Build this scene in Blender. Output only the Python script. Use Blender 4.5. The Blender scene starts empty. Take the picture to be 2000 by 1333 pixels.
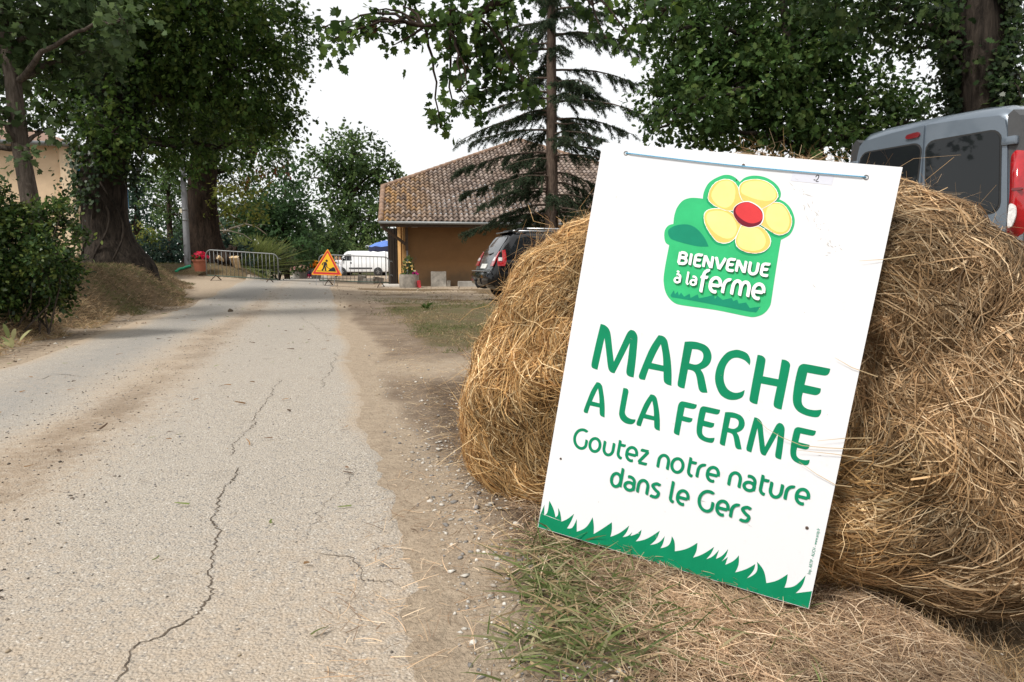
import bpy, bmesh, math, random
import numpy as np
from mathutils import Vector, Matrix
from mathutils.geometry import tessellate_polygon
random.seed(7); rng = np.random.default_rng(7)
R = math.radians
scene = bpy.context.scene
COL = scene.collection

# ---------------------------------------------------------------- camera, sky, sun, exposure
CAM_H, FOC, PITCH = 0.95, 1350.0, R(6.5)          # focal length in pixels of the 2000 px wide photograph
cam_data = bpy.data.cameras.new('camera'); cam = bpy.data.objects.new('camera', cam_data); COL.objects.link(cam)
cam_data.sensor_width = 36; cam_data.lens = FOC / 2000 * 36
cam_data.clip_start = 0.05; cam_data.clip_end = 3000
cam.location = (0, 0, CAM_H); cam.rotation_euler = (R(90) - PITCH, 0, 0)
scene.camera = cam

SUN_EL, SUN_DIR = R(50), Vector((-0.62, -0.62, 0))
world = bpy.data.worlds.new('World'); scene.world = world; world.use_nodes = True
wn, wl = world.node_tree.nodes, world.node_tree.links
wn.clear()
sky = wn.new('ShaderNodeTexSky'); sky.sky_type = 'NISHITA'; sky.sun_disc = False
sky.sun_elevation = SUN_EL; sky.sun_rotation = math.atan2(SUN_DIR.x, SUN_DIR.y)
clouds = wn.new('ShaderNodeMixRGB'); clouds.inputs[0].default_value = 0.86     # a bright, closed cloud layer over the blue
clouds.inputs[2].default_value = (9.8, 9.8, 9.7, 1)
bg = wn.new('ShaderNodeBackground'); bg.inputs[1].default_value = 0.10
wo = wn.new('ShaderNodeOutputWorld')
wl.new(sky.outputs[0], clouds.inputs[1]); wl.new(clouds.outputs[0], bg.inputs[0]); wl.new(bg.outputs[0], wo.inputs[0])

sun_data = bpy.data.lights.new('sun', 'SUN'); sun_data.energy = 3.4; sun_data.angle = R(14); sun_data.color = (1, 0.965, 0.91)
sun = bpy.data.objects.new('sun', sun_data); COL.objects.link(sun)
sd = Vector((SUN_DIR.x, SUN_DIR.y, SUN_DIR.length * math.tan(SUN_EL))).normalized()
sun.rotation_euler = sd.to_track_quat('Z', 'Y').to_euler()
sun.location = (-8, -8, 14)

vs = scene.view_settings
vs.view_transform = 'Standard'; vs.look = 'None'; vs.gamma = 1.0; vs.use_curve_mapping = False; vs.exposure = 0.25
scene.render.film_transparent = False
scene.cycles.max_bounces = 6; scene.cycles.diffuse_bounces = 3; scene.cycles.glossy_bounces = 3; scene.cycles.transmission_bounces = 4

# ---------------------------------------------------------------- layout helpers
_Rm = np.array([[1, 0, 0], [0, math.sin(PITCH), math.cos(PITCH)], [0, math.cos(PITCH), -math.sin(PITCH)]])
def at(px, py, Y):
    """world point seen at photo pixel (px, py) at distance Y in front of the camera"""
    d = _Rm[0] * (px - 1000) / FOC + _Rm[1] * (666.5 - py) / FOC + _Rm[2]
    p = d * (Y / d[1]); p[2] += CAM_H
    return p

def _h(ix, iy, iz):
    n = (ix * 374761393 + iy * 668265263 + iz * 2147483647 + 1013904223).astype(np.int64)
    n = (n ^ (n >> 13)) * 1274126177 & 0x7fffffff
    return ((n ^ (n >> 16)) & 0xffff) / 65535.0
def vnoise(p):
    """value noise 0..1 at points p (N,3)"""
    p = np.asarray(p, float); i = np.floor(p).astype(np.int64); f = p - i; f = f * f * (3 - 2 * f)
    r = 0
    for dx in (0, 1):
        for dy in (0, 1):
            for dz in (0, 1):
                w = (f[:, 0] if dx else 1 - f[:, 0]) * (f[:, 1] if dy else 1 - f[:, 1]) * (f[:, 2] if dz else 1 - f[:, 2])
                r = r + w * _h(i[:, 0] + dx, i[:, 1] + dy, i[:, 2] + dz)
    return r
def fbm(p, octv=4):
    r, a, t = 0, .5, 0
    p = np.asarray(p, float)
    for k in range(octv):
        r = r + a * vnoise(p + 17.3 * k); t += a; a *= .5; p = p * 2.03
    return r / t
def n2(x, y, s, o=4, z=0.5): return fbm(np.stack([x * s, y * s, np.full_like(x, z)], 1), o)
def sm(t): t = np.clip(t, 0, 1); return t * t * (3 - 2 * t)

# road frame: w = metres to the left of the right-hand asphalt edge, s = metres along the road
RD, RN, R0 = np.array([-.2607, .9654]), np.array([-.9654, -.2607]), np.array([-.28, 1.9])
def road_ws(x, y):
    return (x - R0[0]) * RN[0] + (y - R0[1]) * RN[1], (x - R0[0]) * RD[0] + (y - R0[1]) * RD[1]
def bank_d(x, y):
    w, s = road_ws(x, y)
    return w - (3.55 + .08 * np.maximum(0, s - 12)) + .62 * np.exp(-((s - 15.2) / 2.0) ** 2)
def hz(x, y):
    """ground height"""
    x = np.asarray(x, float); y = np.asarray(y, float)
    w, s = road_ws(x, y)
    z = (n2(x.ravel(), y.ravel(), 1.6, 4) - .5).reshape(x.shape) * .02
    b = bank_d(x, y)
    z = z + .85 * sm(b / 1.25) * (1 - sm((y - 21) / 3.5)) + .25 * sm((b - 1.2) / 5) * (1 - sm((y - 21) / 3.5))
    z = z + .315 * np.exp(-((y - 26) / 6.5) ** 2) * sm((w + 2.8) / 8.5)
    z = z - .3 * sm((y - 31) / 26)
    z = z + .62 * sm((y - 26.4) / 1.8) * sm((w - 2.5 - .05 * np.maximum(0, y - 30)) / 1.6) * (1 - sm((y - 60) / 30))
    z = z + .125 * np.exp(-((x - .12) / .5) ** 2 - ((y - 2.6) / .62) ** 2)
    z = z + .035 * sm((-w - .55) / .4) * (1 - sm((y - 5.2) / 1)) - .085 * sm((x - .35) / .5) * (1 - sm((y - 2.6) / .8)) - .12 * sm((x - 1.05) / .4) * (1 - sm((y - 2.4) / .6))
    z = z + .32 * sm((x - 1.9) / 1.8) * sm((y - 2.6) / 1.8) * (1 - sm((y - 14) / 6))
    return z
def hz1(x, y): return float(hz(np.array([x]), np.array([y]))[0])

# ---------------------------------------------------------------- object helpers
def tag(o, label=None, cat=None, group=None, kind=None):
    if label: o['label'] = label
    if cat: o['category'] = cat
    if group: o['group'] = group
    if kind: o['kind'] = kind
    return o
def empty(name, loc=(0, 0, 0), rz=0.0, label=None, cat=None, group=None):
    o = bpy.data.objects.new(name, None); COL.objects.link(o); o.empty_display_size = .2
    o.location = loc; o.rotation_euler = (0, 0, rz)
    return tag(o, label, cat, group)
def link(name, me, mats, parent=None):
    o = bpy.data.objects.new(name, me); COL.objects.link(o)
    for m in (mats if isinstance(mats, (list, tuple)) else [mats]): me.materials.append(m)
    if parent is not None: o.parent = parent
    return o
def npmesh(name, V, F, mats, parent=None, cols=None, smooth=False, mi=None):
    """V (N,3), F (M,k) -> one mesh object; cols (N,3) point colours"""
    V = np.asarray(V, np.float32); F = np.asarray(F, np.int32)
    me = bpy.data.meshes.new(name)
    me.vertices.add(len(V)); me.vertices.foreach_set('co', V.ravel())
    k = F.shape[1]
    me.loops.add(F.size); me.loops.foreach_set('vertex_index', F.ravel())
    me.polygons.add(len(F))
    me.polygons.foreach_set('loop_start', np.arange(0, F.size, k, dtype=np.int32))
    me.polygons.foreach_set('loop_total', np.full(len(F), k, np.int32))
    if smooth: me.polygons.foreach_set('use_smooth', np.ones(len(F), bool))
    if mi is not None: me.polygons.foreach_set('material_index', np.asarray(mi, np.int32))
    if cols is not None:
        a = me.color_attributes.new('Col', 'FLOAT_COLOR', 'POINT')
        c = np.ones((len(V), 4), np.float32); c[:, :cols.shape[1]] = cols
        a.data.foreach_set('color', c.ravel())
    me.update(calc_edges=True)
    return link(name, me, mats, parent)
def bm_obj(name, bm, mats, parent=None, smooth=False, angle=None):
    me = bpy.data.meshes.new(name)
    bmesh.ops.recalc_face_normals(bm, faces=bm.faces)
    bm.to_mesh(me); bm.free()
    if smooth or angle:
        me.polygons.foreach_set('use_smooth', np.ones(len(me.polygons), bool))
        if angle: me.set_sharp_from_angle(angle=R(angle))
    return link(name, me, mats, parent)
def add_box(bm, c, s, rot=None, bev=0, mi=0):
    m = Matrix.Translation(Vector(c)) @ (rot.to_4x4() if rot is not None else Matrix.Identity(4)) @ Matrix.Diagonal((*s, 1))
    r = bmesh.ops.create_cube(bm, size=1, matrix=m)
    fs = set(f for v in r['verts'] for f in v.link_faces)
    for f in fs: f.material_index = mi
    if bev:
        es = list(set(e for f in fs for e in f.edges))
        bmesh.ops.bevel(bm, geom=es, offset=bev, segments=2, affect='EDGES', profile=.6)
def add_tube(bm, pts, rad, n=8, closed=False, cap=True, mi=0):
    pts = [Vector(p) for p in pts]; m = len(pts)
    rad = rad if isinstance(rad, (list, tuple, np.ndarray)) else [rad] * m
    rings = []; up = None
    for i, p in enumerate(pts):
        if closed: t = (pts[(i + 1) % m] - pts[i - 1]).normalized()
        else: t = (pts[min(i + 1, m - 1)] - pts[max(i - 1, 0)]).normalized()
        if up is None: up = t.orthogonal().normalized()
        up = (up - t * up.dot(t)); up = up.normalized() if up.length > 1e-6 else t.orthogonal().normalized()
        b = t.cross(up)
        rings.append([bm.verts.new(p + (up * math.cos(2 * math.pi * k / n) + b * math.sin(2 * math.pi * k / n)) * rad[i]) for k in range(n)])
    for i in range(m if closed else m - 1):
        a, b = rings[i], rings[(i + 1) % m]
        for k in range(n): bm.faces.new((a[k], a[(k + 1) % n], b[(k + 1) % n], b[k])).material_index = mi
    if cap and not closed:
        bm.faces.new(rings[0][::-1]).material_index = mi; bm.faces.new(rings[-1]).material_index = mi
def add_lathe(bm, prof, n=24, c=(0, 0, 0), axis='Z', mi=0):
    rings = []
    for r_, z_ in prof:
        ring = []
        for k in range(n):
            a = 2 * math.pi * k / n
            p = (r_ * math.cos(a), r_ * math.sin(a), z_)
            if axis == 'Y': p = (p[0], p[2], p[1])
            ring.append(bm.verts.new((c[0] + p[0], c[1] + p[1], c[2] + p[2])))
        rings.append(ring)
    for i in range(len(rings) - 1):
        for k in range(n): bm.faces.new((rings[i][k], rings[i][(k + 1) % n], rings[i + 1][(k + 1) % n], rings[i + 1][k])).material_index = mi
    if prof[0][0] > 1e-4: bm.faces.new(rings[0][::-1]).material_index = mi
    if prof[-1][0] > 1e-4: bm.faces.new(rings[-1]).material_index = mi
def catmull(pts, n=6, closed=False):
    """smooth curve; a point with a truthy 3rd value is a corner (2D input)"""
    P = [np.array(p[:2], float) for p in pts]; C = [len(p) > 2 and bool(p[2]) for p in pts]; m = len(P); out = []
    for i in range(m if closed else m - 1):
        p1, p2 = P[i], P[(i + 1) % m]
        p0 = P[i - 1] if (closed or i > 0) else p1; p3 = P[(i + 2) % m] if (closed or i + 2 < m) else p2
        t1 = (p2 - p0) / 2 if not C[i] else None; t2 = (p3 - p1) / 2 if not C[(i + 1) % m] else None
        L = np.linalg.norm(p2 - p1)
        def lim(t): 
            l = np.linalg.norm(t); return t * min(1, 1.1 * L / max(l, 1e-9))
        if t1 is None and t2 is None: t1 = t2 = p2 - p1
        elif t1 is None: t2 = lim(t2); t1 = (p2 - p1) * 1.5 - t2 * .5
        elif t2 is None: t1 = lim(t1); t2 = (p2 - p1) * 1.5 - t1 * .5
        else: t1, t2 = lim(t1), lim(t2)
        for k in range(n):
            t = k / n; a, b = t * t, t * t * t
            out.append((2 * b - 3 * a + 1) * p1 + (b - 2 * a + t) * t1 + (3 * a - 2 * b) * p2 + (b - a) * t2)
    if not closed: out.append(P[-1])
    return np.array(out)

# ---------------------------------------------------------------- materials
def new_mat(name):
    m = bpy.data.materials.new(name); m.use_nodes = True; nt = m.node_tree
    return m, nt.nodes, nt.links, nt.nodes['Principled BSDF']
def pmat(name, col, rough=.6, metal=0, var=.12, scale=8, bump=0, bscale=60, spec=.5, coat=0, stretch=(1, 1, 1)):
    """principled material with soft procedural variation"""
    m, N, L, b = new_mat(name)
    tc = N.new('ShaderNodeTexCoord'); mp = N.new('ShaderNodeMapping'); mp.inputs['Scale'].default_value = stretch
    L.new(tc.outputs['Object'], mp.inputs[0])
    nz = N.new('ShaderNodeTexNoise'); nz.inputs['Scale'].default_value = scale; nz.inputs['Detail'].default_value = 6; nz.inputs['Roughness'].default_value = .65
    L.new(mp.outputs[0], nz.inputs['Vector'])
    cr = N.new('ShaderNodeValToRGB')
    cr.color_ramp.elements[0].position = .3; cr.color_ramp.elements[1].position = .7
    cr.color_ramp.elements[0].color = (*[c * (1 - var) for c in col], 1); cr.color_ramp.elements[1].color = (*[min(1, c * (1 + var)) for c in col], 1)
    L.new(nz.outputs[0], cr.inputs[0]); L.new(cr.outputs[0], b.inputs['Base Color'])
    b.inputs['Roughness'].default_value = rough; b.inputs['Metallic'].default_value = metal
    b.inputs['Specular IOR Level'].default_value = spec; b.inputs['Coat Weight'].default_value = coat; b.inputs['Coat Roughness'].default_value = .05
    if bump:
        n3 = N.new('ShaderNodeTexNoise'); n3.inputs['Scale'].default_value = bscale; n3.inputs['Detail'].default_value = 5
        L.new(mp.outputs[0], n3.inputs['Vector'])
        bp = N.new('ShaderNodeBump'); bp.inputs['Strength'].default_value = bump; bp.inputs['Distance'].default_value = .02
        L.new(n3.outputs[0], bp.inputs['Height']); L.new(bp.outputs[0], b.inputs['Normal'])
    return m
def leaf_mat(name, rough=.55, trans=.35, spec=.12):
    """leaf or straw: colour from the per-leaf attribute, some light passes through"""
    m, N, L, b = new_mat(name)
    at_ = N.new('ShaderNodeAttribute'); at_.attribute_name = 'Col'
    L.new(at_.outputs['Color'], b.inputs['Base Color']); b.inputs['Roughness'].default_value = rough
    b.inputs['Specular IOR Level'].default_value = spec
    tr = N.new('ShaderNodeBsdfTranslucent'); hs = N.new('ShaderNodeHueSaturation'); hs.inputs['Value'].default_value = 1.7; hs.inputs['Hue'].default_value = .485
    L.new(at_.outputs['Color'], hs.inputs['Color']); L.new(hs.outputs[0], tr.inputs[0])
    mx = N.new('ShaderNodeMixShader'); mx.inputs[0].default_value = trans
    L.new(b.outputs[0], mx.inputs[1]); L.new(tr.outputs[0], mx.inputs[2])
    L.new(mx.outputs[0], N['Material Output'].inputs[0])
    return m
def glass_mat(name, col=(.012, .014, .016)):
    m, N, L, b = new_mat(name)
    b.inputs['Base Color'].default_value = (*col, 1); b.inputs['Roughness'].default_value = .03; b.inputs['Specular IOR Level'].default_value = .36
    nz = N.new('ShaderNodeTexNoise'); nz.inputs['Scale'].default_value = 3; bp = N.new('ShaderNodeBump'); bp.inputs['Strength'].default_value = .02
    L.new(nz.outputs[0], bp.inputs['Height']); L.new(bp.outputs[0], b.inputs['Normal'])
    return m
def bark_mat(name, c1, c2, scale=6):
    m, N, L, b = new_mat(name)
    tc = N.new('ShaderNodeTexCoord'); mp = N.new('ShaderNodeMapping'); mp.inputs['Scale'].default_value = (1, 1, .22)
    L.new(tc.outputs['Object'], mp.inputs[0])
    nz = N.new('ShaderNodeTexNoise'); nz.inputs['Scale'].default_value = scale * 2; nz.inputs['Detail'].default_value = 8; nz.inputs['Roughness'].default_value = .7; nz.inputs['Distortion'].default_value = .6
    L.new(mp.outputs[0], nz.inputs['Vector'])
    cr = N.new('ShaderNodeValToRGB'); cr.color_ramp.elements[0].position = .36; cr.color_ramp.elements[1].position = .66
    cr.color_ramp.elements[0].color = (*c1, 1); cr.color_ramp.elements[1].color = (*c2, 1)
    L.new(nz.outputs[0], cr.inputs[0]); L.new(cr.outputs[0], b.inputs['Base Color']); b.inputs['Roughness'].default_value = .95; b.inputs['Specular IOR Level'].default_value = .15
    bp = N.new('ShaderNodeBump'); bp.inputs['Strength'].default_value = .9; bp.inputs['Distance'].default_value = .05
    L.new(nz.outputs[0], bp.inputs['Height']); L.new(bp.outputs[0], b.inputs['Normal'])
    return m
M = dict(
    leaf=leaf_mat('broad_leaf'), glossy_leaf=leaf_mat('glossy_leaf', .4, .25, .28), needle=leaf_mat('needle', .7, .15, .08),
    straw=leaf_mat('straw', .6, .22, .15), grass=leaf_mat('grass_blade', .6, .3, .12), petal=leaf_mat('petal', .6, .3, .2),
    bark_oak=bark_mat('oak_bark', (.009, .007, .0055), (.058, .045, .035)), bark_dark=bark_mat('dark_bark', (.011, .008, .006), (.055, .037, .026)),
    bark_young=bark_mat('young_bark', (.04, .031, .024), (.13, .105, .085), 9), bark_pine=bark_mat('conifer_bark', (.05, .035, .027), (.15, .11, .085), 8),
    dead=pmat('dead_wood', (.42, .36, .28), .9, var=.25, scale=12), cutwood=pmat('cut_wood', (.5, .36, .2), .85, var=.3, scale=9),
    galv=pmat('galvanised_steel', (.19, .195, .195), .5, .6, .2, 5), rust=pmat('rusty_steel', (.09, .06, .045), .8, .3, .35, 9), greenpaint=pmat('green_paint', (.045, .075, .055), .6, var=.2),
    concrete=pmat('concrete', (.30, .28, .25), .9, var=.25, scale=5, bump=.25), pole=pmat('weathered_concrete_pole', (.2, .205, .215), .8, var=.15, scale=4, bump=.1),
    stone=pmat('stone', (.26, .235, .2), .9, var=.4, scale=6, bump=.5), terracotta=pmat('terracotta', (.27, .085, .045), .75, var=.15),
    black=pmat('black_rubber', (.018, .018, .018), .75, var=.2), plastic=pmat('dark_grey_plastic', (.045, .046, .048), .55, var=.1, scale=30, bump=.05, bscale=300),
    chrome=pmat('rim_metal', (.55, .55, .56), .3, .9, .1), white=pmat('white_paint', (.78, .79, .8), .35, var=.04, coat=.4),
    greypaint=pmat('grey_blue_metallic_paint', (.13, .16, .195), .3, .3, .05, 3, coat=.8), blackpaint=pmat('black_metallic_paint', (.008, .008, .009), .16, .1, .1, 3, spec=.35, coat=.45),
    glass=glass_mat('tinted_glass'), red=pmat('red_lens', (.36, .008, .013), .12, var=.2, scale=20, coat=.6), darkred=pmat('dark_red_lens', (.16, .01, .014), .15, coat=.5),
    clear=pmat('clear_lens', (.7, .68, .66), .12, .1, .25, 40, coat=.6), plate=pmat('plate_white', (.7, .7, .66), .4),
    rail=pmat('satin_aluminium', (.6, .61, .62), .35, .7, .05), twine=pmat('blue_twine', (.12, .36, .55), .8, var=.25, scale=200),
    hose=pmat('green_hose', (.02, .33, .17), .4), darkwood=pmat('dark_stained_wood', (.028, .018, .012), .85, var=.4, scale=9, stretch=(1, 1, .2)),
    beam=pmat('brown_beam', (.07, .045, .03), .85, var=.3, scale=9), blue=pmat('blue_shutter_paint', (.02, .27, .62), .55, var=.12), parasol=pmat('blue_canvas', (.10, .2, .56), .8, var=.2),
    redplastic=pmat('red_plastic', (.45, .03, .04), .5), gutter=pmat('grey_gutter', (.22, .23, .23), .5, .3), lamp=pmat('white_lamp_plastic', (.75, .75, .72), .4),
)

# ---------------------------------------------------------------- ground, road
def mixc(N, L, fac, a, b):
    m = N.new('ShaderNodeMixRGB')
    for i, v in ((0, fac), (1, a), (2, b)):
        if hasattr(v, 'is_linked'): L.new(v, m.inputs[i])
        elif isinstance(v, tuple): m.inputs[i].default_value = (*v, 1)
        else: m.inputs[i].default_value = v
    return m.outputs[0]
def ramp(N, L, src, stops):
    r = N.new('ShaderNodeValToRGB'); e = r.color_ramp.elements
    while len(e) < len(stops): e.new(.5)
    for k, (p, c) in enumerate(stops): e[k].position = p; e[k].color = (*c, 1) if isinstance(c, tuple) else (c, c, c, 1)
    L.new(src, r.inputs[0]); return r.outputs[0]
def noise(N, L, vec, sc, det=5, rough=.6, dist=0):
    n = N.new('ShaderNodeTexNoise'); n.inputs['Scale'].default_value = sc; n.inputs['Detail'].default_value = det
    n.inputs['Roughness'].default_value = rough; n.inputs['Distortion'].default_value = dist
    L.new(vec, n.inputs['Vector']); return n.outputs[0]
def voro(N, L, vec, sc, feat='F1'):
    v = N.new('ShaderNodeTexVoronoi'); v.feature = feat; v.inputs['Scale'].default_value = sc
    L.new(vec, v.inputs['Vector']); return v
def math_(N, L, op, a, b=0.0):
    m = N.new('ShaderNodeMath'); m.operation = op
    for i, v in ((0, a), (1, b)):
        if hasattr(v, 'is_linked'): L.new(v, m.inputs[i])
        else: m.inputs[i].default_value = v
    return m.outputs[0]
def masks(N, L):
    a = N.new('ShaderNodeAttribute'); a.attribute_name = 'Col'
    s = N.new('ShaderNodeSeparateColor'); L.new(a.outputs['Color'], s.inputs[0])
    return s.outputs[0], s.outputs[1], s.outputs[2], a.outputs['Alpha']
SAND, SOIL, STRAWC, GREENC = (.42, .335, .245), (.18, .132, .094), (.165, .118, .068), (.07, .085, .03)
def edge(N, L, mask, nz, soft=.22):
    """turn a soft mask into a ragged patch with the noise nz"""
    t = math_(N, L, 'ADD', mask, math_(N, L, 'MULTIPLY', math_(N, L, 'SUBTRACT', nz, .5), 1.1))
    return ramp(N, L, t, [(.5 - soft, 0.0), (.5 + soft, 1.0)])
def ground_mat():
    m, N, L, b = new_mat('sandy_ground'); tc = N.new('ShaderNodeTexCoord'); v = tc.outputs['Object']
    sand, grass, soil, green = masks(N, L)
    n1, nf, nm = noise(N, L, v, 2.2, 7, .65), noise(N, L, v, 70, 5, .7), noise(N, L, v, 11, 6, .65)
    base = mixc(N, L, edge(N, L, sand, n1, .3), SOIL, SAND)
    base = mixc(N, L, ramp(N, L, nm, [(.32, .0), (.7, .55)]), base, (.27, .205, .145))
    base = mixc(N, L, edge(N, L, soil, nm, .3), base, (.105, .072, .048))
    gcol = mixc(N, L, edge(N, L, green, n1, .35), mixc(N, L, ramp(N, L, nm, [(.3, 0.0), (.7, 1.0)]), (.13, .085, .045), STRAWC), GREENC)
    base = mixc(N, L, edge(N, L, grass, nm, .18), base, gcol)
    base = mixc(N, L, ramp(N, L, nf, [(.25, .55), (.5, 0.0)]), base, (.10, .07, .045))
    base = mixc(N, L, ramp(N, L, nf, [(.56, .0), (.8, .6)]), base, (.52, .42, .3))
    vo = voro(N, L, v, 60); peb = ramp(N, L, vo.outputs['Color'], [(.9, 0.0), (.93, 1.0)])
    near = math_(N, L, 'MULTIPLY', peb, ramp(N, L, vo.outputs['Distance'], [(.3, 1.0), (.42, 0.0)]))
    base = mixc(N, L, math_(N, L, 'MULTIPLY', near, .8), base, (.42, .38, .33))
    L.new(base, b.inputs['Base Color']); b.inputs['Roughness'].default_value = .95; b.inputs['Specular IOR Level'].default_value = .15
    bp = N.new('ShaderNodeBump'); bp.inputs['Strength'].default_value = 1.0; bp.inputs['Distance'].default_value = .04
    h = math_(N, L, 'ADD', math_(N, L, 'MULTIPLY', nf, .4), math_(N, L, 'ADD', nm, math_(N, L, 'MULTIPLY', near, .25)))
    L.new(h, bp.inputs['Height']); L.new(bp.outputs[0], b.inputs['Normal'])
    return m
def road_mat():
    m, N, L, b = new_mat('worn_asphalt'); tc = N.new('ShaderNodeTexCoord'); v = tc.outputs['Object']
    sand, bare, dark, _ = masks(N, L)
    dis = N.new('ShaderNodeVectorMath'); dis.operation = 'ADD'
    nzc = N.new('ShaderNodeTexNoise'); nzc.inputs['Scale'].default_value = 60; L.new(v, nzc.inputs['Vector'])
    sc = N.new('ShaderNodeVectorMath'); sc.operation = 'SCALE'; sc.inputs['Scale'].default_value = .012; L.new(nzc.outputs['Color'], sc.inputs[0])
    L.new(v, dis.inputs[0]); L.new(sc.outputs[0], dis.inputs[1]); vd = dis.outputs[0]
    v1, v2 = voro(N, L, vd, 118), voro(N, L, vd, 210)
    sep = N.new('ShaderNodeSeparateColor'); L.new(v1.outputs['Color'], sep.inputs[0])
    sep2 = N.new('ShaderNodeSeparateColor'); L.new(v2.outputs['Color'], sep2.inputs[0])
    st = ramp(N, L, sep.outputs[0], [(0, (.085, .09, .098)), (.2, (.15, .152, .155)), (.32, (.25, .243, .235)), (.46, (.40, .36, .305)), (.78, (.43, .38, .315)), (.93, (.6, .56, .5))])
    st2 = ramp(N, L, sep2.outputs[1], [(0, (.16, .155, .15)), (.22, (.33, .3, .26)), (.6, (.42, .365, .3)), (1, (.5, .45, .38))])
    st = mixc(N, L, ramp(N, L, sep.outputs[1], [(.42, 0.0), (.46, 1.0)]), st, st2)
    gap = ramp(N, L, v1.outputs['Distance'], [(.36, 0.0), (.62, .85)])
    nb, nm, nf = noise(N, L, v, 1.1, 6, .6), noise(N, L, v, 6, 6, .65), noise(N, L, v, 90, 4, .7)
    col = mixc(N, L, gap, st, (.33, .285, .23))
    col = mixc(N, L, ramp(N, L, nb, [(.35, 0.0), (.7, .4)]), col, (.36, .325, .28))
    grey = mixc(N, L, gap, mixc(N, L, .55, st, (.24, .235, .225)), (.27, .25, .22))
    col = mixc(N, L, edge(N, L, bare, nm, .35), col, grey)
    sandc = mixc(N, L, ramp(N, L, nf, [(.3, 0.0), (.7, 1.0)]), (.34, .26, .18), (.46, .36, .26))
    ns = noise(N, L, v, 22, 7, .75)
    col = mixc(N, L, math_(N, L, 'MULTIPLY', edge(N, L, sand, ns, .3), .93), col, sandc)
    col = mixc(N, L, math_(N, L, 'MULTIPLY', edge(N, L, dark, ns, .2), .6), col, (.15, .105, .068))
    col = mixc(N, L, ramp(N, L, noise(N, L, v, 4.3, 7, .7, .4), [(.6, 0.0), (.7, .45)]), col, (.2, .172, .14))
    L.new(col, b.inputs['Base Color']); b.inputs['Roughness'].default_value = .9; b.inputs['Specular IOR Level'].default_value = .2
    bp = N.new('ShaderNodeBump'); bp.inputs['Strength'].default_value = .75; bp.inputs['Distance'].default_value = .010
    h = math_(N, L, 'ADD', math_(N, L, 'MULTIPLY', v1.outputs['Distance'], -.7), math_(N, L, 'MULTIPLY', ns, .8))
    L.new(h, bp.inputs['Height']); L.new(bp.outputs[0], b.inputs['Normal'])
    return m
def ground_masks(x, y):
    w, s = road_ws(x, y); b = bank_d(x, y)
    j = (n2(x, y, .8, 4) - .5)
    sand = np.full_like(x, .25)
    sand = np.maximum(sand, sm((w + .42 + j * .5) / .3))                                       # light sandy strip beside the asphalt
    sand = np.maximum(sand, .8 * sm((w - 2.9) / .3))
    path = np.exp(-((y - 6.3 - .1 * x) / .8) ** 2) * sm((-w + .1) / .3)                        # dusty track crossing to the right
    sand = np.maximum(sand, path * .9)
    sand = np.maximum(sand, (.3 + .9 * n2(x, y, .45, 4, 5.)) * sm((y - 14.5) / 3) * sm((x + 9 + .1 * y) / 3))               # yard before the barn
    sand = np.maximum(sand, .95 * sm((y - 20.5) / 2.5) * (1 - sm((y - 27.2) / .8)))
    grass = sm((b + .05 + j * .5) / .3) * (1 - sm((y - 22) / 2.5))
    lawn = sm((y - 26.5) / .7) * sm((w - 2.6 - .05 * np.maximum(0, y - 30)) / .7)
    verge = sm((y - 7.2) / .8) * (1 - sm((y - 14.6) / 1.5)) * sm((-w - .75 + j * .8) / .4)
    thatch = sm((-w - .62 + j * .5 + .06 * np.clip(y - 2, 0, 3)) / .3) * (1 - sm((y - 4.4) / .8))
    far = sm((y - 62) / 8)
    yard = .85 * sm((n2(x, y, .55, 4, 8.) - .5) / .12) * sm((y - 13) / 2) * (1 - sm((y - 24) / 2)) * sm((-w - .6) / .5)
    g = np.maximum.reduce([yard, grass, lawn, verge * .75, thatch, far, sm((x - 3) / 2) * .8])
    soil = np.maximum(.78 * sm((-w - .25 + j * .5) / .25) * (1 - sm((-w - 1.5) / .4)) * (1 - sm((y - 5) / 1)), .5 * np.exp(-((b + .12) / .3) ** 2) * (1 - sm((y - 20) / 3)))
    green = np.clip(.32 * lawn + .5 * lawn * sm((y - 31) / 4) + .3 * grass * n2(x, y, .5, 3) + .42 * verge + far * .7, 0, 1)
    return np.stack([sand, g, soil, green], 1)
ys = np.concatenate([np.linspace(-14, 1.0, 18), 1.2 * np.exp(np.arange(0, math.log(900 / 1.2), .0195))])
us = np.sinh(np.linspace(-2.6, 2.6, 290)) / math.sinh(2.6)
us = us * 3.6
gx = us[None, :] * (2.0 + np.abs(ys[:, None]) * .9); gy = np.repeat(ys[:, None], len(us), 1)
fx, fy = gx.ravel(), gy.ravel()
fz = hz(fx, fy) + (n2(fx, fy, 7, 3) - .5) * .05 * sm((-road_ws(fx, fy)[0] - .12) / .3) * (fy < 20) - .0 
wq, sq = road_ws(fx, fy)
fz = fz - .006 * sm((wq - .3) / .2) * sm((2.8 - wq) / .2) * (sq < 90)                        # bed under the asphalt
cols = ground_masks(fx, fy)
ni, nj = gx.shape
idx = np.arange(ni * nj).reshape(ni, nj)
quad = np.stack([idx[:-1, :-1], idx[:-1, 1:], idx[1:, 1:], idx[1:, :-1]], -1).reshape(-1, 4)
tag(npmesh('ground', np.stack([fx, fy, fz], 1), quad, ground_mat(), cols=cols, smooth=True), kind='structure')

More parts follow.
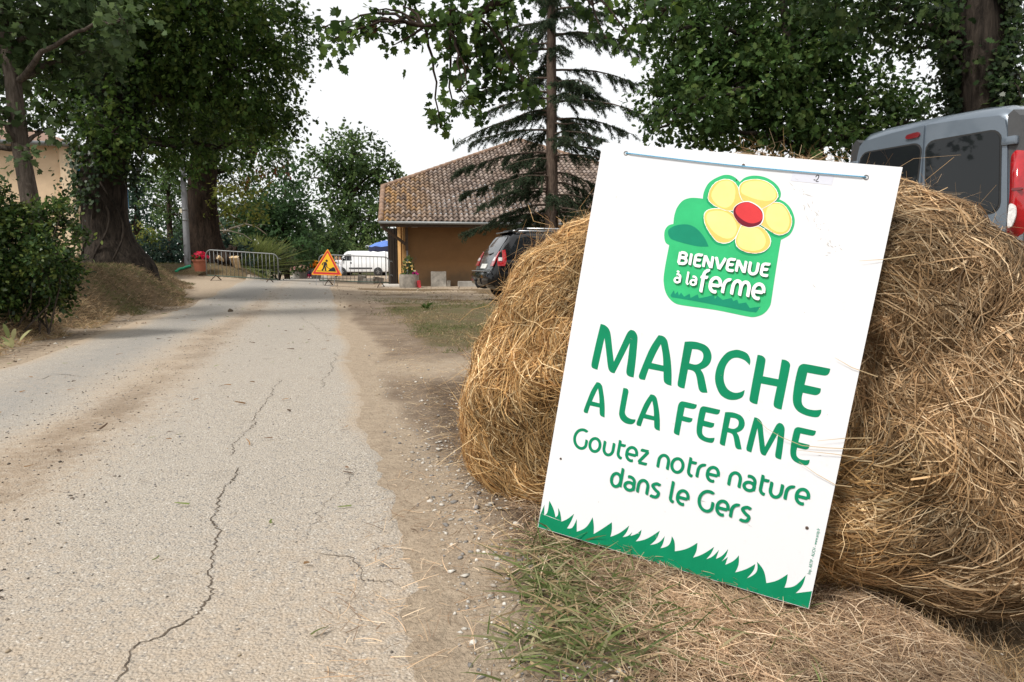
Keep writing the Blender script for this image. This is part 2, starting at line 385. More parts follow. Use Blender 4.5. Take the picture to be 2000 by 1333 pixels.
ss = np.concatenate([np.linspace(-12, -1.2, 24), -1 + .9 * (np.exp(np.arange(0, math.log(95 / .9), .02)) - 1)])
ns_ = len(ss); wn_ = 64
w0 = (n2(ss, ss * 0, .9, 5, 1.7) - .5) * .2 + (n2(ss, ss * 0, 7, 4, 4.4) - .5) * .14 + (n2(ss, ss * 0, 35, 3, 2.4) - .5) * .09 + .02 * np.sin(ss * 1.7)
w0 += .085 * sm((.3 - ss) / .8)
w1 = 3.12 + (n2(ss, ss * 0, .5, 4, 7.7) - .5) * .5
tt = np.linspace(0, 1, wn_)
W = w0[:, None] + (w1 - w0)[:, None] * tt[None, :]; S = np.repeat(ss[:, None], len(tt), 1)
X = R0[0] + W * RN[0] + S * RD[0]; Y = R0[1] + W * RN[1] + S * RD[1]
x_, y_ = X.ravel(), Y.ravel()
zz = (hz(x_, y_) + .005 + .0006 * np.maximum(0, S.ravel())).reshape(X.shape)
zz[:, 0] -= .008 + .0006 * np.maximum(0, ss); zz[:, -1] -= .008 + .0006 * np.maximum(0, ss)
wr, sr = W.ravel(), S.ravel(); j = n2(x_, y_, .9, 4) - .5; j2 = n2(x_, y_, 3.2, 4, 3.3) - .5
fadef = 1 - .45 * sm((sr - 9) / 10)
strip = np.exp(-((wr - 1.62 - j * .35) / (.34 + .1 * j2)) ** 2)
sandm = .18 + .62 * strip * (.8 + j) + .5 * sm((.16 - (wr - np.repeat(w0, len(tt)))) / .16) * sm((sr - 1.2) / 1.2) + .65 * sm((wr - 2.8 - j * .5) / .35)
sandm = sandm + .28 * sm((1.2 - sr) / 1.6) + .3 * (n2(x_, y_, .55, 3, 9.) - .5)
barem = .8 * np.exp(-((wr - 2.35) / .42) ** 2) + .28 * np.exp(-((wr - .75) / .4) ** 2) * sm((sr - 3) / 5) + .35 * sm((sr - 9) / 8)
darkm = .72 * np.exp(-((wr - 1.58 - j * .3) / .26) ** 2) * (.55 + 1.3 * j2) + .12
tag(npmesh('road', np.stack([x_, y_, zz.ravel()], 1), np.stack([(q := np.arange(ns_ * len(tt)).reshape(ns_, len(tt)))[:-1, :-1], q[1:, :-1], q[1:, 1:], q[:-1, 1:]], -1).reshape(-1, 4),
    road_mat(), cols=np.stack([np.clip(sandm * fadef, 0, 1), np.clip(barem, 0, 1), np.clip(darkm * fadef, 0, 1)], 1), smooth=True), kind='structure')

def road_z(x, y):
    return hz(x, y) + .005 + .0006 * np.maximum(0, road_ws(x, y)[1])
def ground_hit(px, py, z=0.0):
    d = _Rm[0] * (px - 1000) / FOC + _Rm[1] * (666.5 - py) / FOC + _Rm[2]
    t = (z - CAM_H) / d[2]; return d[0] * t, d[1] * t
cracks = [([(225, 1345), (262, 1270), (335, 1215), (375, 1175), (400, 1130), (406, 1075), (427, 1040), (418, 1005), (440, 965), (455, 935), (472, 913)], .0085),
          ([(449, 893), (457, 860), (480, 833), (488, 800), (520, 770), (545, 742)], .006), ([(600, 1090), (690, 1105), (722, 1132), (760, 1141), (808, 1160)], .0045),
          ([(600, 1060), (612, 1020), (640, 1000), (670, 960), (690, 905)], .0025), ([(640, 660), (615, 640), (600, 620), (560, 628)], .006), ([(655, 690), (645, 730), (625, 760)], .007), ([(70, 745), (110, 735), (160, 738)], .012)]
Vc, Fc = [], []
for pts, wd in cracks:
    P = np.array([ground_hit(*p) for p in pts]); n = max(2, int(np.linalg.norm(np.diff(P, axis=0), axis=1).sum() / .012))
    tq = np.linspace(0, len(P) - 1, n); px_ = np.interp(tq, range(len(P)), P[:, 0]); py_ = np.interp(tq, range(len(P)), P[:, 1])
    jag = np.cumsum(rng.normal(0, .0055, n)); jag -= np.linspace(0, 1, n) * jag[-1]; jag += rng.normal(0, .0035, n)
    tx, ty = np.gradient(px_), np.gradient(py_); L_ = np.hypot(tx, ty); nx, ny = -ty / L_, tx / L_
    cx_, cy_ = px_ + nx * jag, py_ + ny * jag
    hw = .5 * wd * (.0 + 1.9 * n2(cx_, cy_, 14, 3, pts[0][0])) * np.minimum(1, np.minimum(np.arange(n) + .3, n - np.arange(n) - .7) / 8 + .1) * .62
    for sgn in (-1, 1):
        pass
    ax, ay, bx, by = cx_ + nx * hw, cy_ + ny * hw, cx_ - nx * hw * rng.uniform(.4, 1.3, n), cy_ - ny * hw
    o = sum(len(v) for v in Vc)
    Vc.append(np.concatenate([np.stack([ax, ay, road_z(ax, ay) + .0022], 1), np.stack([bx, by, road_z(bx, by) + .0022], 1)]))
    i = np.arange(n - 1); Fc.append(np.stack([i, i + 1, i + 1 + n, i + n], 1) + o)
tag(npmesh('road_crack', np.concatenate(Vc), np.concatenate(Fc), pmat('crack_dirt', (.075, .055, .038), .95, var=.6, scale=60)), kind='structure')

# ---------------------------------------------------------------- scattered stones, straw, grass
def unit(v): return v / np.maximum(np.linalg.norm(v, axis=-1, keepdims=True), 1e-9)
def ribbons(name, P, width, nrm, cols, mat, parent=None, taper=.35):
    """P (N,S,3) polylines -> thin tapered strips facing nrm (N,3) or (N,S,3)"""
    N_, S_, _ = P.shape
    T = unit(np.gradient(P, axis=1)); nrm = nrm if nrm.ndim == 3 else nrm[:, None, :]
    side = unit(np.cross(T, nrm)); prof = 1 - (1 - taper) * np.linspace(0, 1, S_) ** 2
    wv = side * (np.asarray(width)[:, None] * prof)[..., None] * .5
    V = np.concatenate([(P - wv)[:, :, None], (P + wv)[:, :, None]], 2).reshape(-1, 3)
    base = (np.arange(N_) * S_ * 2)[:, None] + (np.arange(S_ - 1) * 2)[None]
    F = np.stack([base, base + 1, base + 3, base + 2], -1).reshape(-1, 4)
    return npmesh(name, V, F, mat, parent, cols=np.repeat(cols, S_ * 2, 0))
def pick(pal, n, jit=.25):
    pal = np.array(pal); c = pal[rng.integers(0, len(pal), n)] * rng.uniform(1 - jit, 1 + jit, (n, 1)); return c
def blades(x, y, z, L, wid, lean, cols, name, mat, S_=4):
    """upright bending grass blades"""
    n = len(x); a = rng.uniform(0, 2 * math.pi, n); t = np.linspace(0, 1, S_)
    dx, dy = np.cos(a), np.sin(a)
    up = np.cos(lean)[:, None] * t - .35 * (lean[:, None] * t) ** 2 * .5; out = np.sin(lean)[:, None] * (t + .6 * t ** 2) / 1.3
    P = np.stack([x[:, None] + dx[:, None] * out * L[:, None], y[:, None] + dy[:, None] * out * L[:, None], z[:, None] + np.maximum(up, .04) * L[:, None]], -1)
    nr = unit(np.stack([dx * .8 + rng.normal(0, .5, n), dy * .8 + rng.normal(0, .5, n) - .6, np.full(n, .5)], 1))
    return ribbons(name, P, wid, nr, cols, mat, taper=.08)
def lying(x, y, z, L, wid, cols, name, mat, S_=5, lift=.02, curl=.8, align=None):
    n = len(x); a = rng.uniform(0, 2 * math.pi, n) if align is None else align
    t = np.linspace(-.5, .5, S_); k = rng.normal(0, curl, n)
    ang = a[:, None] + k[:, None] * t
    st = np.stack([np.cos(ang), np.sin(ang)], -1) * (L / (S_ - 1))[:, None, None]
    xy = np.cumsum(st, 1) - st.sum(1, keepdims=True) / 2 + np.stack([x, y], 1)[:, None]
    tilt = rng.normal(0, .35, n); arch = rng.uniform(-.1, .5, n)
    zz_ = hz(xy[..., 0].ravel(), xy[..., 1].ravel()).reshape(xy.shape[:2]) + (z[:, None] + rng.uniform(0, lift, n)[:, None]) + np.abs(tilt)[:, None] * (t + .5) * L[:, None] * .5 + arch[:, None] * (.25 - t ** 2) * L[:, None] * .4
    P = np.concatenate([xy, zz_[..., None]], -1)
    nr = unit(np.stack([rng.normal(0, .5, n), rng.normal(-.4, .5, n), np.ones(n)], 1))
    return ribbons(name, P, wid, nr, cols, mat, taper=.4)
def stones(name, x, y, z, r, cols, mat):
    bm = bmesh.new(); bmesh.ops.create_icosphere(bm, subdivisions=1, radius=1); v = np.array([q.co[:] for q in bm.verts]); bm.verts.index_update()
    f = np.array([[q.index for q in w.verts] for w in bm.faces]); bm.free(); n = len(x)
    sc = np.stack([rng.uniform(.7, 1.5, n), rng.uniform(.6, 1.1, n), rng.uniform(.35, .7, n)], 1) * r[:, None]
    jit = 1 + rng.normal(0, .2, (n, len(v), 1)); a = rng.uniform(0, 6.28, n)
    p = v[None] * jit * sc[:, None]; ca, sa = np.cos(a)[:, None], np.sin(a)[:, None]
    p = np.stack([p[..., 0] * ca - p[..., 1] * sa, p[..., 0] * sa + p[..., 1] * ca, p[..., 2]], -1) + np.stack([x, y, z + r * .25], 1)[:, None]
    F = (f[None] + (np.arange(n) * len(v))[:, None, None]).reshape(-1, 3)
    return npmesh(name, p.reshape(-1, 3), F, mat, cols=np.repeat(cols, len(v), 0))
def from_ws(w, s): return R0[0] + w * RN[0] + s * RD[0], R0[1] + w * RN[1] + s * RD[1]
smat = leaf_mat('pebble', .85, 0.0, .2)
n = 4800; s = rng.exponential(5.0, n) - .6; w = 1.6 + rng.normal(0, .3, n)
x, y = from_ws(w, s); r = np.minimum(rng.gamma(.9, .0016, n) + .001, .008) + .00012 * np.maximum(0, s)
A = [(x, y, road_z(x, y), r, pick([(.09, .075, .06), (.14, .11, .085), (.2, .17, .14), (.12, .12, .125), (.06, .05, .04)], n))]
n = 2800; s = rng.exponential(1.5, n) - .7; w = -rng.gamma(2.2, .17, n) - .05; x, y = from_ws(w, s); r = np.minimum(rng.gamma(1.3, .0024, n) + .0015, .012)
A.append((x, y, hz(x, y), r, pick([(.42, .39, .34), (.34, .3, .25), (.24, .225, .21), (.17, .16, .15), (.38, .3, .21), (.5, .47, .42)], n)))
n = 1500; s = rng.exponential(4, n) - .7; w = rng.uniform(0, 3.3, n); x, y = from_ws(w, s); r = rng.gamma(1.1, .0013, n) + .001
A.append((x, y, road_z(x, y), r, pick([(.4, .37, .32), (.18, .17, .16), (.1, .085, .07), (.3, .24, .17)], n)))
n = 900; s = rng.uniform(1, 16, n); w = 3.1 + rng.normal(.25, .25, n); x, y = from_ws(w, s); r = rng.gamma(2, .003, n) + .002
A.append((x, y, hz(x, y), r, pick([(.12, .09, .06), (.3, .24, .17), (.4, .36, .3)], n)))
n = 1900; y = rng.uniform(13, 27.5, n); x = rng.uniform(-8, 3, n); r = rng.gamma(1.2, .006, n) + .004
A.append((x, y, hz(x, y) + .006 * (road_ws(x, y)[0] > -.1), r, pick([(.16, .115, .075), (.24, .18, .12), (.1, .075, .05), (.36, .3, .22)], n)))
q = [np.concatenate([a[k] for a in A]) for k in range(5)]
tag(stones('gravel', *q, smat), kind='stuff')

STRAW = [(.42, .29, .15), (.5, .37, .21), (.33, .215, .11), (.26, .17, .09), (.56, .44, .28), (.36, .27, .17)]
DRYG = [(.45, .335, .22), (.35, .245, .155), (.24, .165, .105), (.56, .45, .32), (.17, .115, .075), (.4, .29, .185)]
# straw thatch in front of the sign and bale
n = 120000; x = rng.uniform(-.5, 2.2, n); y = 1.15 + 2.2 * rng.beta(1.1, 1.7, n)
w, s = road_ws(x, y); keep = rng.uniform(0, 1, n) < .02 + 1.0 * sm((-w - .34 + (n2(x, y, 3.5, 4) - .5) * .75) / .3)
keep &= (y < 3.2) & (x < 1.0 + .3 * n2(x, y, 3, 3, 1.) + .35 * (1.75 - y))
x, y = x[keep], y[keep]; n = len(x)
c = pick(DRYG, n, .35); dk = n2(x, y, 4, 3, 8.); c *= (.38 + 1.25 * dk)[:, None]
parts_ = lying(x, y, np.full(n, .0), rng.uniform(.025, .12, n), rng.uniform(.0013, .0028, n), c, 'dry_grass', M['grass'], lift=.035)
tag(parts_, kind='stuff')
# short upright dead stubble
n = 9000; x = rng.uniform(.1, 2.4, n); y = 1.2 + 1.7 * rng.beta(1.1, 1.6, n); w, s = road_ws(x, y)
keep = rng.uniform(0, 1, n) < sm((-w - .75 + (n2(x, y, 3, 3) - .5) * .6) / .4) * (n2(x, y, 2.3, 3, 5.) > .43); x, y = x[keep], y[keep]; n = len(x)
tag(blades(x, y, hz(x, y), rng.uniform(.03, .085, n), rng.uniform(.0015, .003, n), rng.uniform(.1, 1.1, n), pick(STRAW, n, .3), 'straw_stubble', M['grass']), kind='stuff')
# green tufts
bx_, by_ = [], []
for px, py, k, sp in [(1090, 1075, 90, .05), (1060, 1120, 100, .06), (1110, 1150, 100, .07), (1200, 1130, 90, .08), (1080, 1200, 90, .07), (1150, 1230, 110, .09), (1250, 1200, 70, .09), (1180, 1090, 40, .06), (1300, 1160, 35, .09), (1420, 1210, 25, .1), (1560, 1240, 30, .1), (1200, 1290, 35, .1), (1050, 1245, 30, .06), (1500, 1300, 30, .12), (1720, 1310, 30, .12), (1330, 1250, 35, .1), (1600, 1160, 14, .05), (1450, 1150, 14, .05)]:
    gx_, gy_ = ground_hit(px, py, .06); bx_.append(gx_ + rng.normal(0, sp, k)); by_.append(gy_ + rng.normal(0, sp * .9, k))
x, y = np.concatenate(bx_), np.concatenate(by_); n = len(x)
tag(blades(x, y, hz(x, y) + .012, rng.uniform(.05, .135, n), rng.uniform(.0045, .0085, n), rng.uniform(.7, 1.5, n), pick([(.115, .145, .05), (.085, .115, .036), (.19, .2, .095), (.3, .27, .155), (.15, .165, .07), (.34, .26, .15)], n, .3), 'green_grass', M['grass'], 5), kind='stuff')
# loose straw and twigs over the shoulder and road
n = 4200; s = rng.exponential(2.2, n) - .6; w = -.22 - rng.gamma(2.4, .2, n); x, y = from_ws(w, s)
tag(lying(x, y, np.full(n, .004), rng.uniform(.03, .15, n), rng.uniform(.0009, .0019, n), pick(STRAW, n, .35), 'loose_straw', M['straw'], lift=.012), kind='stuff')
n = 260; s = rng.uniform(-.5, 18, n); w = rng.uniform(.1, 3.3, n); x, y = from_ws(w, s)
tag(lying(x, y, np.full(n, .014), rng.uniform(.02, .06, n) * (1 + s * .05), rng.uniform(.004, .014, n), pick([(.15, .085, .045), (.22, .13, .06), (.09, .06, .04), (.12, .15, .05)], n, .35), 'leaf_litter', M['grass'], lift=.006), kind='stuff')
# bank on the left, verge on the right, lawn beyond
n = 150000; s = rng.uniform(3, 23, n) ; w = rng.uniform(3.2, 7.5, n); x, y = from_ws(w, s); b = bank_d(x, y)
pn = n2(x, y, 1.1, 4); keep = (b + (n2(x, y, 1.6, 4, 3.) - .5) * .7 > .0) & (rng.uniform(0, 1, n) < .25 + .9 * pn); x, y = x[keep], y[keep]; n = len(x)
gq = (n2(x, y, .7, 3, 6.) + rng.normal(0, .1, n))[:, None]; b = bank_d(x, y)[:, None]
c = np.where(gq > .52, pick([(.075, .085, .03), (.1, .11, .04), (.13, .125, .055)], n, .3), pick([(.25, .18, .105), (.15, .11, .062), (.34, .25, .15), (.085, .065, .038)], n, .3))
c = np.where((b < .55) & (y[:, None] < 12), pick([(.36, .26, .15), (.28, .19, .1), (.42, .32, .19), (.2, .16, .08)], n, .25), c)
tag(blades(x, y, hz(x, y) - .005, rng.uniform(.05, .15, n), rng.uniform(.005, .011, n), rng.uniform(.5, 1.5, n), c, 'bank_grass', M['grass'], 3), kind='stuff')
n = 60000; x = rng.uniform(-4.5, 2.5, n); y = 7.2 + 16 * rng.beta(1, 1.7, n); w, s = road_ws(x, y)
keep = (rng.uniform(0, 1, n) < sm((-w - .7 + (n2(x, y, 1.2, 4) - .5) * 1.6) / .5) * sm((n2(x, y, 1., 4, 2.) - .34) / .2)); x, y = x[keep], y[keep]; n = len(x)
gq = (n2(x, y, .8, 3, 11.) + rng.normal(0, .1, n))[:, None]
c = np.where(gq > .5, pick([(.1, .125, .04), (.14, .15, .06), (.08, .1, .035)], n, .3), pick([(.3, .225, .12), (.2, .15, .085), (.38, .3, .17)], n, .3))
tag(blades(x, y, hz(x, y) - .004, rng.uniform(.025, .085, n), rng.uniform(.0035, .007, n), rng.uniform(.3, 1.4, n), c, 'verge_grass', M['grass'], 3), kind='stuff')
n = 60000; s = rng.uniform(23, 52, n); w = rng.uniform(2.3, 14, n); x, y = from_ws(w, s)
keep = (y > 26.3 + n2(x, y, .8, 3) * .9) & (w > 2.6 + .05 * np.maximum(0, y - 30) + (n2(x, y, .7, 3, 4.) - .5)); x, y = x[keep], y[keep]; n = len(x)
gq = (n2(x, y, .45, 3, 2.) + .02 * (y - 30) + rng.normal(0, .08, n))[:, None]
c = np.where(gq > .5, pick([(.13, .15, .045), (.17, .185, .06), (.1, .12, .04)], n, .3), pick([(.27, .21, .12), (.2, .15, .09)], n, .3))
tag(blades(x, y, hz(x, y) - .004, rng.uniform(.04, .11, n), rng.uniform(.008, .016, n), rng.uniform(.3, 1.4, n), c, 'lawn', M['grass'], 3), kind='stuff')
LETTERS=[([(0.0887,0.6666,1),(0.1022,0.665,0),(0.1157,0.6564,0),(0.1242,0.6415,0),(0.1369,0.5989,0),(0.1483,0.5619,1),(0.1636,0.6194,0),(0.1731,0.654,0),(0.1809,0.665,1),(0.1927,0.6639,0),(0.2019,0.6552,0),(0.2065,0.6425,0),(0.2123,0.58,0),(0.2151,0.5275,1),(0.2034,0.5279,0),(0.1941,0.5319,0),(0.1902,0.5428,0),(0.189,0.5756,0),(0.1858,0.6265,1),(0.1712,0.5769,0),(0.1562,0.5282,1),(0.1449,0.5292,0),(0.1369,0.5362,0),(0.1315,0.5489,0),(0.1198,0.5879,0),(0.1077,0.6269,1),(0.1052,0.5754,0),(0.1031,0.5284,1),(0.092,0.5294,0),(0.0845,0.5327,0),(0.0815,0.5432,0),(0.0844,0.607,0)],None),([(0.2651,0.6644,1),(0.2783,0.6641,0),(0.2874,0.6589,0),(0.2938,0.6506,0),(0.3103,0.6063,0),(0.3208,0.5665,0),(0.3278,0.5261,1),(0.314,0.5278,0),(0.3056,0.533,0),(0.3021,0.5419,0),(0.2981,0.5621,1),(0.2543,0.5619,1),(0.2491,0.527,1),(0.2364,0.5267,0),(0.2308,0.5303,0),(0.2296,0.5389,0),(0.237,0.577,0),(0.2479,0.6232,0)],[(0.2762,0.6398,1),(0.2873,0.6095,0),(0.2942,0.5796,1),(0.2593,0.5805,1),(0.267,0.6114,0)]),([(0.3421,0.6593,1),(0.3596,0.6635,0),(0.3776,0.6645,0),(0.3999,0.6604,0),(0.4143,0.65,0),(0.4228,0.6331,0),(0.4226,0.6145,0),(0.4145,0.5999,0),(0.4003,0.5889,1),(0.4105,0.5767,0),(0.4196,0.5561,0),(0.4305,0.5277,1),(0.4155,0.5253,0),(0.4065,0.531,0),(0.4004,0.5447,0),(0.3913,0.5692,0),(0.3819,0.5804,0),(0.3652,0.5821,1),(0.3655,0.5262,1),(0.3533,0.5264,0),(0.345,0.5315,0),(0.3434,0.5445,0),(0.3427,0.6011,0)],[(0.3664,0.6423,1),(0.385,0.6435,0),(0.3969,0.6375,0),(0.4009,0.6252,0),(0.398,0.6116,0),(0.3855,0.601,0),(0.3655,0.6009,1)]),([(0.5281,0.6267,1),(0.5267,0.6435,0),(0.5162,0.6579,0),(0.4997,0.6632,0),(0.4842,0.6629,0),(0.462,0.6504,0),(0.4463,0.6209,0),(0.4419,0.5867,0),(0.4478,0.5581,0),(0.4643,0.5318,0),(0.4857,0.5214,0),(0.5063,0.5232,0),(0.5221,0.5321,0),(0.5273,0.5413,0),(0.5279,0.5568,1),(0.5142,0.5466,0),(0.4991,0.5435,0),(0.4821,0.5503,0),(0.4694,0.5681,0),(0.4648,0.5912,0),(0.4667,0.6155,0),(0.4771,0.6348,0),(0.4916,0.6416,0),(0.5093,0.6395,0),(0.5207,0.6333,0)],None),([(0.5432,0.66,1),(0.5551,0.6597,0),(0.5639,0.6542,0),(0.5665,0.6474,0),(0.5677,0.6043,1),(0.6084,0.6041,1),(0.6071,0.6595,1),(0.6187,0.6592,0),(0.628,0.6538,0),(0.6312,0.6455,0),(0.6316,0.5847,0),(0.6317,0.5235,1),(0.6206,0.524,0),(0.6114,0.5282,0),(0.6085,0.5384,0),(0.6085,0.5836,1),(0.5668,0.5834,1),(0.5675,0.5242,1),(0.5562,0.5246,0),(0.5468,0.5289,0),(0.5445,0.5376,0),(0.5434,0.5994,0)],None),([(0.7305,0.6584,1),(0.73,0.6471,0),(0.726,0.64,0),(0.7186,0.6371,0),(0.6769,0.6366,1),(0.6761,0.6028,1),(0.7179,0.6014,1),(0.7178,0.5901,0),(0.7127,0.583,0),(0.7052,0.5804,0),(0.676,0.5807,1),(0.6762,0.5636,0),(0.681,0.5486,0),(0.6932,0.5405,0),(0.7111,0.5401,0),(0.7294,0.5455,1),(0.7299,0.5343,0),(0.7253,0.5244,0),(0.7146,0.5213,0),(0.6935,0.522,0),(0.6726,0.5288,0),(0.659,0.5438,0),(0.6529,0.5676,0),(0.6509,0.6101,0),(0.6524,0.6461,0),(0.6587,0.6561,0),(0.6695,0.6589,0)],None),([(0.1904,0.4909,1),(0.2022,0.4906,0),(0.2073,0.4839,0),(0.2075,0.4741,0),(0.2073,0.429,0),(0.2086,0.4175,0),(0.216,0.4086,0),(0.2292,0.4045,0),(0.2425,0.4063,1),(0.2421,0.3976,0),(0.2339,0.3891,0),(0.2166,0.3879,0),(0.2017,0.3944,0),(0.1929,0.4062,0),(0.1905,0.4195,0),(0.1902,0.4548,0)],None),([(0.4078,0.4879,1),(0.407,0.4783,0),(0.3996,0.4729,0),(0.376,0.4723,1),(0.3758,0.4468,1),(0.4034,0.4461,1),(0.4024,0.4375,0),(0.396,0.4323,0),(0.3751,0.4325,1),(0.3752,0.3886,1),(0.365,0.3897,0),(0.3592,0.3933,0),(0.3579,0.4026,0),(0.3566,0.4712,0),(0.3593,0.4832,0),(0.3675,0.4887,0)],None),([(0.1071,0.4911,1),(0.1161,0.4909,0),(0.1223,0.4871,0),(0.1267,0.4811,0),(0.1379,0.4489,0),(0.1451,0.42,0),(0.1499,0.3907,1),(0.1405,0.3919,0),(0.1347,0.3957,0),(0.1323,0.4022,0),(0.1296,0.4168,1),(0.0997,0.4167,1),(0.0961,0.3914,1),(0.0875,0.3911,0),(0.0836,0.3938,0),(0.0828,0.4,0),(0.0879,0.4277,0),(0.0953,0.4612,0)],[(0.1146,0.4733,1),(0.1222,0.4513,0),(0.1269,0.4296,1),(0.1031,0.4302,1),(0.1084,0.4526,0)]),([(0.2731,0.4892,1),(0.2826,0.489,0),(0.2892,0.4852,0),(0.2938,0.4792,0),(0.3057,0.4471,0),(0.3133,0.4182,0),(0.3183,0.3889,1),(0.3084,0.3901,0),(0.3023,0.3939,0),(0.2998,0.4004,0),(0.2969,0.415,1),(0.2653,0.4149,1),(0.2616,0.3895,1),(0.2524,0.3893,0),(0.2484,0.3919,0),(0.2475,0.3982,0),(0.2529,0.4258,0),(0.2607,0.4593,0)],[(0.2811,0.4714,1),(0.2891,0.4494,0),(0.2941,0.4277,1),(0.2689,0.4284,1),(0.2745,0.4508,0)]),([(0.4736,0.4873,1),(0.4732,0.4792,0),(0.4704,0.474,0),(0.4652,0.4719,0),(0.4361,0.4716,1),(0.4355,0.4471,1),(0.4647,0.4461,1),(0.4647,0.4379,0),(0.4611,0.4328,0),(0.4559,0.4309,0),(0.4354,0.4311,1),(0.4356,0.4187,0),(0.4389,0.4079,0),(0.4475,0.402,0),(0.46,0.4017,0),(0.4728,0.4056,1),(0.4731,0.3975,0),(0.4699,0.3903,0),(0.4624,0.3881,0),(0.4477,0.3886,0),(0.433,0.3935,0),(0.4235,0.4044,0),(0.4193,0.4216,0),(0.4179,0.4524,0),(0.4189,0.4784,0),(0.4233,0.4857,0),(0.4309,0.4877,0)],None),([(0.4879,0.4838,1),(0.5002,0.4868,0),(0.5129,0.4875,0),(0.5286,0.4846,0),(0.5388,0.4772,0),(0.5448,0.4652,0),(0.5446,0.452,0),(0.5389,0.4416,0),(0.5289,0.4338,1),(0.5361,0.4251,0),(0.5425,0.4105,0),(0.5502,0.3903,1),(0.5396,0.3886,0),(0.5333,0.3926,0),(0.529,0.4024,0),(0.5226,0.4198,0),(0.5159,0.4277,0),(0.5042,0.4289,1),(0.5044,0.3892,1),(0.4958,0.3894,0),(0.4899,0.393,0),(0.4888,0.4022,0),(0.4883,0.4424,0)],[(0.505,0.4717,1),(0.5181,0.4726,0),(0.5265,0.4683,0),(0.5293,0.4596,0),(0.5273,0.4499,0),(0.5185,0.4424,0),(0.5044,0.4423,1)]),([(0.5667,0.4873,1),(0.5763,0.4862,0),(0.5858,0.48,0),(0.5918,0.4693,0),(0.6007,0.4387,0),(0.6088,0.4122,1),(0.6196,0.4534,0),(0.6263,0.4783,0),(0.6318,0.4862,1),(0.6401,0.4854,0),(0.6466,0.4791,0),(0.6499,0.47,0),(0.6539,0.4251,0),(0.6559,0.3875,1),(0.6477,0.3878,0),(0.6411,0.3906,0),(0.6384,0.3984,0),(0.6375,0.422,0),(0.6352,0.4585,1),(0.6249,0.4229,0),(0.6144,0.388,1),(0.6064,0.3887,0),(0.6007,0.3937,0),(0.5969,0.4028,0),(0.5887,0.4308,0),(0.5801,0.4588,1),(0.5784,0.4218,0),(0.5769,0.3881,1),(0.5691,0.3888,0),(0.5638,0.3912,0),(0.5617,0.3987,0),(0.5637,0.4445,0)],None),([(0.7271,0.4857,1),(0.7268,0.4776,0),(0.724,0.4725,0),(0.7189,0.4704,0),(0.6903,0.4701,1),(0.6897,0.4458,1),(0.7184,0.4448,1),(0.7184,0.4367,0),(0.7149,0.4316,0),(0.7097,0.4297,0),(0.6896,0.4299,1),(0.6898,0.4177,0),(0.6931,0.4069,0),(0.7015,0.4011,0),(0.7138,0.4008,0),(0.7263,0.4047,1),(0.7267,0.3966,0),(0.7235,0.3895,0),(0.7162,0.3873,0),(0.7017,0.3878,0),(0.6873,0.3927,0),(0.678,0.4034,0),(0.6738,0.4205,0),(0.6724,0.451,0),(0.6734,0.4769,0),(0.6778,0.4841,0),(0.6852,0.4861,0)],None)]
GRASS_EDGE=[(0.0015,0.0418,1),(0.0095,0.0768,1),(0.0145,0.0426,1),(0.0231,0.0562,0),(0.0231,0.0936,1),(0.04,0.073,0),(0.0519,0.0473,1),(0.0583,0.0588,0),(0.0547,0.0795,1),(0.0645,0.0653,0),(0.0729,0.0397,1),(0.0901,0.0533,0),(0.1081,0.0751,1),(0.1029,0.0497,0),(0.0938,0.024,1),(0.1088,0.0297,0),(0.1156,0.0461,0),(0.1192,0.0615,1),(0.126,0.0227,1),(0.1519,0.0445,0),(0.1669,0.0806,1),(0.1747,0.0582,0),(0.179,0.0309,1),(0.2022,0.0542,0),(0.2275,0.0826,1),(0.2315,0.0603,0),(0.2309,0.0375,1),(0.2572,0.0583,0),(0.2804,0.0874,1),(0.2764,0.0662,0),(0.267,0.0472,1),(0.2827,0.0564,0),(0.2929,0.071,1),(0.2894,0.0574,1),(0.3074,0.0706,0),(0.3181,0.0862,1),(0.3172,0.0665,0),(0.3073,0.0459,1),(0.3379,0.0633,0),(0.3707,0.0981,1),(0.3654,0.0713,0),(0.3505,0.0476,1),(0.3736,0.0623,0),(0.3878,0.0862,1),(0.3866,0.0638,0),(0.382,0.0473,1),(0.404,0.0644,0),(0.4077,0.092,1),(0.4181,0.0777,0),(0.4238,0.0507,1),(0.4552,0.0683,0),(0.4811,0.0941,1),(0.4826,0.0697,0),(0.4772,0.0478,1),(0.5022,0.0667,0),(0.5282,0.096,1),(0.5237,0.0754,0),(0.5137,0.0544,1),(0.5292,0.0681,0),(0.5428,0.0914,1),(0.5392,0.0635,1),(0.5543,0.078,0),(0.5665,0.1016,1),(0.5641,0.0809,0),(0.5555,0.0605,1),(0.5699,0.0783,1),(0.5669,0.0542,1),(0.5862,0.0721,0),(0.5976,0.092,1),(0.6016,0.0658,0),(0.5968,0.0409,1),(0.6231,0.0592,0),(0.6443,0.0812,1),(0.6428,0.061,0),(0.6298,0.0336,1),(0.6511,0.0592,0),(0.6477,0.0888,1),(0.6692,0.0692,0),(0.6822,0.037,1),(0.7076,0.053,0),(0.7307,0.0789,1),(0.7318,0.0585,0),(0.7296,0.0392,1),(0.7541,0.0527,0),(0.7751,0.0894,1),(0.7722,0.0585,0),(0.7597,0.0329,1),(0.7985,0.0518,1),(0.7985,0.0015,1),(0.0015,0.0015,1)]
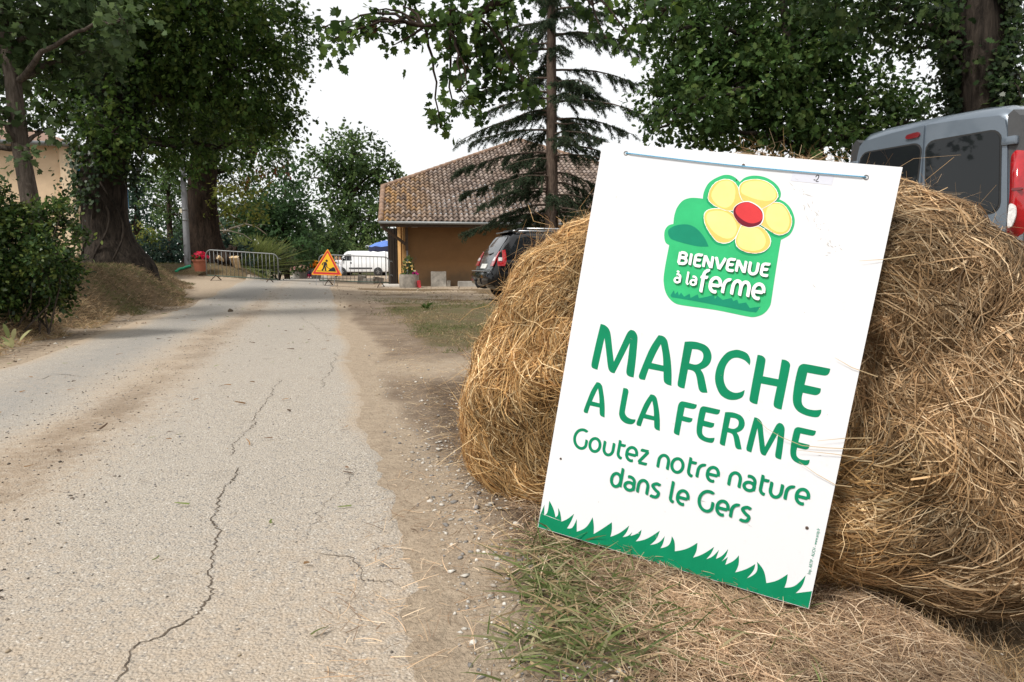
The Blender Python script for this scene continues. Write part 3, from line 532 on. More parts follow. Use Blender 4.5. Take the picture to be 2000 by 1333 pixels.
LOGO={'badge':[(0.252,0.8193,0),(0.2492,0.8384,0),(0.2482,0.8708,0),(0.2489,0.926,1),(0.2371,0.9325,0),(0.2302,0.9495,0),(0.2292,0.9671,0),(0.2365,0.9809,0),(0.2498,0.9872,1),(0.2484,1.0127,0),(0.2523,1.0355,0),(0.2645,1.0559,0),(0.2818,1.065,0),(0.3002,1.0675,0),(0.319,1.0672,1),(0.3186,1.0866,0),(0.3253,1.1092,0),(0.3394,1.1245,0),(0.3615,1.1374,0),(0.3793,1.1396,0),(0.3953,1.1342,0),(0.4099,1.1233,1),(0.4218,1.1366,0),(0.4411,1.1439,0),(0.4676,1.1438,0),(0.4924,1.1354,0),(0.5107,1.1221,0),(0.5205,1.1079,0),(0.5227,1.0961,0),(0.52,1.0876,1),(0.537,1.0809,0),(0.5521,1.0689,0),(0.5637,1.0521,0),(0.5703,1.0348,0),(0.5706,1.0152,0),(0.5653,0.9979,0),(0.5557,0.9877,0),(0.5451,0.9803,1),(0.5461,0.9392,0),(0.5481,0.8813,0),(0.5508,0.82,0),(0.5504,0.7982,0),(0.541,0.7781,0),(0.5257,0.7656,0),(0.506,0.7598,0),(0.4115,0.7633,0),(0.305,0.7616,0),(0.2807,0.7714,0),(0.2625,0.7915,0)],'leaf':[(0.2398,0.9587,0),(0.24,0.97,0),(0.2525,0.9811,0),(0.2704,0.988,0),(0.2922,0.9905,0),(0.3121,0.9849,0),(0.3299,0.9727,0),(0.3452,0.9572,0),(0.3589,0.9367,1),(0.3309,0.9332,0),(0.3022,0.9353,0),(0.2696,0.9398,0),(0.2493,0.9454,0)],'p1':[(0.333,1.0755,0),(0.3357,1.0977,0),(0.3485,1.1169,0),(0.3696,1.1263,0),(0.3881,1.1243,0),(0.4036,1.1134,0),(0.4184,1.0902,0),(0.4325,1.0701,1),(0.4151,1.059,0),(0.4029,1.0435,0),(0.3786,1.044,0),(0.3525,1.0531,0),(0.3364,1.0649,0)],'y1':[(0.3414,1.0763,0),(0.3442,1.0985,0),(0.3561,1.1167,0),(0.3732,1.1233,0),(0.3888,1.1207,0),(0.3997,1.1069,0),(0.4042,1.0888,0),(0.4031,1.0671,0),(0.3923,1.052,0),(0.3776,1.0495,0),(0.3577,1.0577,0)],'p2':[(0.4132,1.099,0),(0.4132,1.115,0),(0.4236,1.1267,0),(0.4488,1.1342,0),(0.4756,1.1318,0),(0.4981,1.12,0),(0.512,1.1041,0),(0.5142,1.0907,0),(0.5036,1.075,0),(0.4781,1.055,1),(0.452,1.069,0),(0.4308,1.0715,0),(0.4195,1.0842,0)],'y2':[(0.4176,1.1009,0),(0.4199,1.1174,0),(0.4354,1.1272,0),(0.4583,1.1308,0),(0.4824,1.1264,0),(0.5016,1.1136,0),(0.5101,1.0987,0),(0.5074,1.0854,0),(0.4881,1.0798,0),(0.4616,1.0808,0),(0.4367,1.0874,0),(0.4231,1.0922,0)],'p3':[(0.4827,1.0539,0),(0.494,1.0719,0),(0.5118,1.0774,0),(0.5309,1.0754,0),(0.5478,1.0609,0),(0.5601,1.0412,0),(0.5634,1.0234,0),(0.5584,1.0041,0),(0.5417,0.9936,0),(0.524,0.9957,0),(0.5048,1.0053,0),(0.4853,1.0159,0),(0.49,1.0303,0)],'y3':[(0.4946,1.0369,0),(0.4959,1.0614,0),(0.5069,1.0723,0),(0.5239,1.0741,0),(0.5401,1.064,0),(0.5525,1.0464,0),(0.5581,1.0258,0),(0.5531,1.0065,0),(0.5377,0.9998,0),(0.5195,1.0046,0),(0.5042,1.0166,0)],'p4':[(0.4382,1.0068,0),(0.452,1.0044,0),(0.4723,1.0068,0),(0.4885,1.0068,0),(0.507,0.9937,0),(0.5191,0.9725,0),(0.5154,0.9527,0),(0.4994,0.9396,0),(0.4797,0.9348,0),(0.4555,0.9369,0),(0.4362,0.9472,0),(0.4289,0.9644,0),(0.432,0.9865,0)],'y4':[(0.4382,1.0015,0),(0.4582,1.003,0),(0.4758,1.0041,0),(0.4904,0.9966,0),(0.5026,0.9827,0),(0.5074,0.968,0),(0.503,0.952,0),(0.4885,0.9428,0),(0.4669,0.94,0),(0.4456,0.9453,0),(0.4344,0.9588,0),(0.4334,0.9805,0)],'p5':[(0.3316,1.0219,0),(0.3388,1.0365,0),(0.3574,1.0429,0),(0.3786,1.0437,0),(0.4042,1.0368,0),(0.4334,1.0115,0),(0.4318,0.9958,0),(0.4257,0.9721,0),(0.4132,0.9574,0),(0.3954,0.9521,0),(0.3763,0.9563,0),(0.3524,0.9792,0),(0.3373,1.0005,0)],'y5':[(0.3382,1.0163,0),(0.3418,1.0303,0),(0.3583,1.0377,0),(0.3796,1.0385,0),(0.399,1.0319,0),(0.4144,1.0187,0),(0.4251,0.9981,0),(0.423,0.9767,0),(0.411,0.9665,0),(0.3929,0.9659,0),(0.3667,0.9781,0),(0.3464,0.9984,0)],'core':[(0.4087,1.0366,0),(0.4089,1.0522,0),(0.4228,1.066,0),(0.4427,1.0712,0),(0.4647,1.0642,0),(0.4818,1.0508,0),(0.488,1.0331,0),(0.4851,1.0174,0),(0.4749,1.0086,0),(0.4552,1.0032,0),(0.4334,1.0084,0),(0.4174,1.0221,0)],'red':[(0.414,1.0403,0),(0.4157,1.056,0),(0.4285,1.0675,0),(0.4459,1.0699,0),(0.4649,1.0627,0),(0.4807,1.0491,0),(0.4872,1.033,0),(0.4812,1.0222,0),(0.4649,1.0148,0),(0.4468,1.0168,0),(0.427,1.0269,0)],'tuft':[(0.2784,0.7841,1),(0.2852,0.7998,1),(0.2905,0.7886,1),(0.2967,0.7983,1),(0.302,0.7871,1),(0.3066,0.7966,1),(0.3171,0.7862,1),(0.331,0.7971,1),(0.3356,0.7858,1),(0.3537,0.7989,1),(0.3587,0.7885,1),(0.3806,0.7967,0),(0.3977,0.8051,1),(0.403,0.7931,1),(0.4071,0.804,1),(0.4242,0.7946,1),(0.4469,0.8038,1),(0.4528,0.7959,1),(0.4624,0.8015,1),(0.4679,0.7913,1),(0.4871,0.7975,1),(0.4992,0.7838,1),(0.5265,0.7928,1),(0.518,0.7749,1),(0.4884,0.7742,0),(0.4089,0.7772,0),(0.3305,0.7792,0),(0.2825,0.7792,1)]}

# ---------------------------------------------------------------- the hay bale
UF, NF = np.array([.9237, -.3831]), np.array([-.3831, -.9237])          # along the face, and out of the face towards the lane
BC = np.array([.10, 2.2]) - NF * .075
OUT = [(-.42, .42), (-.27, .79), (.0, 1.045), (.18, 1.15), (.45, 1.245), (.72, 1.265), (.97, 1.19), (1.16, 1.065), (1.30, .92), (1.45, .70), (1.58, .42), (1.60, .1), (1.36, -.1), (.65, -.05), (.0, .03), (-.26, .06), (-.40, .2)]
oc = catmull(OUT, 12, True); CEN = np.array([.62, .6])
oa = np.unwrap(np.arctan2(oc[:, 1] - CEN[1], oc[:, 0] - CEN[0])); orr = np.linalg.norm(oc - CEN, axis=1)
o_ = np.argsort(np.mod(oa, 2 * math.pi)); OA, OR = np.mod(oa, 2 * math.pi)[o_], orr[o_]
def o_rad(a): return np.interp(np.mod(a, 2 * math.pi), OA, OR, period=2 * math.pi)
def bale_S(a, r):
    R_ = o_rad(a); f = np.minimum(r, 1.0); wall = np.maximum(r - 1, 0)
    rad = R_ * f * (1 + .025 * np.sin(np.minimum(wall, 1) * math.pi)) * (1 - .14 * sm((wall - .82) / .18))
    back = .17 * np.clip((f - .62) / .38, 0, 1) ** 2.4 - .04 * (1 - f ** 2) + wall * 1.2
    s = CEN[0] + rad * np.cos(a); z = CEN[1] + rad * np.sin(a)
    p = np.stack([BC[0] + UF[0] * s - NF[0] * back, BC[1] + UF[1] * s - NF[1] * back, z + .012], -1)
    d = ((fbm(p.reshape(-1, 3) * 4.2, 3) - .5) * .18 + (fbm(p.reshape(-1, 3) * 11, 3) - .5) * .1).reshape(s.shape)
    dirv = np.stack([UF[0] * np.cos(a) * f ** 3 + NF[0] * (1 - f ** 3) * (wall <= 0), UF[1] * np.cos(a) * f ** 3 + NF[1] * (1 - f ** 3) * (wall <= 0), np.sin(a) * f ** 3], -1)
    on_sign = (f < .8)[..., None] if False else 1
    return p + dirv * (d[..., None] - .02)
def bale_N(a, r):
    e = .02; da = bale_S(a + e, r) - bale_S(a - e, r); dr = bale_S(a, r + e) - bale_S(a, np.maximum(r - e, .01))
    n_ = unit(np.cross(da, dr)); c = np.array([BC[0] + UF[0] * .62 - NF[0] * .6, BC[1] + UF[1] * .62 - NF[1] * .6, .6])
    return n_ * np.sign(np.sum(n_ * (bale_S(a, r) - c), -1, keepdims=True))
ag, rg = np.linspace(0, 2 * math.pi, 221)[:-1], np.concatenate([np.linspace(.02, 1, 60), np.linspace(1.04, 2, 40)])
Ag, Rg = np.meshgrid(ag, rg, indexing='ij'); Vb = bale_S(Ag, Rg).reshape(-1, 3); na, nr_ = Ag.shape
I = np.arange(na * nr_).reshape(na, nr_); J = np.roll(I, -1, 0)
Fb = np.stack([I[:, :-1], J[:, :-1], J[:, 1:], I[:, 1:]], -1).reshape(-1, 4)
bm_core = pmat('matted_hay', (.10, .058, .026), .95, var=.6, scale=35, bump=.9, bscale=120)
bale = npmesh('hay_bale', Vb, Fb, bm_core, smooth=True)
bm = bmesh.new(); bm.from_mesh(bale.data)
for cr_ in (0, nr_ - 1):
    bm.verts.ensure_lookup_table(); bm.faces.new([bm.verts[i * nr_ + cr_] for i in range(na)])
bmesh.ops.recalc_face_normals(bm, faces=bm.faces); bm.to_mesh(bale.data); bm.free()
tag(bale, 'large round bale of golden hay sagging beside the lane behind the white sign', 'hay bale')
HAY = .95 * np.array([(.45, .275, .11), (.55, .355, .155), (.35, .2, .075), (.61, .43, .21), (.25, .14, .055), (.49, .32, .15), (.68, .52, .3)])
HAYG = .92 * np.array([(.35, .225, .115), (.45, .3, .165), (.26, .16, .08), (.54, .39, .23), (.17, .108, .055), (.39, .26, .14), (.64, .49, .31)])
def strands(n, S_, Lr, wr_, lift, endlift, a=None, r=None, turn=.5, front=True, tang=.5):
    if a is None:
        a = rng.uniform(0, 2 * math.pi, n); r = np.sqrt(rng.uniform(.004, 1.0, n)) if front else rng.uniform(.9, 1.95, n)
        if front: r = np.where(rng.uniform(0, 1, n) < .2, rng.uniform(.9, 1.25, n), r)
    L = rng.uniform(*Lr, n); p0 = bale_S(a, r)
    ang = (fbm(p0 * 3.1 + 5, 3) - .5) * 7.5 * (1 - .55 * sm((r - .55) / .3)) + rng.normal(0, tang, n)
    ang = np.where(rng.uniform(0, 1, n) < .5, ang, ang + math.pi); k = rng.normal(0, turn, n)
    P = []; ds = L / (S_ - 1)
    h0 = rng.uniform(0, lift, n)
    el = np.abs(rng.normal(0, endlift, n)); e0 = np.abs(rng.normal(0, endlift * .5, n))
    hump = rng.uniform(0, .05, n) * L
    for i in range(S_):
        t = i / (S_ - 1)
        p = bale_S(a, r); N_ = bale_N(a, r)
        P.append(p + N_ * (h0 + el * t ** 2.2 + e0 * (1 - t) ** 2.2 + hump * 4 * t * (1 - t))[:, None])
        Ra = o_rad(a) * np.clip(r, .12, 1)
        a = a + ds * np.cos(ang) / Ra; rstep = np.where(r < 1, o_rad(a), 1.2)
        r = np.clip(r + ds * np.sin(ang) / rstep, .03, 1.98); ang = ang + k / S_
    P = np.stack(P, 1); nr2 = bale_N(a, r)
    return P, rng.uniform(*wr_, n), unit(nr2 + rng.normal(0, .35, (n, 3)))
def hay_col(P):
    n = len(P); q = P[:, P.shape[1] // 2]; g = sm((q[:, 0] - .55) / .7 + (fbm(q * 2.5, 3) - .5) * 1.6)[:, None]
    i = rng.integers(0, len(HAY), n); c = HAY[i] * (1 - g) + HAYG[i] * g
    g2 = sm((fbm(q * 5 + 3, 3) - .5) * 4.5 + .3)[:, None]  # shade of the gaps between clumps, painted into the stalk colour
    top = sm((q[:, 2] - 1.02) / .15 + (fbm(q * 6, 2) - .5))[:, None]; c = c * (1 - .5 * top) + HAYG[i] * .5 * top
    return c * (.42 + 1.15 * rng.beta(1.6, 1.6, (n, 1))) * 1.12 * (1 - .5 * g2)
def hay(name, n, *a, **k):
    P, w_, N_ = strands(n, *a, **k)
    o = ribbons(name, P, w_, N_, hay_col(P), M['straw'], bale, taper=.45); o['label'] = 'tangled golden stalks over the bale'
    return o
sets = [strands(44000, 6, (.07, .32), (.0018, .0044), .03, .01), strands(7000, 6, (.05, .2), (.004, .009), .03, .006, turn=.9), strands(16000, 6, (.07, .3), (.0018, .004), .025, .012, front=False), strands(5200, 7, (.1, .3), (.0013, .0024), .02, .035, turn=1.6, tang=1.2)]
# wisps standing off the outline
n = 2300; a = rng.uniform(0, math.pi * 1.08, n); a = np.where(rng.uniform(0, 1, n) < .42, rng.uniform(2.5, 3.75, n), a)
sets.append(strands(n, 7, (.06, .24), (.0011, .002), .01, .055, a=a, r=rng.uniform(.8, 1.25, n), turn=1.2, tang=1.0))
for k_, st_ in enumerate(sets):
    if k_ == 0: Pall, Wall, Nall = [], [], []
    P = st_[0]
    if P.shape[1] == 6:
        t6, t7 = np.linspace(0, 1, 6), np.linspace(0, 1, 7); j6 = np.clip(np.searchsorted(t6, t7, 'right') - 1, 0, 4); f7 = ((t7 - t6[j6]) * 5)[None, :, None]
        P = P[:, j6] * (1 - f7) + P[:, j6 + 1] * f7
    Pall.append(P); Wall.append(st_[1]); Nall.append(st_[2])
Pall, Wall, Nall = np.concatenate(Pall), np.concatenate(Wall), np.concatenate(Nall)
# nothing may poke through the board leaning on the bale
S_TL, S_TR, S_BR, S_BL = (np.array(v) for v in ((.263, 2.116, 1.308), (.994, 1.813, 1.195), (.812, 1.796, .007), (.081, 2.099, .12)))
SU = (S_BR - S_BL) / .8; SV = (S_TL - S_BL); SV = SV - SU * SV.dot(SU); SV /= np.linalg.norm(SV); SN = np.cross(SU, SV)
q = Pall - S_BL; du, dv, dn = q @ SU, q @ SV, q @ SN
over = (du > -.012) & (du < .812) & (dv > -.02) & (dv < 1.21) & (dn > -.012)
Pall = Pall - SN * np.where(over, dn + .014, 0)[..., None]
hs_ = ribbons('hay', Pall, Wall, Nall, hay_col(Pall), M['straw'], bale, taper=.45); hs_['kind'] = 'stuff'
# a few stalks lying across the edge of the board
def b2w(u, v, n=0.0): return S_BL + SU * u + SV * v + SN * n
ext = [[(.845, .66, .004), (.78, .672, .006), (.735, .69, .009)], [(.85, .468, .005), (.79, .452, .007), (.70, .44, .01), (.62, .455, .012), (.575, .485, .014)], [(.86, .5, .01), (.80, .485, .012), (.735, .462, .012)],
       [(.84, .36, .003), (.8, .355, .005), (.75, .372, .008), (.70, .395, .01)], [(.87, .985, .004), (.80, .962, .006), (.745, .95, .01)], [(.84, .44, .004), (.78, .436, .008), (.69, .425, .012)]]
Pe = np.stack([np.stack([np.interp(np.linspace(0, len(e) - 1, 7), range(len(e)), [b2w(*p)[k] for p in e]) for k in range(3)], 1) for e in ext])
for k in range(len(ext)): ribbons('stalk', Pe[k:k + 1], np.full(1, .0022), SN[None], np.array([(.5, .38, .22)]), M['straw'], bale)
# blue twine round the bale
bm = bmesh.new()
def bale_line(a0, a1, r0, r1, lift, n=30):
    t = np.linspace(0, 1, n); a = a0 + (a1 - a0) * t; r = r0 + (r1 - r0) * t + .02 * np.sin(t * 9)
    return bale_S(a, r) + bale_N(a, r) * (lift + .006 * np.sin(t * 14))[:, None]
add_tube(bm, bale_line(.30, 1.75, .99, 1.02, .016), .0022, 5)
add_tube(bm, bale_line(.55, 1.1, 1.1, 1.14, .02), .0022, 5)
pl = bale_S(np.array([1.45]), np.array([1.0]))[0]; pl2 = bale_S(np.array([1.22]), np.array([1.02]))[0]
add_tube(bm, [pl + (pl2 - pl) * t + np.array([0, 0, .045 * math.sin(math.pi * t) + .01]) for t in np.linspace(0, 1, 12)], .0022, 5)
pl = bale_S(np.array([.78]), np.array([1.05]))[0]; pl2 = bale_S(np.array([.56]), np.array([1.02]))[0]
add_tube(bm, [pl + (pl2 - pl) * t + np.array([0, 0, .05 * math.sin(math.pi * t) + .01]) for t in np.linspace(0, 1, 12)], .0022, 5)
bm_obj('twine', bm, M['twine'], bale, smooth=True)

# ---------------------------------------------------------------- the leaning sign
sign = empty('farm_market_sign', b2w(.4, 0, 0), label='white board leaning on the hay bale with green writing and a flower emblem', cat='sign')
SR = Matrix((SU, SV, SN)).transposed().to_4x4(); SR.translation = Vector(S_BL)
sign.matrix_world = SR                                               # local x along the bottom, y up the board, z out of it
def board_mat():
    m, N, L, b = new_mat('white_board'); tc = N.new('ShaderNodeTexCoord'); v = tc.outputs['Object']
    n1, n2_ = noise(N, L, v, 5, 8, .75, 1.2), noise(N, L, v, 26, 6, .8)
    f = math_(N, L, 'MULTIPLY', ramp(N, L, n1, [(.54, 0.0), (.7, 1.0)]), ramp(N, L, n2_, [(.48, 0.0), (.7, .5)]))
    L.new(mixc(N, L, f, (.69, .695, .715), (.45, .41, .35)), b.inputs['Base Color']); b.inputs['Roughness'].default_value = .42; b.inputs['Specular IOR Level'].default_value = .3
    return m
bm = bmesh.new(); add_box(bm, (.4, .6, -.0025), (.8, 1.2, .005))
board = bm_obj('board', bm, board_mat(), sign)
def print_mat(n, c, scratch=0):
    m, N, L, b = new_mat(n); tc = N.new('ShaderNodeTexCoord'); v = tc.outputs['Object']
    col = mixc(N, L, ramp(N, L, noise(N, L, v, 9, 6, .7), [(.3, 0.0), (.7, 1.0)]), tuple(x * .9 for x in c), tuple(min(1, x * 1.12) for x in c))
    col = mixc(N, L, ramp(N, L, noise(N, L, v, 70, 4, .8, 2.0), [(.745, 0.0), (.77, .8)]), col, (.7, .72, .7))
    L.new(col, b.inputs['Base Color']); b.inputs['Roughness'].default_value = .5; b.inputs['Specular IOR Level'].default_value = .15
    return m
GREEN = print_mat('green_ink', (.003, .2, .092)); WHITE = print_mat('white_ink', (.82, .82, .82))
BADGE = print_mat('light_green_ink', (.035, .43, .165)); DKG = print_mat('dark_green_ink', (.008, .225, .13)); MIDG = print_mat('mid_green_ink', (.012, .3, .12))
YEL = print_mat('pale_yellow_ink', (.84, .76, .26)); ORA = print_mat('apricot_ink', (.82, .52, .14)); REDI = print_mat('red_ink', (.58, .045, .05)); MAR = print_mat('maroon_ink', (.15, .012, .025))
PAPER = pmat('paper', (.6, .61, .68), .8, var=.03); INK = pmat('black_ink', (.01, .01, .015), .6)
class Flat:
    """flat printed shapes, every next shape a hair above the last"""
    def __init__(s): s.v, s.f, s.m, s.z = [], [], [], .0004
    def poly(s, outer, hole=None, mi=0, step=.00012, z=None):
        s.z += step; loops = [[Vector((p[0], p[1], 0)) for p in outer]] + ([[Vector((p[0], p[1], 0)) for p in hole]] if hole is not None else [])
        pts = [p for l in loops for p in l]; o = len(s.v)
        for t in tessellate_polygon(loops):
            a, b, c = (pts[i] for i in t)
            if (b - a).cross(c - a).z < 0: t = (t[0], t[2], t[1])
            s.f.append([o + i for i in t]); s.m.append(mi)
        s.v += [(p.x, p.y, s.z if z is None else z) for p in pts]
    def stroke(s, P, w, mi=0, closed=False, ends=(1, 1)):
        P = np.asarray(P, float)
        if closed: T = unit(np.roll(P, -1, 0) - np.roll(P, 1, 0))
        else: T = unit(np.gradient(P, axis=0))
        nn = np.stack([-T[:, 1], T[:, 0]], 1); s.z += .00006; o = len(s.v); m = len(P)
        wv = np.full(m, w / 2)
        if closed:
            A, B = P + nn * wv[:, None], P - nn * wv[:, None]
            s.v += [(*p, s.z) for p in A] + [(*p, s.z) for p in B]
            for i in range(m): k = (i + 1) % m; s.f += [[o + i, o + m + i, o + m + k], [o + i, o + m + k, o + k]]; s.m += [mi, mi]
        else:
            c = w * .42                                              # one rounded corner on each end
            poly = [P[0] + nn[0] * w / 2 + T[0] * c * ends[0], P[0] + nn[0] * w / 2 * .6 + T[0] * c * .25 * ends[0], P[0] + nn[0] * w * .02, P[0] - nn[0] * w / 2]
            poly += [P[i] - nn[i] * w / 2 for i in range(1, m - 1)]
            poly += [P[-1] - nn[-1] * w / 2 - T[-1] * c * ends[1], P[-1] - nn[-1] * w * .3 - T[-1] * c * .25 * ends[1], P[-1] - nn[-1] * w * .02, P[-1] + nn[-1] * w / 2]
            poly += [P[i] + nn[i] * w / 2 for i in range(m - 2, 0, -1)]
            s.poly(poly, mi=mi, step=0)
    def build(s, name, mats, parent):
        return npmesh(name, s.v, s.f, mats, parent, mi=s.m)
def C(*p): return catmull([(*q[:2],) + ((1,) if len(q) > 2 else ()) for q in p], 7)
def ell(cx, cy, rx, ry, a0=0, a1=360, n=28):
    t = np.radians(np.linspace(a0, a1, n)); return np.stack([cx + rx * np.cos(t), cy + ry * np.sin(t)], 1)
def J_(*ps): return np.concatenate(ps)
# glyphs as pen strokes; x-height 1, widths in x-heights: (advance, strokes)
def arch(x0, x1, r=.5): 
    m = (x0 + x1) / 2; return J_([(x0, 0), (x0, .3)], ell(m, .55, (x1 - x0) / 2, .45, 180, 0, 18), [(x1, .3), (x1, 0)])
GL = {
    'o': (.98, [('c', ell(.42, .5, .36, .5)[:-1])]), 'n': (.92, [arch(.1, .74)]), 'm': (1.38, [arch(.1, .64), arch(.64, 1.18)]),
    'u': (.92, [J_([(.1, 1), (.1, .7)], ell(.42, .45, .32, .45, 180, 360, 18), [(.74, .7), (.74, 1)])]),
    't': (.68, [J_([(.2, 1.32), (.2, .6)], ell(.47, .34, .27, .34, 180, 280, 10)), [(.2, .98), (.62, .98)]]),
    'e': (.90, [J_([(.765, .44)], ell(.43, .55, .335, .45, 0, 180, 16), ell(.45, .45, .355, .45, 186, 296, 12)), [(.13, .455), (.76, .455)]]),
    'z': (.78, [[(.08, .98), (.62, .98)], [(.62, .98), (.06, .02)], [(.08, .02), (.66, .02)]]),
    'r': (.62, [J_([(.1, 0), (.1, .45)], ell(.44, .5, .34, .49, 180, 75, 12))]),
    'a': (.90, [J_(ell(.36, .64, .34, .36, 118, 0, 12), [(.7, .3), (.7, .04)]), ('c', ell(.41, .29, .31, .29)[:-1])]),
    'd': (.95, [('c', ell(.40, .5, .32, .5)[:-1]), [(.74, 1.5), (.74, .05)]]),
    's': (.78, [C((.62, .93), (.36, 1.0), (.12, .8), (.34, .54), (.58, .36), (.5, .06), (.26, 0), (.06, .06))]),
    'l': (.46, [J_([(.12, 1.5), (.12, .4)], ell(.36, .26, .24, .26, 180, 275, 9))]),
    'f': (.66, [J_([(.2, -.18), (.2, 1.0)], ell(.5, 1.08, .30, .34, 180, 80, 10)), [(.0, .92), (.52, .92)]]),
    'G': (1.16, [J_(ell(.62, .7, .54, .72, 58, 268, 26), ell(.62, .36, .34, .38, 276, 358, 8), [(.96, .5), (.96, .74)])]),
    'B': (.84, [[(.1, 1), (.1, 0)], J_([(.1, .97), (.3, .97)], ell(.36, .76, .24, .21, 85, -85, 12), [(.3, .55), (.12, .55)]), J_([(.2, .53), (.34, .53)], ell(.4, .28, .26, .25, 85, -85, 12), [(.3, .03), (.1, .03)])]),
    'I': (.36, [[(.12, 1), (.12, 0)]]), 'E': (.70, [J_([(.62, .97), (.36, .97)], ell(.3, .75, .2, .22, 95, 175, 6), ell(.3, .25, .2, .22, 185, 265, 6), [(.36, .03), (.62, .03)]), [(.12, .52), (.54, .52)]]),
    'N': (.90, [[(.1, 0), (.1, 1)], [(.1, 1), (.68, 0)], [(.68, 0), (.68, 1)]]), 'V': (.84, [[(.02, 1), (.38, 0)], [(.38, 0), (.72, 1)]]),
    'U': (.88, [J_([(.1, 1), (.1, .45)], ell(.38, .36, .28, .36, 180, 360, 14), [(.66, .45), (.66, 1)])]), ' ': (.5, [])}
GL['à'] = (GL['a'][0], GL['a'][1] + [[(.22, 1.42), (.46, 1.2)]])
def write(F, text, x0, x1, y0, h, wgt, mi=0, off=(0, 0)):
    """write text between x0 and x1 on baseline y0 with x-height (or cap height) h and stroke width wgt"""
    tot = sum(GL[c][0] for c in text[:-1]) + GL[text[-1]][0] - .12
    sx = (x1 - x0) / tot; x = x0; hh = h - wgt
    for c in text:
        for st in GL[c][1]:
            cl = isinstance(st, tuple); P = np.array(st[1] if cl else st, float)
            if len(P) == 2: P = np.array([P[0], P[0] * .66 + P[1] * .34, P[0] * .33 + P[1] * .67, P[1]])
            P = np.stack([x + P[:, 0] * sx + off[0], y0 + wgt / 2 + P[:, 1] * hh + off[1]], 1)
            F.stroke(P, wgt, mi, cl)
        x += GL[c][0] * sx
F = Flat()
for o, h in LETTERS: F.poly(catmull(o, 5, True), catmull(h, 5, True) if h else None, step=0.00002)
F.build('heading_lettering', [GREEN], sign)['label'] = 'MARCHE A LA FERME in large green capitals'
F = Flat(); write(F, 'Goutez notre nature', .0656, .7426, .2765, .0495, .0092); write(F, 'dans le Gers', .2001, .6071, .1885, .0495, .0092)
F.build('slogan_lettering', [GREEN], sign)['label'] = 'Goutez notre nature dans le Gers in green'
F = Flat(); F.poly(catmull(GRASS_EDGE, 5, True)); F.build('grass_border', [GREEN], sign)
F = Flat()
LG = {k: catmull(v, 5, True) for k, v in LOGO.items()}
F.poly(LG['badge'], mi=0)
def grow(p, d):
    c = p.mean(0); return c + (p - c) * (1 + d)
for k in '12345': F.poly(grow(LG['p' + k], .04) + np.array([-.002, -.0065]), mi=5, step=.00004)
F.poly(LG['leaf'], mi=1); F.poly(LG['tuft'], mi=1)
for k in '51342':
    p = LG['p' + k]; rough = p + rng.normal(0, .00035, p.shape)
    F.poly(grow(rough, .035), mi=2); F.poly(p, mi=4); F.poly(LG['y' + k], mi=3)
F.poly(grow(LG['core'], .05) + np.array([.001, .0006]), mi=2); F.poly(LG['core'], mi=7); F.poly(LG['red'], mi=6)
for pts in ([(470, 300), (455, 250), (470, 190), (500, 150)], [(740, 200), (765, 130), (830, 112), (910, 128)], [(1105, 340), (1135, 385), (1142, 425)], [(480, 560), (530, 610), (600, 635), (640, 625)], [(840, 710), (900, 705), (940, 680)]):
    pass
for dx, dy, mi in ((.0007, -.0013, 1), (0, 0, 2)):
    write(F, 'BIENVENUE', .2812, .5292, .8735, .0412, .0080, mi, (dx, dy)); F.z += .0001
    write(F, 'à la', .2805, .345, .8205, .0295, .0060, mi, (dx, dy)); write(F, 'ferme', .3532, .5275, .8085, .049, .0092, mi, (dx, dy)); F.z += .0001
F.build('emblem', [BADGE, DKG, WHITE, YEL, ORA, MIDG, REDI, MAR], sign)['label'] = 'green emblem with a yellow flower and white words of welcome'
F = Flat(); F.poly([(.541, 1.1625), (.645, 1.1625), (.644, 1.1385), (.5395, 1.1395)], mi=0)
F.stroke(C((.6005, 1.155), (.603, 1.1605), (.6075, 1.159), (.6065, 1.151), (.6005, 1.1445), (.597, 1.1455), (.599, 1.148), (.605, 1.144), (.61, 1.1445)), .0024, 1); F.build('paper_number', [PAPER, INK], sign)['label'] = 'small white paper with handwritten figure 2'
bm = bmesh.new()
tw = [(.0758, 1.1746, .001)] + [(.0758 + .645 * t, 1.1746 - .008 * t - .0045 * math.sin(math.pi * t), .004) for t in np.linspace(.02, .98, 16)] + [(.7208, 1.1666, .001)]
add_tube(bm, tw, .0019, 6); bm_obj('twine', bm, M['twine'], sign, smooth=True)
for u, v in ((.0758, 1.1746), (.7208, 1.1666)):
    bm = bmesh.new(); add_tube(bm, [(u + .0055 * math.cos(a), v + .0055 * math.sin(a), .0012) for a in np.linspace(0, 2 * math.pi, 17)[:-1]], .0011, 6, closed=True)
    bm_obj('eyelet', bm, M['galv'], sign, smooth=True)
for u, v, r in ((.0366, .2331, .0035), (.7542, .2194, .0045), (.4111, 1.1698, .004), (.4, 1.128, .002)):
    bm = bmesh.new(); add_lathe(bm, [(r, .0002), (r, .0014), (r * .6, .0022), (0.0, .0024)], 10, (u, v, 0))
    bm_obj('screw', bm, M['rust'], sign, smooth=True)
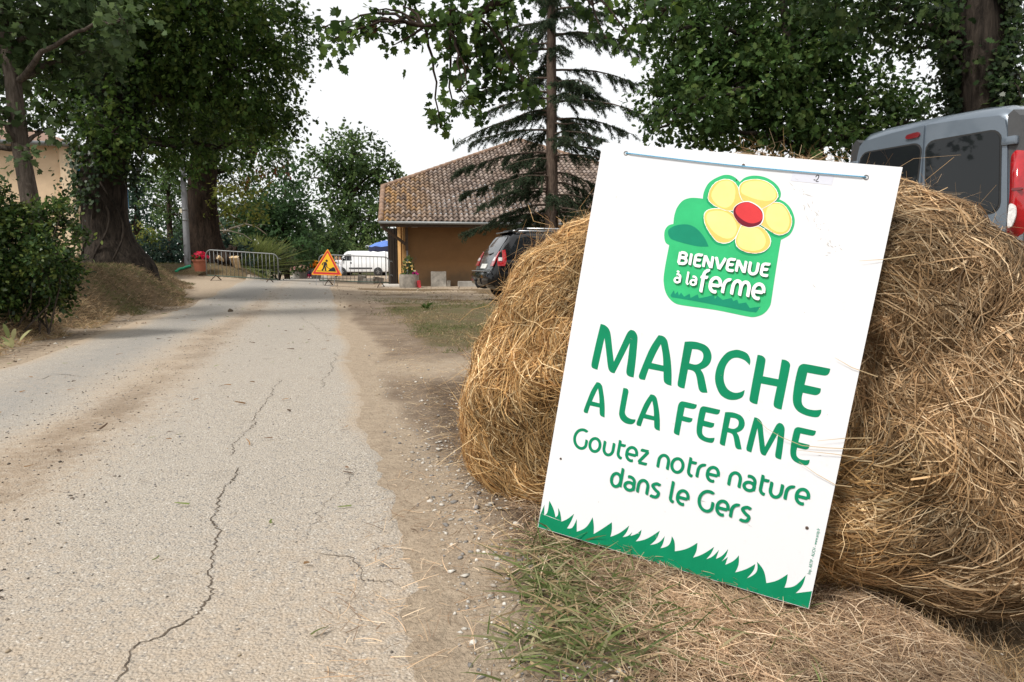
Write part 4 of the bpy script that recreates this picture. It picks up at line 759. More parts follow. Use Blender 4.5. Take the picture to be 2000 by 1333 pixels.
# scuffs and specks on the white face, a scratch through the green edge
F = Flat(); F.z = .0009; ax_ = np.array([.55, 1.14]); bx2 = np.array([.69, .96])
for k in range(90):
    t = rng.uniform(0, 1); q = ax_ + (bx2 - ax_) * t + rng.normal(0, .008, 2) if k < 50 else np.array([rng.uniform(.03, .77), rng.uniform(.13, 1.16)])
    d = unit(bx2 - ax_ + rng.normal(0, .12, 2)) if k < 50 else unit(rng.normal(0, 1, 2)); l = rng.gamma(1.2, .0028) + .0006; w_ = rng.uniform(.0003, .0009); nn_ = np.array([-d[1], d[0]]) * w_
    F.poly([q - d * l - nn_ * .3, q + nn_ * -1, q + d * l * .8, q + nn_ * rng.uniform(.3, 1.2)], mi=0, step=.000004)
for p0, p1 in (((.003, .047), (.075, .041)), ((.36, .088), (.372, .055)), ((.30, .074), (.315, .071))):
    p0, p1 = np.array(p0), np.array(p1); nn_ = np.array([0, .0007]); F.poly([p0, p0 * .5 + p1 * .5 - nn_, p1, p0 * .5 + p1 * .5 + nn_], mi=1, step=.000004)
sc_ = F.build('scuffs_tmp', [pmat('scuff_grey', (.42, .39, .35), .8), WHITE], sign); bm = bmesh.new(); bm.from_mesh(board.data); nb_ = len(bm.faces); bm.from_mesh(sc_.data); bm.faces.ensure_lookup_table()
for f_ in bm.faces[nb_:]: f_.material_index += 1
bm.to_mesh(board.data); bm.free(); [board.data.materials.append(m_) for m_ in sc_.data.materials]; bpy.data.objects.remove(sc_)
# printer's line up the right-hand edge
fc = bpy.data.curves.new('imprint', 'FONT'); fc.body = 'Imp. ARTIP - AUCH - www.artip.fr'; fc.size = .0115; fc.extrude = .0001
fo = bpy.data.objects.new('imprint_tmp', fc); COL.objects.link(fo); dg = bpy.context.evaluated_depsgraph_get()
me = bpy.data.meshes.new_from_object(fo.evaluated_get(dg)); bpy.data.objects.remove(fo)
me.materials.clear(); io = link('imprint', me, DKG, sign); io.location = (.786, .095, .0008); io.rotation_euler = (0, 0, R(90)); io.scale = (.8, 1, 1)

# ---------------------------------------------------------------- trees and plants
def _half(l): return l
LEAF4 = (np.array([(0, 0, 0), (-.3, .42, .07), (0, .5, 0), (.3, .42, .07), (0, 1, -.08)]), np.array([(0, 2, 1), (0, 3, 2), (1, 2, 4), (2, 3, 4)]))
_l = [(0, 0), (.07, .12), (.24, .2), (.15, .33), (.36, .47), (.2, .58), (.3, .76), (.12, .82), (0, 1)]
_ov = [(x, y, .18 * abs(x)) for x, y in _l] + [(-x, y, .18 * abs(x)) for x, y in _l[1:-1]][::-1]
LOBED = (np.array(_ov), np.array([list(range(16))]))
_p = [(0, 0), (.16, .02), (.42, .1), (.3, .28), (.5, .5), (.27, .55), (.24, .75), (.1, .72), (0, 1)]
PLANE = (np.array([(x, y, .15 * abs(x)) for x, y in _p] + [(-x, y, .15 * abs(x)) for x, y in _p[1:-1]][::-1]), np.array([list(range(16))]))
OVAL = (np.array([(0, 0, 0), (-.2, .2, .04), (-.27, .5, .06), (-.17, .8, .03), (0, 1, -.06), (.17, .8, .03), (.27, .5, .06), (.2, .2, .04)]), np.array([list(range(8))]))
NEEDLE = (np.array([(-.5, 0, 0), (.5, 0, 0), (0, 1, 0)]), np.array([(0, 1, 2)]))
def leaves(name, P, D, Nn, size, cols, tpl, mat, parent=None, wide=1.0):
    """one leaf at each P pointing along D with upper side Nn"""
    D = unit(D); X = unit(np.cross(D, Nn)); Z = np.cross(X, D)
    v, f = tpl; sz = size[:, None, None]
    V = P[:, None] + sz * (v[None, :, :1] * X[:, None] * wide + v[None, :, 1:2] * D[:, None] + v[None, :, 2:] * Z[:, None])
    F = (f[None] + (np.arange(len(P)) * len(v))[:, None, None]).reshape(-1, f.shape[1])
    return npmesh(name, V.reshape(-1, 3), F, mat, parent, cols=np.repeat(cols, len(v), 0))
def pb(lst, Y, dj=.12, depth=.75):
    """crown masses given as photo pixels (px, py, rx, ry) at distance Y -> world ellipsoids"""
    out = []
    for e in lst:
        px, py, rx, ry = e[:4]; y = Y + (e[4] if len(e) > 4 else rng.normal(0, Y * dj * .5))
        k = y / FOC; out.append((at(px, py, y), np.array([rx * k, max(rx, ry) * k * depth, ry * k])))
    return out
def crown(blobs, size, cover=3.2, spray=14, spread=3.2, droop=.25, pal=None, jit=.35, face=.75):
    P, D, Nn, Sz, Cc, tips = [], [], [], [], [], []
    for c, r in blobs:
        area = math.pi * r[0] * r[2]; n = max(3, int(cover * area / (.42 * size * size) / spray))
        u = unit(rng.normal(0, 1, (n, 3))); rad = rng.uniform(0, 1, n) ** .42
        wob = .62 + .72 * fbm(u * 1.9 + c * 3.1, 3)
        q = c + u * r * (rad * wob)[:, None]
        out = unit(u + rng.normal(0, .5, (n, 3)) + np.array([0, 0, -droop])); L = size * spread * rng.uniform(.6, 1.4, n)
        tips.append((c, q))
        m = n * spray; i = np.repeat(np.arange(n), spray); t = rng.uniform(-.2, 1, m)
        p = q[i] + out[i] * (t * L[i])[:, None] + rng.normal(0, size * .55, (m, 3))
        d = out[i] * .7 + rng.normal(0, .75, (m, 3)) + np.array([0, 0, -droop * 1.3])
        nn = np.array([0, 0, face]) + rng.normal(0, .55, (m, 3))
        tone = 1.12 * rng.uniform(1 - jit, 1 + jit, n)[i] * rng.uniform(.7, 1.3, m)
        k = rng.integers(0, len(pal), n)[i]; k = np.where(rng.uniform(0, 1, m) < .25, rng.integers(0, len(pal), m), k)
        P.append(p); D.append(d); Nn.append(nn); Sz.append(size * rng.uniform(.45, 1.45, m)); Cc.append(np.array(pal)[k] * tone[:, None])
    return [np.concatenate(a) for a in (P, D, Nn, Sz, Cc)] + [tips]
def bend(p0, p1, sag=.12, n=7, rnd=.05):
    p0, p1 = np.array(p0, float), np.array(p1, float); L = np.linalg.norm(p1 - p0); t = np.linspace(0, 1, n)[:, None]
    p = p0 + (p1 - p0) * t + np.array([0, 0, sag * L]) * 4 * t * (1 - t)
    j = rng.normal(0, rnd * L, (n, 3)); j[0] = j[-1] = 0
    return p + j
def trunk_bm(bm, path, radii, ridge=.12, seg=36, freq=5, rootn=0):
    path = np.array(path, float); m = len(path); tq = np.linspace(0, m - 1, (m - 1) * 7 + 1)
    pth = np.stack([np.interp(tq, range(m), path[:, k]) for k in range(3)], 1); rad = np.interp(tq, range(m), radii)
    for _ in range(2): pth[1:-1] = (pth[:-2] + 2 * pth[1:-1] + pth[2:]) / 4; rad[1:-1] = (rad[:-2] + 2 * rad[1:-1] + rad[2:]) / 4
    a = np.linspace(0, 2 * math.pi, seg + 1)[:-1]; rings = []
    ph = rng.uniform(0, 6, 3)
    for i, (p, r) in enumerate(zip(pth, rad)):
        q = np.stack([np.cos(a) * 1.6, np.sin(a) * 1.6, np.full(seg, p[2] * .55)], 1) + ph
        lob = 1 + ridge * ((fbm(q * freq / 3, 3) - .5) * 2.6) + .08 * np.sin(a * 3 + ph[0])
        if rootn: lob = lob + .32 * sm((i < 9) * (1 - i / 9.)) * np.maximum(0, np.cos(a * rootn + ph[1])) 
        rings.append([bm.verts.new((p[0] + math.cos(a[k]) * r * lob[k], p[1] + math.sin(a[k]) * r * lob[k], p[2])) for k in range(seg)])
    for i in range(len(rings) - 1):
        for k in range(seg): bm.faces.new((rings[i][k], rings[i][(k + 1) % seg], rings[i + 1][(k + 1) % seg], rings[i + 1][k]))
    return pth, rad
def twigs(bm, tips, k=5, r0=.03, r1=.006):
    for c, q in tips:
        for i in rng.choice(len(q), min(k, len(q)), replace=False):
            add_tube(bm, bend(c, q[i], .05, 5), np.linspace(r0, r1, 5), 5, cap=False)
def tree(name, label, cat, path, radii, blobs, size, pal, tpl, bark, cover=3.2, limb=.12, twig=.03, mat='leaf', group=None, ridge=.12, rootn=0, from_i=None, seg=36, cname='crown', kt=5, **k):
    root = empty(name, tuple(path[0]), 0, label, cat, group); inv = Matrix.Translation(-Vector(path[0]))
    bm = bmesh.new(); trunk_bm(bm, path, radii, ridge, seg, rootn=rootn)
    t = bm_obj('trunk', bm, M[bark], None, smooth=True)
    P, D, Nn, Sz, Cc, tips = crown(blobs, size, cover, pal=pal, **k)
    bm = bmesh.new()
    pp = np.array(path); lo = len(pp) // 2 if from_i is None else from_i
    for c, q in tips:
        cand = pp[lo:]; j = int(np.argmin(np.linalg.norm(cand - (c - np.array([0, 0, .4])), axis=1)))
        add_tube(bm, bend(cand[j], c, .08, 11, .012), np.linspace(limb, twig, 11), 8, cap=False)
    twigs(bm, tips, kt, twig, twig * .25)
    b = bm_obj('limbs', bm, M[bark], None, smooth=True)
    l = leaves(cname, P, D, Nn, Sz, Cc, tpl, M[mat])
    for o in (t, b, l): o.parent = root; o.matrix_parent_inverse = inv
    return root, inv
def gz(px, py, Y, dz=0): p = at(px, py, Y); return np.array([p[0], p[1], hz1(p[0], p[1]) + dz])
OAKP = [(.026, .052, .011), (.034, .067, .014), (.046, .083, .018), (.018, .037, .009), (.068, .1, .024)]
DARKP = [(.022, .042, .014), (.03, .055, .018), (.016, .03, .011), (.042, .066, .022)]
BACKP = [(.038, .068, .022), (.054, .09, .028), (.028, .052, .019), (.072, .11, .036)]
YELP = [(.09, .115, .022), (.13, .15, .03), (.065, .09, .02), (.16, .16, .04)]
# big old oak on the bank
Y = 16
path = [gz(232, 520, Y, -1.0), gz(228, 520, Y, .1), at(211, 470, Y), at(204, 420, Y), at(202, 360, Y), at(212, 290, Y), at(220, 200, Y), at(235, 100, Y), at(250, 0, Y)]
ob = pb([(330, 60, 180, 110), (450, 130, 120, 95), (520, 50, 85, 75), (560, 135, 42, 52), (130, 40, 140, 110), (250, 190, 130, 80), (390, 235, 110, 60), (480, 215, 85, 55), (545, 235, 40, 24), (110, 170, 90, 70), (350, 292, 70, 32), (280, -110, 300, 110), (215, 262, 60, 55), (430, 290, 50, 28), (400, 10, 130, 80), (280, 110, 150, 90), (210, 110, 120, 110)], Y, .16)
oak, inv = tree('oak_tree', 'massive ivy-clad oak with a flared trunk on the grassy bank left of the lane', 'tree', path, [1.0, .68, .5, .46, .46, .46, .42, .34, .22], ob, .11, OAKP, LOBED, 'bark_oak', cover=4.3, limb=.11, ridge=.16, rootn=4, from_i=5)
n = 5200; zt = rng.uniform(0, 1, n) ** .8; pt = np.array(path)[3:]; tq = .1 + zt * (len(pt) - 1.6); pc = np.stack([np.interp(tq, range(len(pt)), pt[:, k]) for k in range(3)], 1)
a = rng.uniform(0, 2 * math.pi, n); keep = (zt > .2) | (np.cos(a - 3.9) > .35); a, pc, tq = a[keep], pc[keep], tq[keep]; n = len(a)
rr = np.interp(tq, [0, 2, 5], [.52, .56, .42]) + rng.exponential(.1, n) + .1 * sm((tq - .8) / 1.5) * rng.uniform(0, 1, n); u = np.stack([np.cos(a), np.sin(a), np.zeros(n)], 1)
o = leaves('ivy', pc + u * rr[:, None], u * .5 + rng.normal(0, .5, (n, 3)) + [0, 0, -.6], u + rng.normal(0, .3, (n, 3)), rng.uniform(.06, .11, n), pick([(.02, .042, .014), (.03, .055, .018), (.014, .03, .01), (.05, .075, .025)], n, .3), PLANE, M['glossy_leaf']); o.parent = oak; o.matrix_parent_inverse = inv
bm = bmesh.new()
for a0 in (3.7, 4.3, 4.9, 5.4):
    pts = []
    for t in np.linspace(0, 1, 9):
        c = np.array(path[1]) * (1 - t) + np.array(path[4]) * t; rr_ = np.interp(t, [0, .35, .6, 1], [.72, .53, .49, .48]); aa = a0 + .35 * math.sin(t * 5 + a0)
        pts.append(c + np.array([math.cos(aa) * rr_, math.sin(aa) * rr_, 0]))
    add_tube(bm, pts, .025, 6)
o = bm_obj('ivy_stem', bm, M['bark_oak'], None, smooth=True); o.parent = oak; o.matrix_parent_inverse = inv
# slim leaning tree at the left edge
Y = 10.4
path = [gz(74, 470, Y, -.1), at(62, 410, Y), at(50, 340, Y), at(40, 290, Y), at(33, 230, Y), at(27, 165, Y), at(14, 90, Y), at(0, 0, Y)]
sb = pb([(60, 20, 110, 55), (150, 60, 80, 50), (15, 120, 42, 40), (205, 100, 52, 28), (100, -60, 170, 60), (90, 130, 50, 26), (-30, 60, 70, 90), (-20, 215, 36, 34), (85, 258, 40, 14), (240, 40, 40, 40), (62, 310, 10, 12), (-130, 130, 110, 120), (-260, 210, 120, 140), (-180, 330, 90, 80)], Y, .1)  # last crown masses lie out of view, added to reflect in the van windows
tree('young_tree', 'slim leaning tree with pale grey bark rising out of the bush by the beige house', 'tree', path, [.15, .125, .115, .11, .115, .105, .085, .06], sb, .105, [(.035, .06, .022), (.05, .08, .03), (.026, .046, .016), (.065, .095, .04)], PLANE, 'bark_young', cover=3.0, limb=.045, twig=.014, ridge=.09, from_i=3, seg=20)
# glossy bush at the left edge
Y = 8.6
bb = pb([(35, 485, 78, 76), (88, 508, 44, 46), (-5, 405, 36, 44), (60, 540, 85, 50), (-50, 470, 70, 120), (118, 530, 32, 44), (70, 590, 60, 22), (-20, 570, 70, 40)], Y, .06) + pb([(112, 405, 20, 18), (128, 432, 24, 22), (152, 462, 16, 18), (80, 425, 26, 26)], Y, .05)
root = empty('bush', tuple(gz(50, 600, Y)), 0, 'dense glossy green bush at the foot of the bank before the beige house', 'bush'); inv = Matrix.Translation(-root.location)
P, D, Nn, Sz, Cc, tips = crown(bb, .052, 7.5, spray=12, pal=[(.022, .048, .012), (.034, .066, .016), (.015, .032, .009), (.055, .09, .022), (.1, .13, .03)], droop=.1, jit=.4)
bm = bmesh.new(); twigs(bm, tips, 9, .012, .004); g0 = gz(50, 600, Y, -.05)
for c, q in tips: add_tube(bm, bend(g0 + rng.normal(0, .25, 3) * [1, 1, 0], c, .05, 6), np.linspace(.011, .006, 6), 6, cap=False)
for o in (bm_obj('stems', bm, M['bark_young'], None, smooth=True), leaves('foliage', P, D, Nn, Sz, Cc, OVAL, M['glossy_leaf'])): o.parent = root; o.matrix_parent_inverse = inv
# second oak beyond the lamp post
Y = 30
path = [gz(403, 505, Y, -.3), gz(402, 505, Y, .4), at(398, 460, Y), at(395, 400, Y), at(394, 350, Y), at(400, 290, Y), at(410, 220, Y)]
b2 = pb([(430, 250, 100, 55), (500, 290, 65, 38), (540, 275, 36, 26), (350, 325, 45, 30), (450, 335, 60, 28), (400, 200, 120, 60), (520, 230, 50, 40), (330, 280, 50, 30)], Y, .08)
oak2, inv = tree('oak_tree', 'thick dark-barked oak behind the terracotta flower pot and the left barrier', 'tree', path, [.95, .78, .62, .56, .56, .5, .4], b2, .15, OAKP, LOBED, 'bark_dark', cover=3.6, limb=.2, twig=.05, ridge=.15, rootn=3, from_i=4)
P, D, Nn, Sz, Cc, tips = crown(pb([(470, 375, 48, 34), (490, 420, 34, 22), (440, 400, 34, 26)], 29.2, .02), .14, 2.4, pal=YELP)
o = leaves('foliage', P, D, Nn, Sz, Cc, LOBED, M['leaf']); o['label'] = 'yellow-green lower leaves'; o.parent = oak2; o.matrix_parent_inverse = inv
P, D, Nn, Sz, Cc, tips = crown(pb([(548, 322, 20, 9), (520, 335, 20, 8), (497, 285, 14, 7), (475, 350, 12, 6)], 29.2, .02), .12, 2.0, pal=[(.16, .04, .015), (.2, .07, .02), (.1, .03, .012)])
o = leaves('foliage', P, D, Nn, Sz, Cc, LOBED, M['leaf']); o['label'] = 'withered red-brown leaves'; o.parent = oak2; o.matrix_parent_inverse = inv
# trees in the background
def simple(name, label, Y, base, blobs, size, pal, tpl=LEAF4, cat='tree', group=None, bark='bark_dark', tr=.2, **k):
    b = gz(*base, Y, -.1); top = np.mean([c for c, r in blobs], 0)
    pth = [b, b * .65 + top * .35, b * .3 + top * .7, top]
    return tree(name, label, cat, pth, [tr * 1.3, tr, tr * .85, tr * .5], blobs, size, pal, tpl, bark, group=group, limb=tr * .5, twig=tr * .14, from_i=1, seg=14, **k)
simple('oak_tree', 'rounded free-standing oak against the white sky left of the barn roof', 84, (690, 528), pb([(690, 300, 55, 40), (642, 325, 40, 36), (735, 335, 42, 32), (690, 380, 70, 50), (650, 430, 42, 42), (722, 430, 42, 40), (772, 345, 22, 15), (612, 300, 18, 16), (600, 345, 14, 9), (690, 265, 34, 14), (690, 470, 70, 30), (690, 330, 60, 50), (690, 430, 60, 40), (640, 490, 50, 26), (740, 480, 40, 30), (690, 500, 60, 22)], 84, .04), .46, BACKP, LOBED, cover=3.6, tr=.45, jit=.5)
simple('bushy_tree', 'small pale green tree beyond the white van in front of the free-standing oak', 74, (703, 532), pb([(703, 482, 26, 18), (690, 500, 26, 18), (722, 495, 24, 20)], 74, .02), .3, [(.09, .13, .045), (.12, .165, .06), (.07, .1, .035)], cover=2.8, tr=.12)
simple('broadleaf_tree', 'dark tall tree behind the left barrier, its crown rounded into the sky', 46, (560, 520), pb([(550, 380, 42, 42), (562, 335, 22, 24), (535, 430, 50, 42), (580, 440, 36, 40), (575, 395, 26, 32), (545, 460, 50, 36), (590, 480, 40, 30), (520, 400, 36, 50), (505, 440, 36, 40), (560, 505, 44, 20)], 46, .06), .28, [(.03, .062, .022), (.04, .078, .028), (.022, .046, .018)], cover=4.6, tr=.16)
simple('broadleaf_tree', 'dark green tree closing the lane behind the stone planters', 68, (625, 525), pb([(600, 480, 40, 30), (640, 490, 40, 30), (585, 500, 40, 22), (660, 500, 34, 24), (625, 505, 50, 20), (610, 470, 30, 24), (590, 460, 30, 24), (650, 470, 30, 26)], 68, .05), .36, DARKP, cover=4.4, tr=.18)
simple('pine_tree', 'blue-green pine standing right of the beige house corner', 48, (265, 500), pb([(262, 345, 26, 40), (268, 400, 26, 45), (258, 440, 24, 30), (285, 370, 24, 22), (270, 430, 30, 30), (262, 370, 30, 40)], 48, .05), .3, [(.03, .055, .036), (.042, .07, .045), (.022, .042, .03)], cover=3.0, tr=.25)
simple('broadleaf_tree', 'loose light-limbed tree between the two old oaks', 40, (335, 505), pb([(330, 375, 36, 24), (350, 420, 34, 26), (310, 350, 26, 20), (345, 340, 30, 18), (300, 400, 14, 12), (340, 395, 36, 26), (320, 340, 36, 24)], 40, .04), .2, BACKP, cover=3.0, tr=.16)
simple('broadleaf_tree', 'hazy green tree seen through the gap above the junipers', 75, (300, 510), pb([(300, 455, 50, 22), (345, 460, 40, 25), (250, 460, 40, 30), (400, 460, 60, 34), (470, 450, 70, 50), (430, 420, 60, 40), (510, 420, 50, 50), (350, 430, 40, 30)], 75, .05), .42, [(.05, .085, .05), (.065, .1, .06), (.04, .07, .042)], cover=4.2, tr=.3)
def shrub(name, label, Y, base, blobs, size, pal, tpl=LEAF4, mat='leaf', cover=3.4, cat='shrub', group=None, **k):
    g0 = gz(*base, Y, -.05); root = empty(name, tuple(g0), 0, label, cat, group); inv = Matrix.Translation(-Vector(g0))
    P, D, Nn, Sz, Cc, tips = crown(blobs, size, cover, pal=pal, **k)
    bm = bmesh.new(); twigs(bm, tips, 4, .02, .006)
    for c, q in tips: add_tube(bm, bend(g0, c, .05, 6), np.linspace(.04, .015, 6), 6, cap=False)
    for o in (bm_obj('stems', bm, M['bark_dark'], None, smooth=True), leaves('foliage', P, D, Nn, Sz, Cc, tpl, M[mat])): o.parent = root; o.matrix_parent_inverse = inv
    return root
JUNP = [(.04, .075, .058), (.055, .095, .07), (.028, .052, .042), (.075, .115, .085)]
shrub('juniper_shrub', 'low spreading blue-green juniper between the big oak and the lamp post', 31, (300, 508), pb([(275, 488, 26, 14), (310, 490, 36, 16), (345, 478, 28, 18), (330, 498, 40, 12), (290, 500, 30, 9)], 31, .03), .16, JUNP, mat='needle', cover=4, spray=18)
shrub('juniper_shrub', 'blue-green juniper behind the left barrier beside the second oak', 31, (455, 515), pb([(450, 478, 30, 12), (472, 484, 26, 12), (430, 475, 16, 9), (480, 516, 16, 6)], 31, .02), .14, JUNP, mat='needle', cover=3.5, spray=18)
shrub('shrub', 'yellow-green leafy shrub rising behind the low juniper', 37, (290, 500), pb([(292, 455, 24, 18), (270, 470, 20, 14), (312, 468, 16, 14)], 37, .02), .15, YELP + [(.06, .1, .03)], cover=3)
shrub('shrub', 'brownish dense thorny shrub behind the right half of the left barrier', 36, (545, 530), pb([(540, 495, 28, 16), (556, 505, 18, 16), (520, 510, 26, 16), (548, 518, 26, 12), (500, 500, 20, 16)], 36, .03), .12, [(.05, .065, .03), (.07, .08, .038), (.035, .048, .022), (.08, .075, .045)], cover=4)
shrub('hedge_bush', 'dark green hedge bush behind the hydrangea planter', 62, (590, 530), pb([(570, 480, 40, 26), (600, 500, 36, 20), (560, 510, 40, 16), (640, 508, 30, 14)], 52, .03), .22, DARKP + [(.05, .085, .03)], cover=3.4)
# feathery broom
g0 = gz(495, 510, 35); root = empty('broom_shrub', tuple(g0), 0, 'feathery pale green broom shrub fanning out above the left barrier', 'shrub'); n = 900
a = rng.normal(0, .55, n); L = rng.uniform(.9, 2.0, n); t = np.linspace(0, 1, 6); d2 = rng.normal(0, .3, n); x0 = rng.normal(0, .35, n)
P = np.stack([g0[0] + x0[:, None] + np.sin(a)[:, None] * L[:, None] * (t + .35 * t ** 2), g0[1] + d2[:, None] * L[:, None] * t, g0[2] + .3 + np.cos(a)[:, None] * L[:, None] * (t - .12 * t ** 2)], -1)
o = ribbons('foliage', P, rng.uniform(.02, .035, n), np.repeat([[0, -1, .2]], n, 0), pick([(.13, .16, .045), (.17, .19, .06), (.09, .12, .035)], n), M['grass'], taper=.2); o.parent = root; o.matrix_parent_inverse = Matrix.Translation(-Vector(g0))
# bleached fallen branch
bm = bmesh.new(); Y = 32.5
for pts, r in [([(424, 462), (450, 447), (480, 438), (500, 443), (520, 458)], .05), ([(424, 425), (445, 414), (462, 404)], .04), ([(424, 425), (436, 447), (452, 470)], .04), ([(424, 450), (450, 452), (475, 458), (492, 470)], .035), ([(445, 414), (455, 424), (470, 430), (480, 438)], .025), ([(466, 412), (460, 428), (455, 440)], .02), ([(480, 438), (484, 424), (484, 415)], .02), ([(424, 465), (440, 470)], .04), ([(470, 440), (465, 452), (470, 460)], .018), ([(455, 405), (470, 400), (478, 392)], .018), ([(500, 443), (508, 438), (520, 440)], .016)]:
    p3 = [at(x, y, Y + .3 * math.sin(i * 2.1 + r * 100)) for i, (x, y) in enumerate(pts)]; add_tube(bm, p3, np.linspace(r, r * .45, len(p3)), 6)
tag(bm_obj('dead_branch', bm, M['dead'], None, smooth=True), 'bare bleached forked branch sticking out behind the second oak', 'branch')
# root stump behind the barrier
bm = bmesh.new(); g0 = gz(445, 533, 28.2)
for k in range(15):
    a = rng.uniform(0, 6.28); d = np.array([math.cos(a) * .62, math.sin(a) * .35, rng.uniform(-.1, .62)])
    add_tube(bm, bend(g0 + [0, 0, .22], g0 + d + [0, 0, .18], .1, 6, .1), np.linspace(.16, .035, 6), 7)
bmesh.ops.create_icosphere(bm, subdivisions=3, radius=.4, matrix=Matrix.Translation(Vector(g0) + Vector((0, 0, .25))) @ Matrix.Diagonal((1.25, .8, .8, 1)))
for v in bm.verts: v.co += Vector(rng.normal(0, .018, 3))
st = bm_obj('tree_stump', bm, M['bark_dark'], None, smooth=True); tag(st, 'gnarled uprooted stump with pale sawn faces behind the left barrier', 'stump')
bm = bmesh.new(); c1 = at(463, 513, 28); c2 = at(456, 508, 28); c3 = at(432, 505, 27.9)
add_tube(bm, [c1 + [0, .1, -.2], c1 + [.0, -.1, .22]], [.1, .12], 9); add_tube(bm, [c2 + [-.02, .1, -.2], c2 + [-.04, -.1, .12]], [.07, .09], 9); add_tube(bm, [c3 + [.1, .1, -.1], c3 + [-.08, -.12, .05]], [.07, .09], 9)
bm_obj('sawn_face', bm, M['cutwood'], st)

# right-hand trees
Y = 11
path = [gz(1600, 480, Y, -.1), at(1595, 400, Y), at(1580, 300, Y), at(1560, 200, Y), at(1540, 100, Y), at(1530, 0, Y), at(1520, -120, Y)]
rb = pb([(1400, 90, 105, 90), (1550, 120, 110, 95), (1680, 190, 85, 62), (1490, 230, 110, 50), (1350, 205, 75, 60), (1290, 190, 34, 48), (1450, -40, 220, 80), (1640, 60, 100, 66), (1325, 60, 46, 46), (1770, 240, 50, 40), (1570, 265, 105, 34), (1390, 262, 62, 22), (1690, 262, 90, 30), (1275, 255, 20, 14), (1450, 160, 120, 80), (1760, 190, 36, 26)], Y, .1)
tree('oak_tree', 'big leafy oak filling the sky above the sign and the grey van', 'tree', path, [.3, .26, .2, .12, .08, .05, .03], rb, .095, [(.026, .054, .014), (.036, .07, .018), (.05, .09, .024), (.018, .037, .01), (.08, .12, .035)], LOBED, 'bark_oak', cover=6.2, limb=.05, twig=.015, from_i=2, seg=24)
Y = 9.2
path = [gz(1935, 480, Y, -.1), at(1930, 350, Y), at(1918, 220, Y), at(1912, 100, Y), at(1905, 0, Y), at(1895, -120, Y), at(1870, -300, Y)]
rb = pb([(1975, 150, 40, 90), (1990, 40, 50, 60), (1800, 30, 70, 30), (1745, 20, 60, 26), (1855, 100, 30, 24), (1900, -90, 150, 60), (1840, 60, 40, 28), (1700, 40, 40, 22), (1870, 165, 22, 30), (1985, 215, 40, 30), (1800, 95, 46, 16), (1660, -30, 120, 50)], Y, .08)
ivyt, inv = tree('oak_tree', 'tall ivy-wrapped oak behind the grey van, one long limb reaching over the lane', 'tree', path, [.42, .36, .31, .29, .28, .26, .2], rb, .09, DARKP + [(.05, .075, .025)], LOBED, 'bark_oak', cover=4.4, limb=.06, twig=.018, from_i=2, seg=28)
n = 9500; tq = rng.uniform(1, 5.5, n); pt = np.array(path); pc = np.stack([np.interp(tq, range(len(pt)), pt[:, k]) for k in range(3)], 1); a = rng.uniform(0, 6.28, n); u = np.stack([np.cos(a), np.sin(a), np.zeros(n)], 1)
keep = (np.cos(a - 4.2) < .75) | (fbm(pc * 1.5 + u, 3) > .5); u, pc = u[keep], pc[keep]; n = len(u)
o = leaves('ivy', pc + u * (.3 + rng.exponential(.09, n))[:, None], u * .5 + rng.normal(0, .5, (n, 3)) + [0, 0, -.6], u + rng.normal(0, .3, (n, 3)), rng.uniform(.05, .09, n), pick([(.022, .042, .015), (.032, .055, .02), (.015, .03, .011), (.05, .07, .027)], n, .3), PLANE, M['glossy_leaf']); o.parent = ivyt; o.matrix_parent_inverse = inv
# its long limb with big lobed leaves over the lane
ov = pb([(725, 62, 62, 26), (672, 58, 30, 28), (636, 52, 20, 15), (650, 78, 26, 12), (790, 15, 40, 22), (740, 20, 30, 16), (880, 20, 60, 30), (950, 60, 66, 45), (1000, 110, 56, 46), (930, 110, 46, 36), (1022, 160, 34, 30), (880, 95, 22, 16), (900, 175, 28, 34), (880, 225, 24, 22), (950, 170, 30, 30), (1160, 8, 40, 20), (1185, 80, 22, 18), (1255, 40, 34, 34), (1235, 80, 14, 12), (985, 8, 80, 30), (920, 205, 26, 16), (820, 60, 20, 14), (860, 250, 16, 10), (1300, 20, 50, 30)], 8, .06)
P, D, Nn, Sz, Cc, tips = crown(ov, .092, 2.3, spray=9, spread=2.2, droop=.5, pal=[(.022, .046, .011), (.032, .062, .015), (.042, .076, .018), (.016, .034, .009), (.06, .1, .02)], face=.4)
k = rng.uniform(0, 1, len(Cc)) < .005; Cc[k] = [.11, .05, .02]
bm = bmesh.new(); main = [at(1880, -260, 9.2), at(1650, -230, 8.9), at(1450, -190, 8.5), at(1280, -110, 8.2), at(1100, -50, 8), at(980, 0, 8), at(930, 28, 8), at(880, 46, 8), at(830, 52, 8), at(800, 72, 8), at(768, 89, 8)]
add_tube(bm, main, [.16, .13, .11, .09, .07, .055, .045, .035, .018, .012, .005], 8)
mp_ = np.array(main[3:9])
for c, q in tips:
    j = int(np.argmin(np.linalg.norm(mp_ - c, axis=1))); add_tube(bm, bend(mp_[j], c, .1, 9, .015), np.linspace(.02, .007, 9), 6, cap=False)
    for i in rng.choice(len(q), min(5, len(q)), replace=False): add_tube(bm, bend(c, q[i], .05, 4), np.linspace(.009, .003, 4), 5, cap=False)
for o in (bm_obj('limb', bm, M['bark_dark'], None, smooth=True), leaves('foliage', P, D, Nn, Sz, Cc, PLANE, M['leaf'])): o.parent = ivyt; o.matrix_parent_inverse = inv
o['label'] = 'big lobed leaves hanging over the lane'
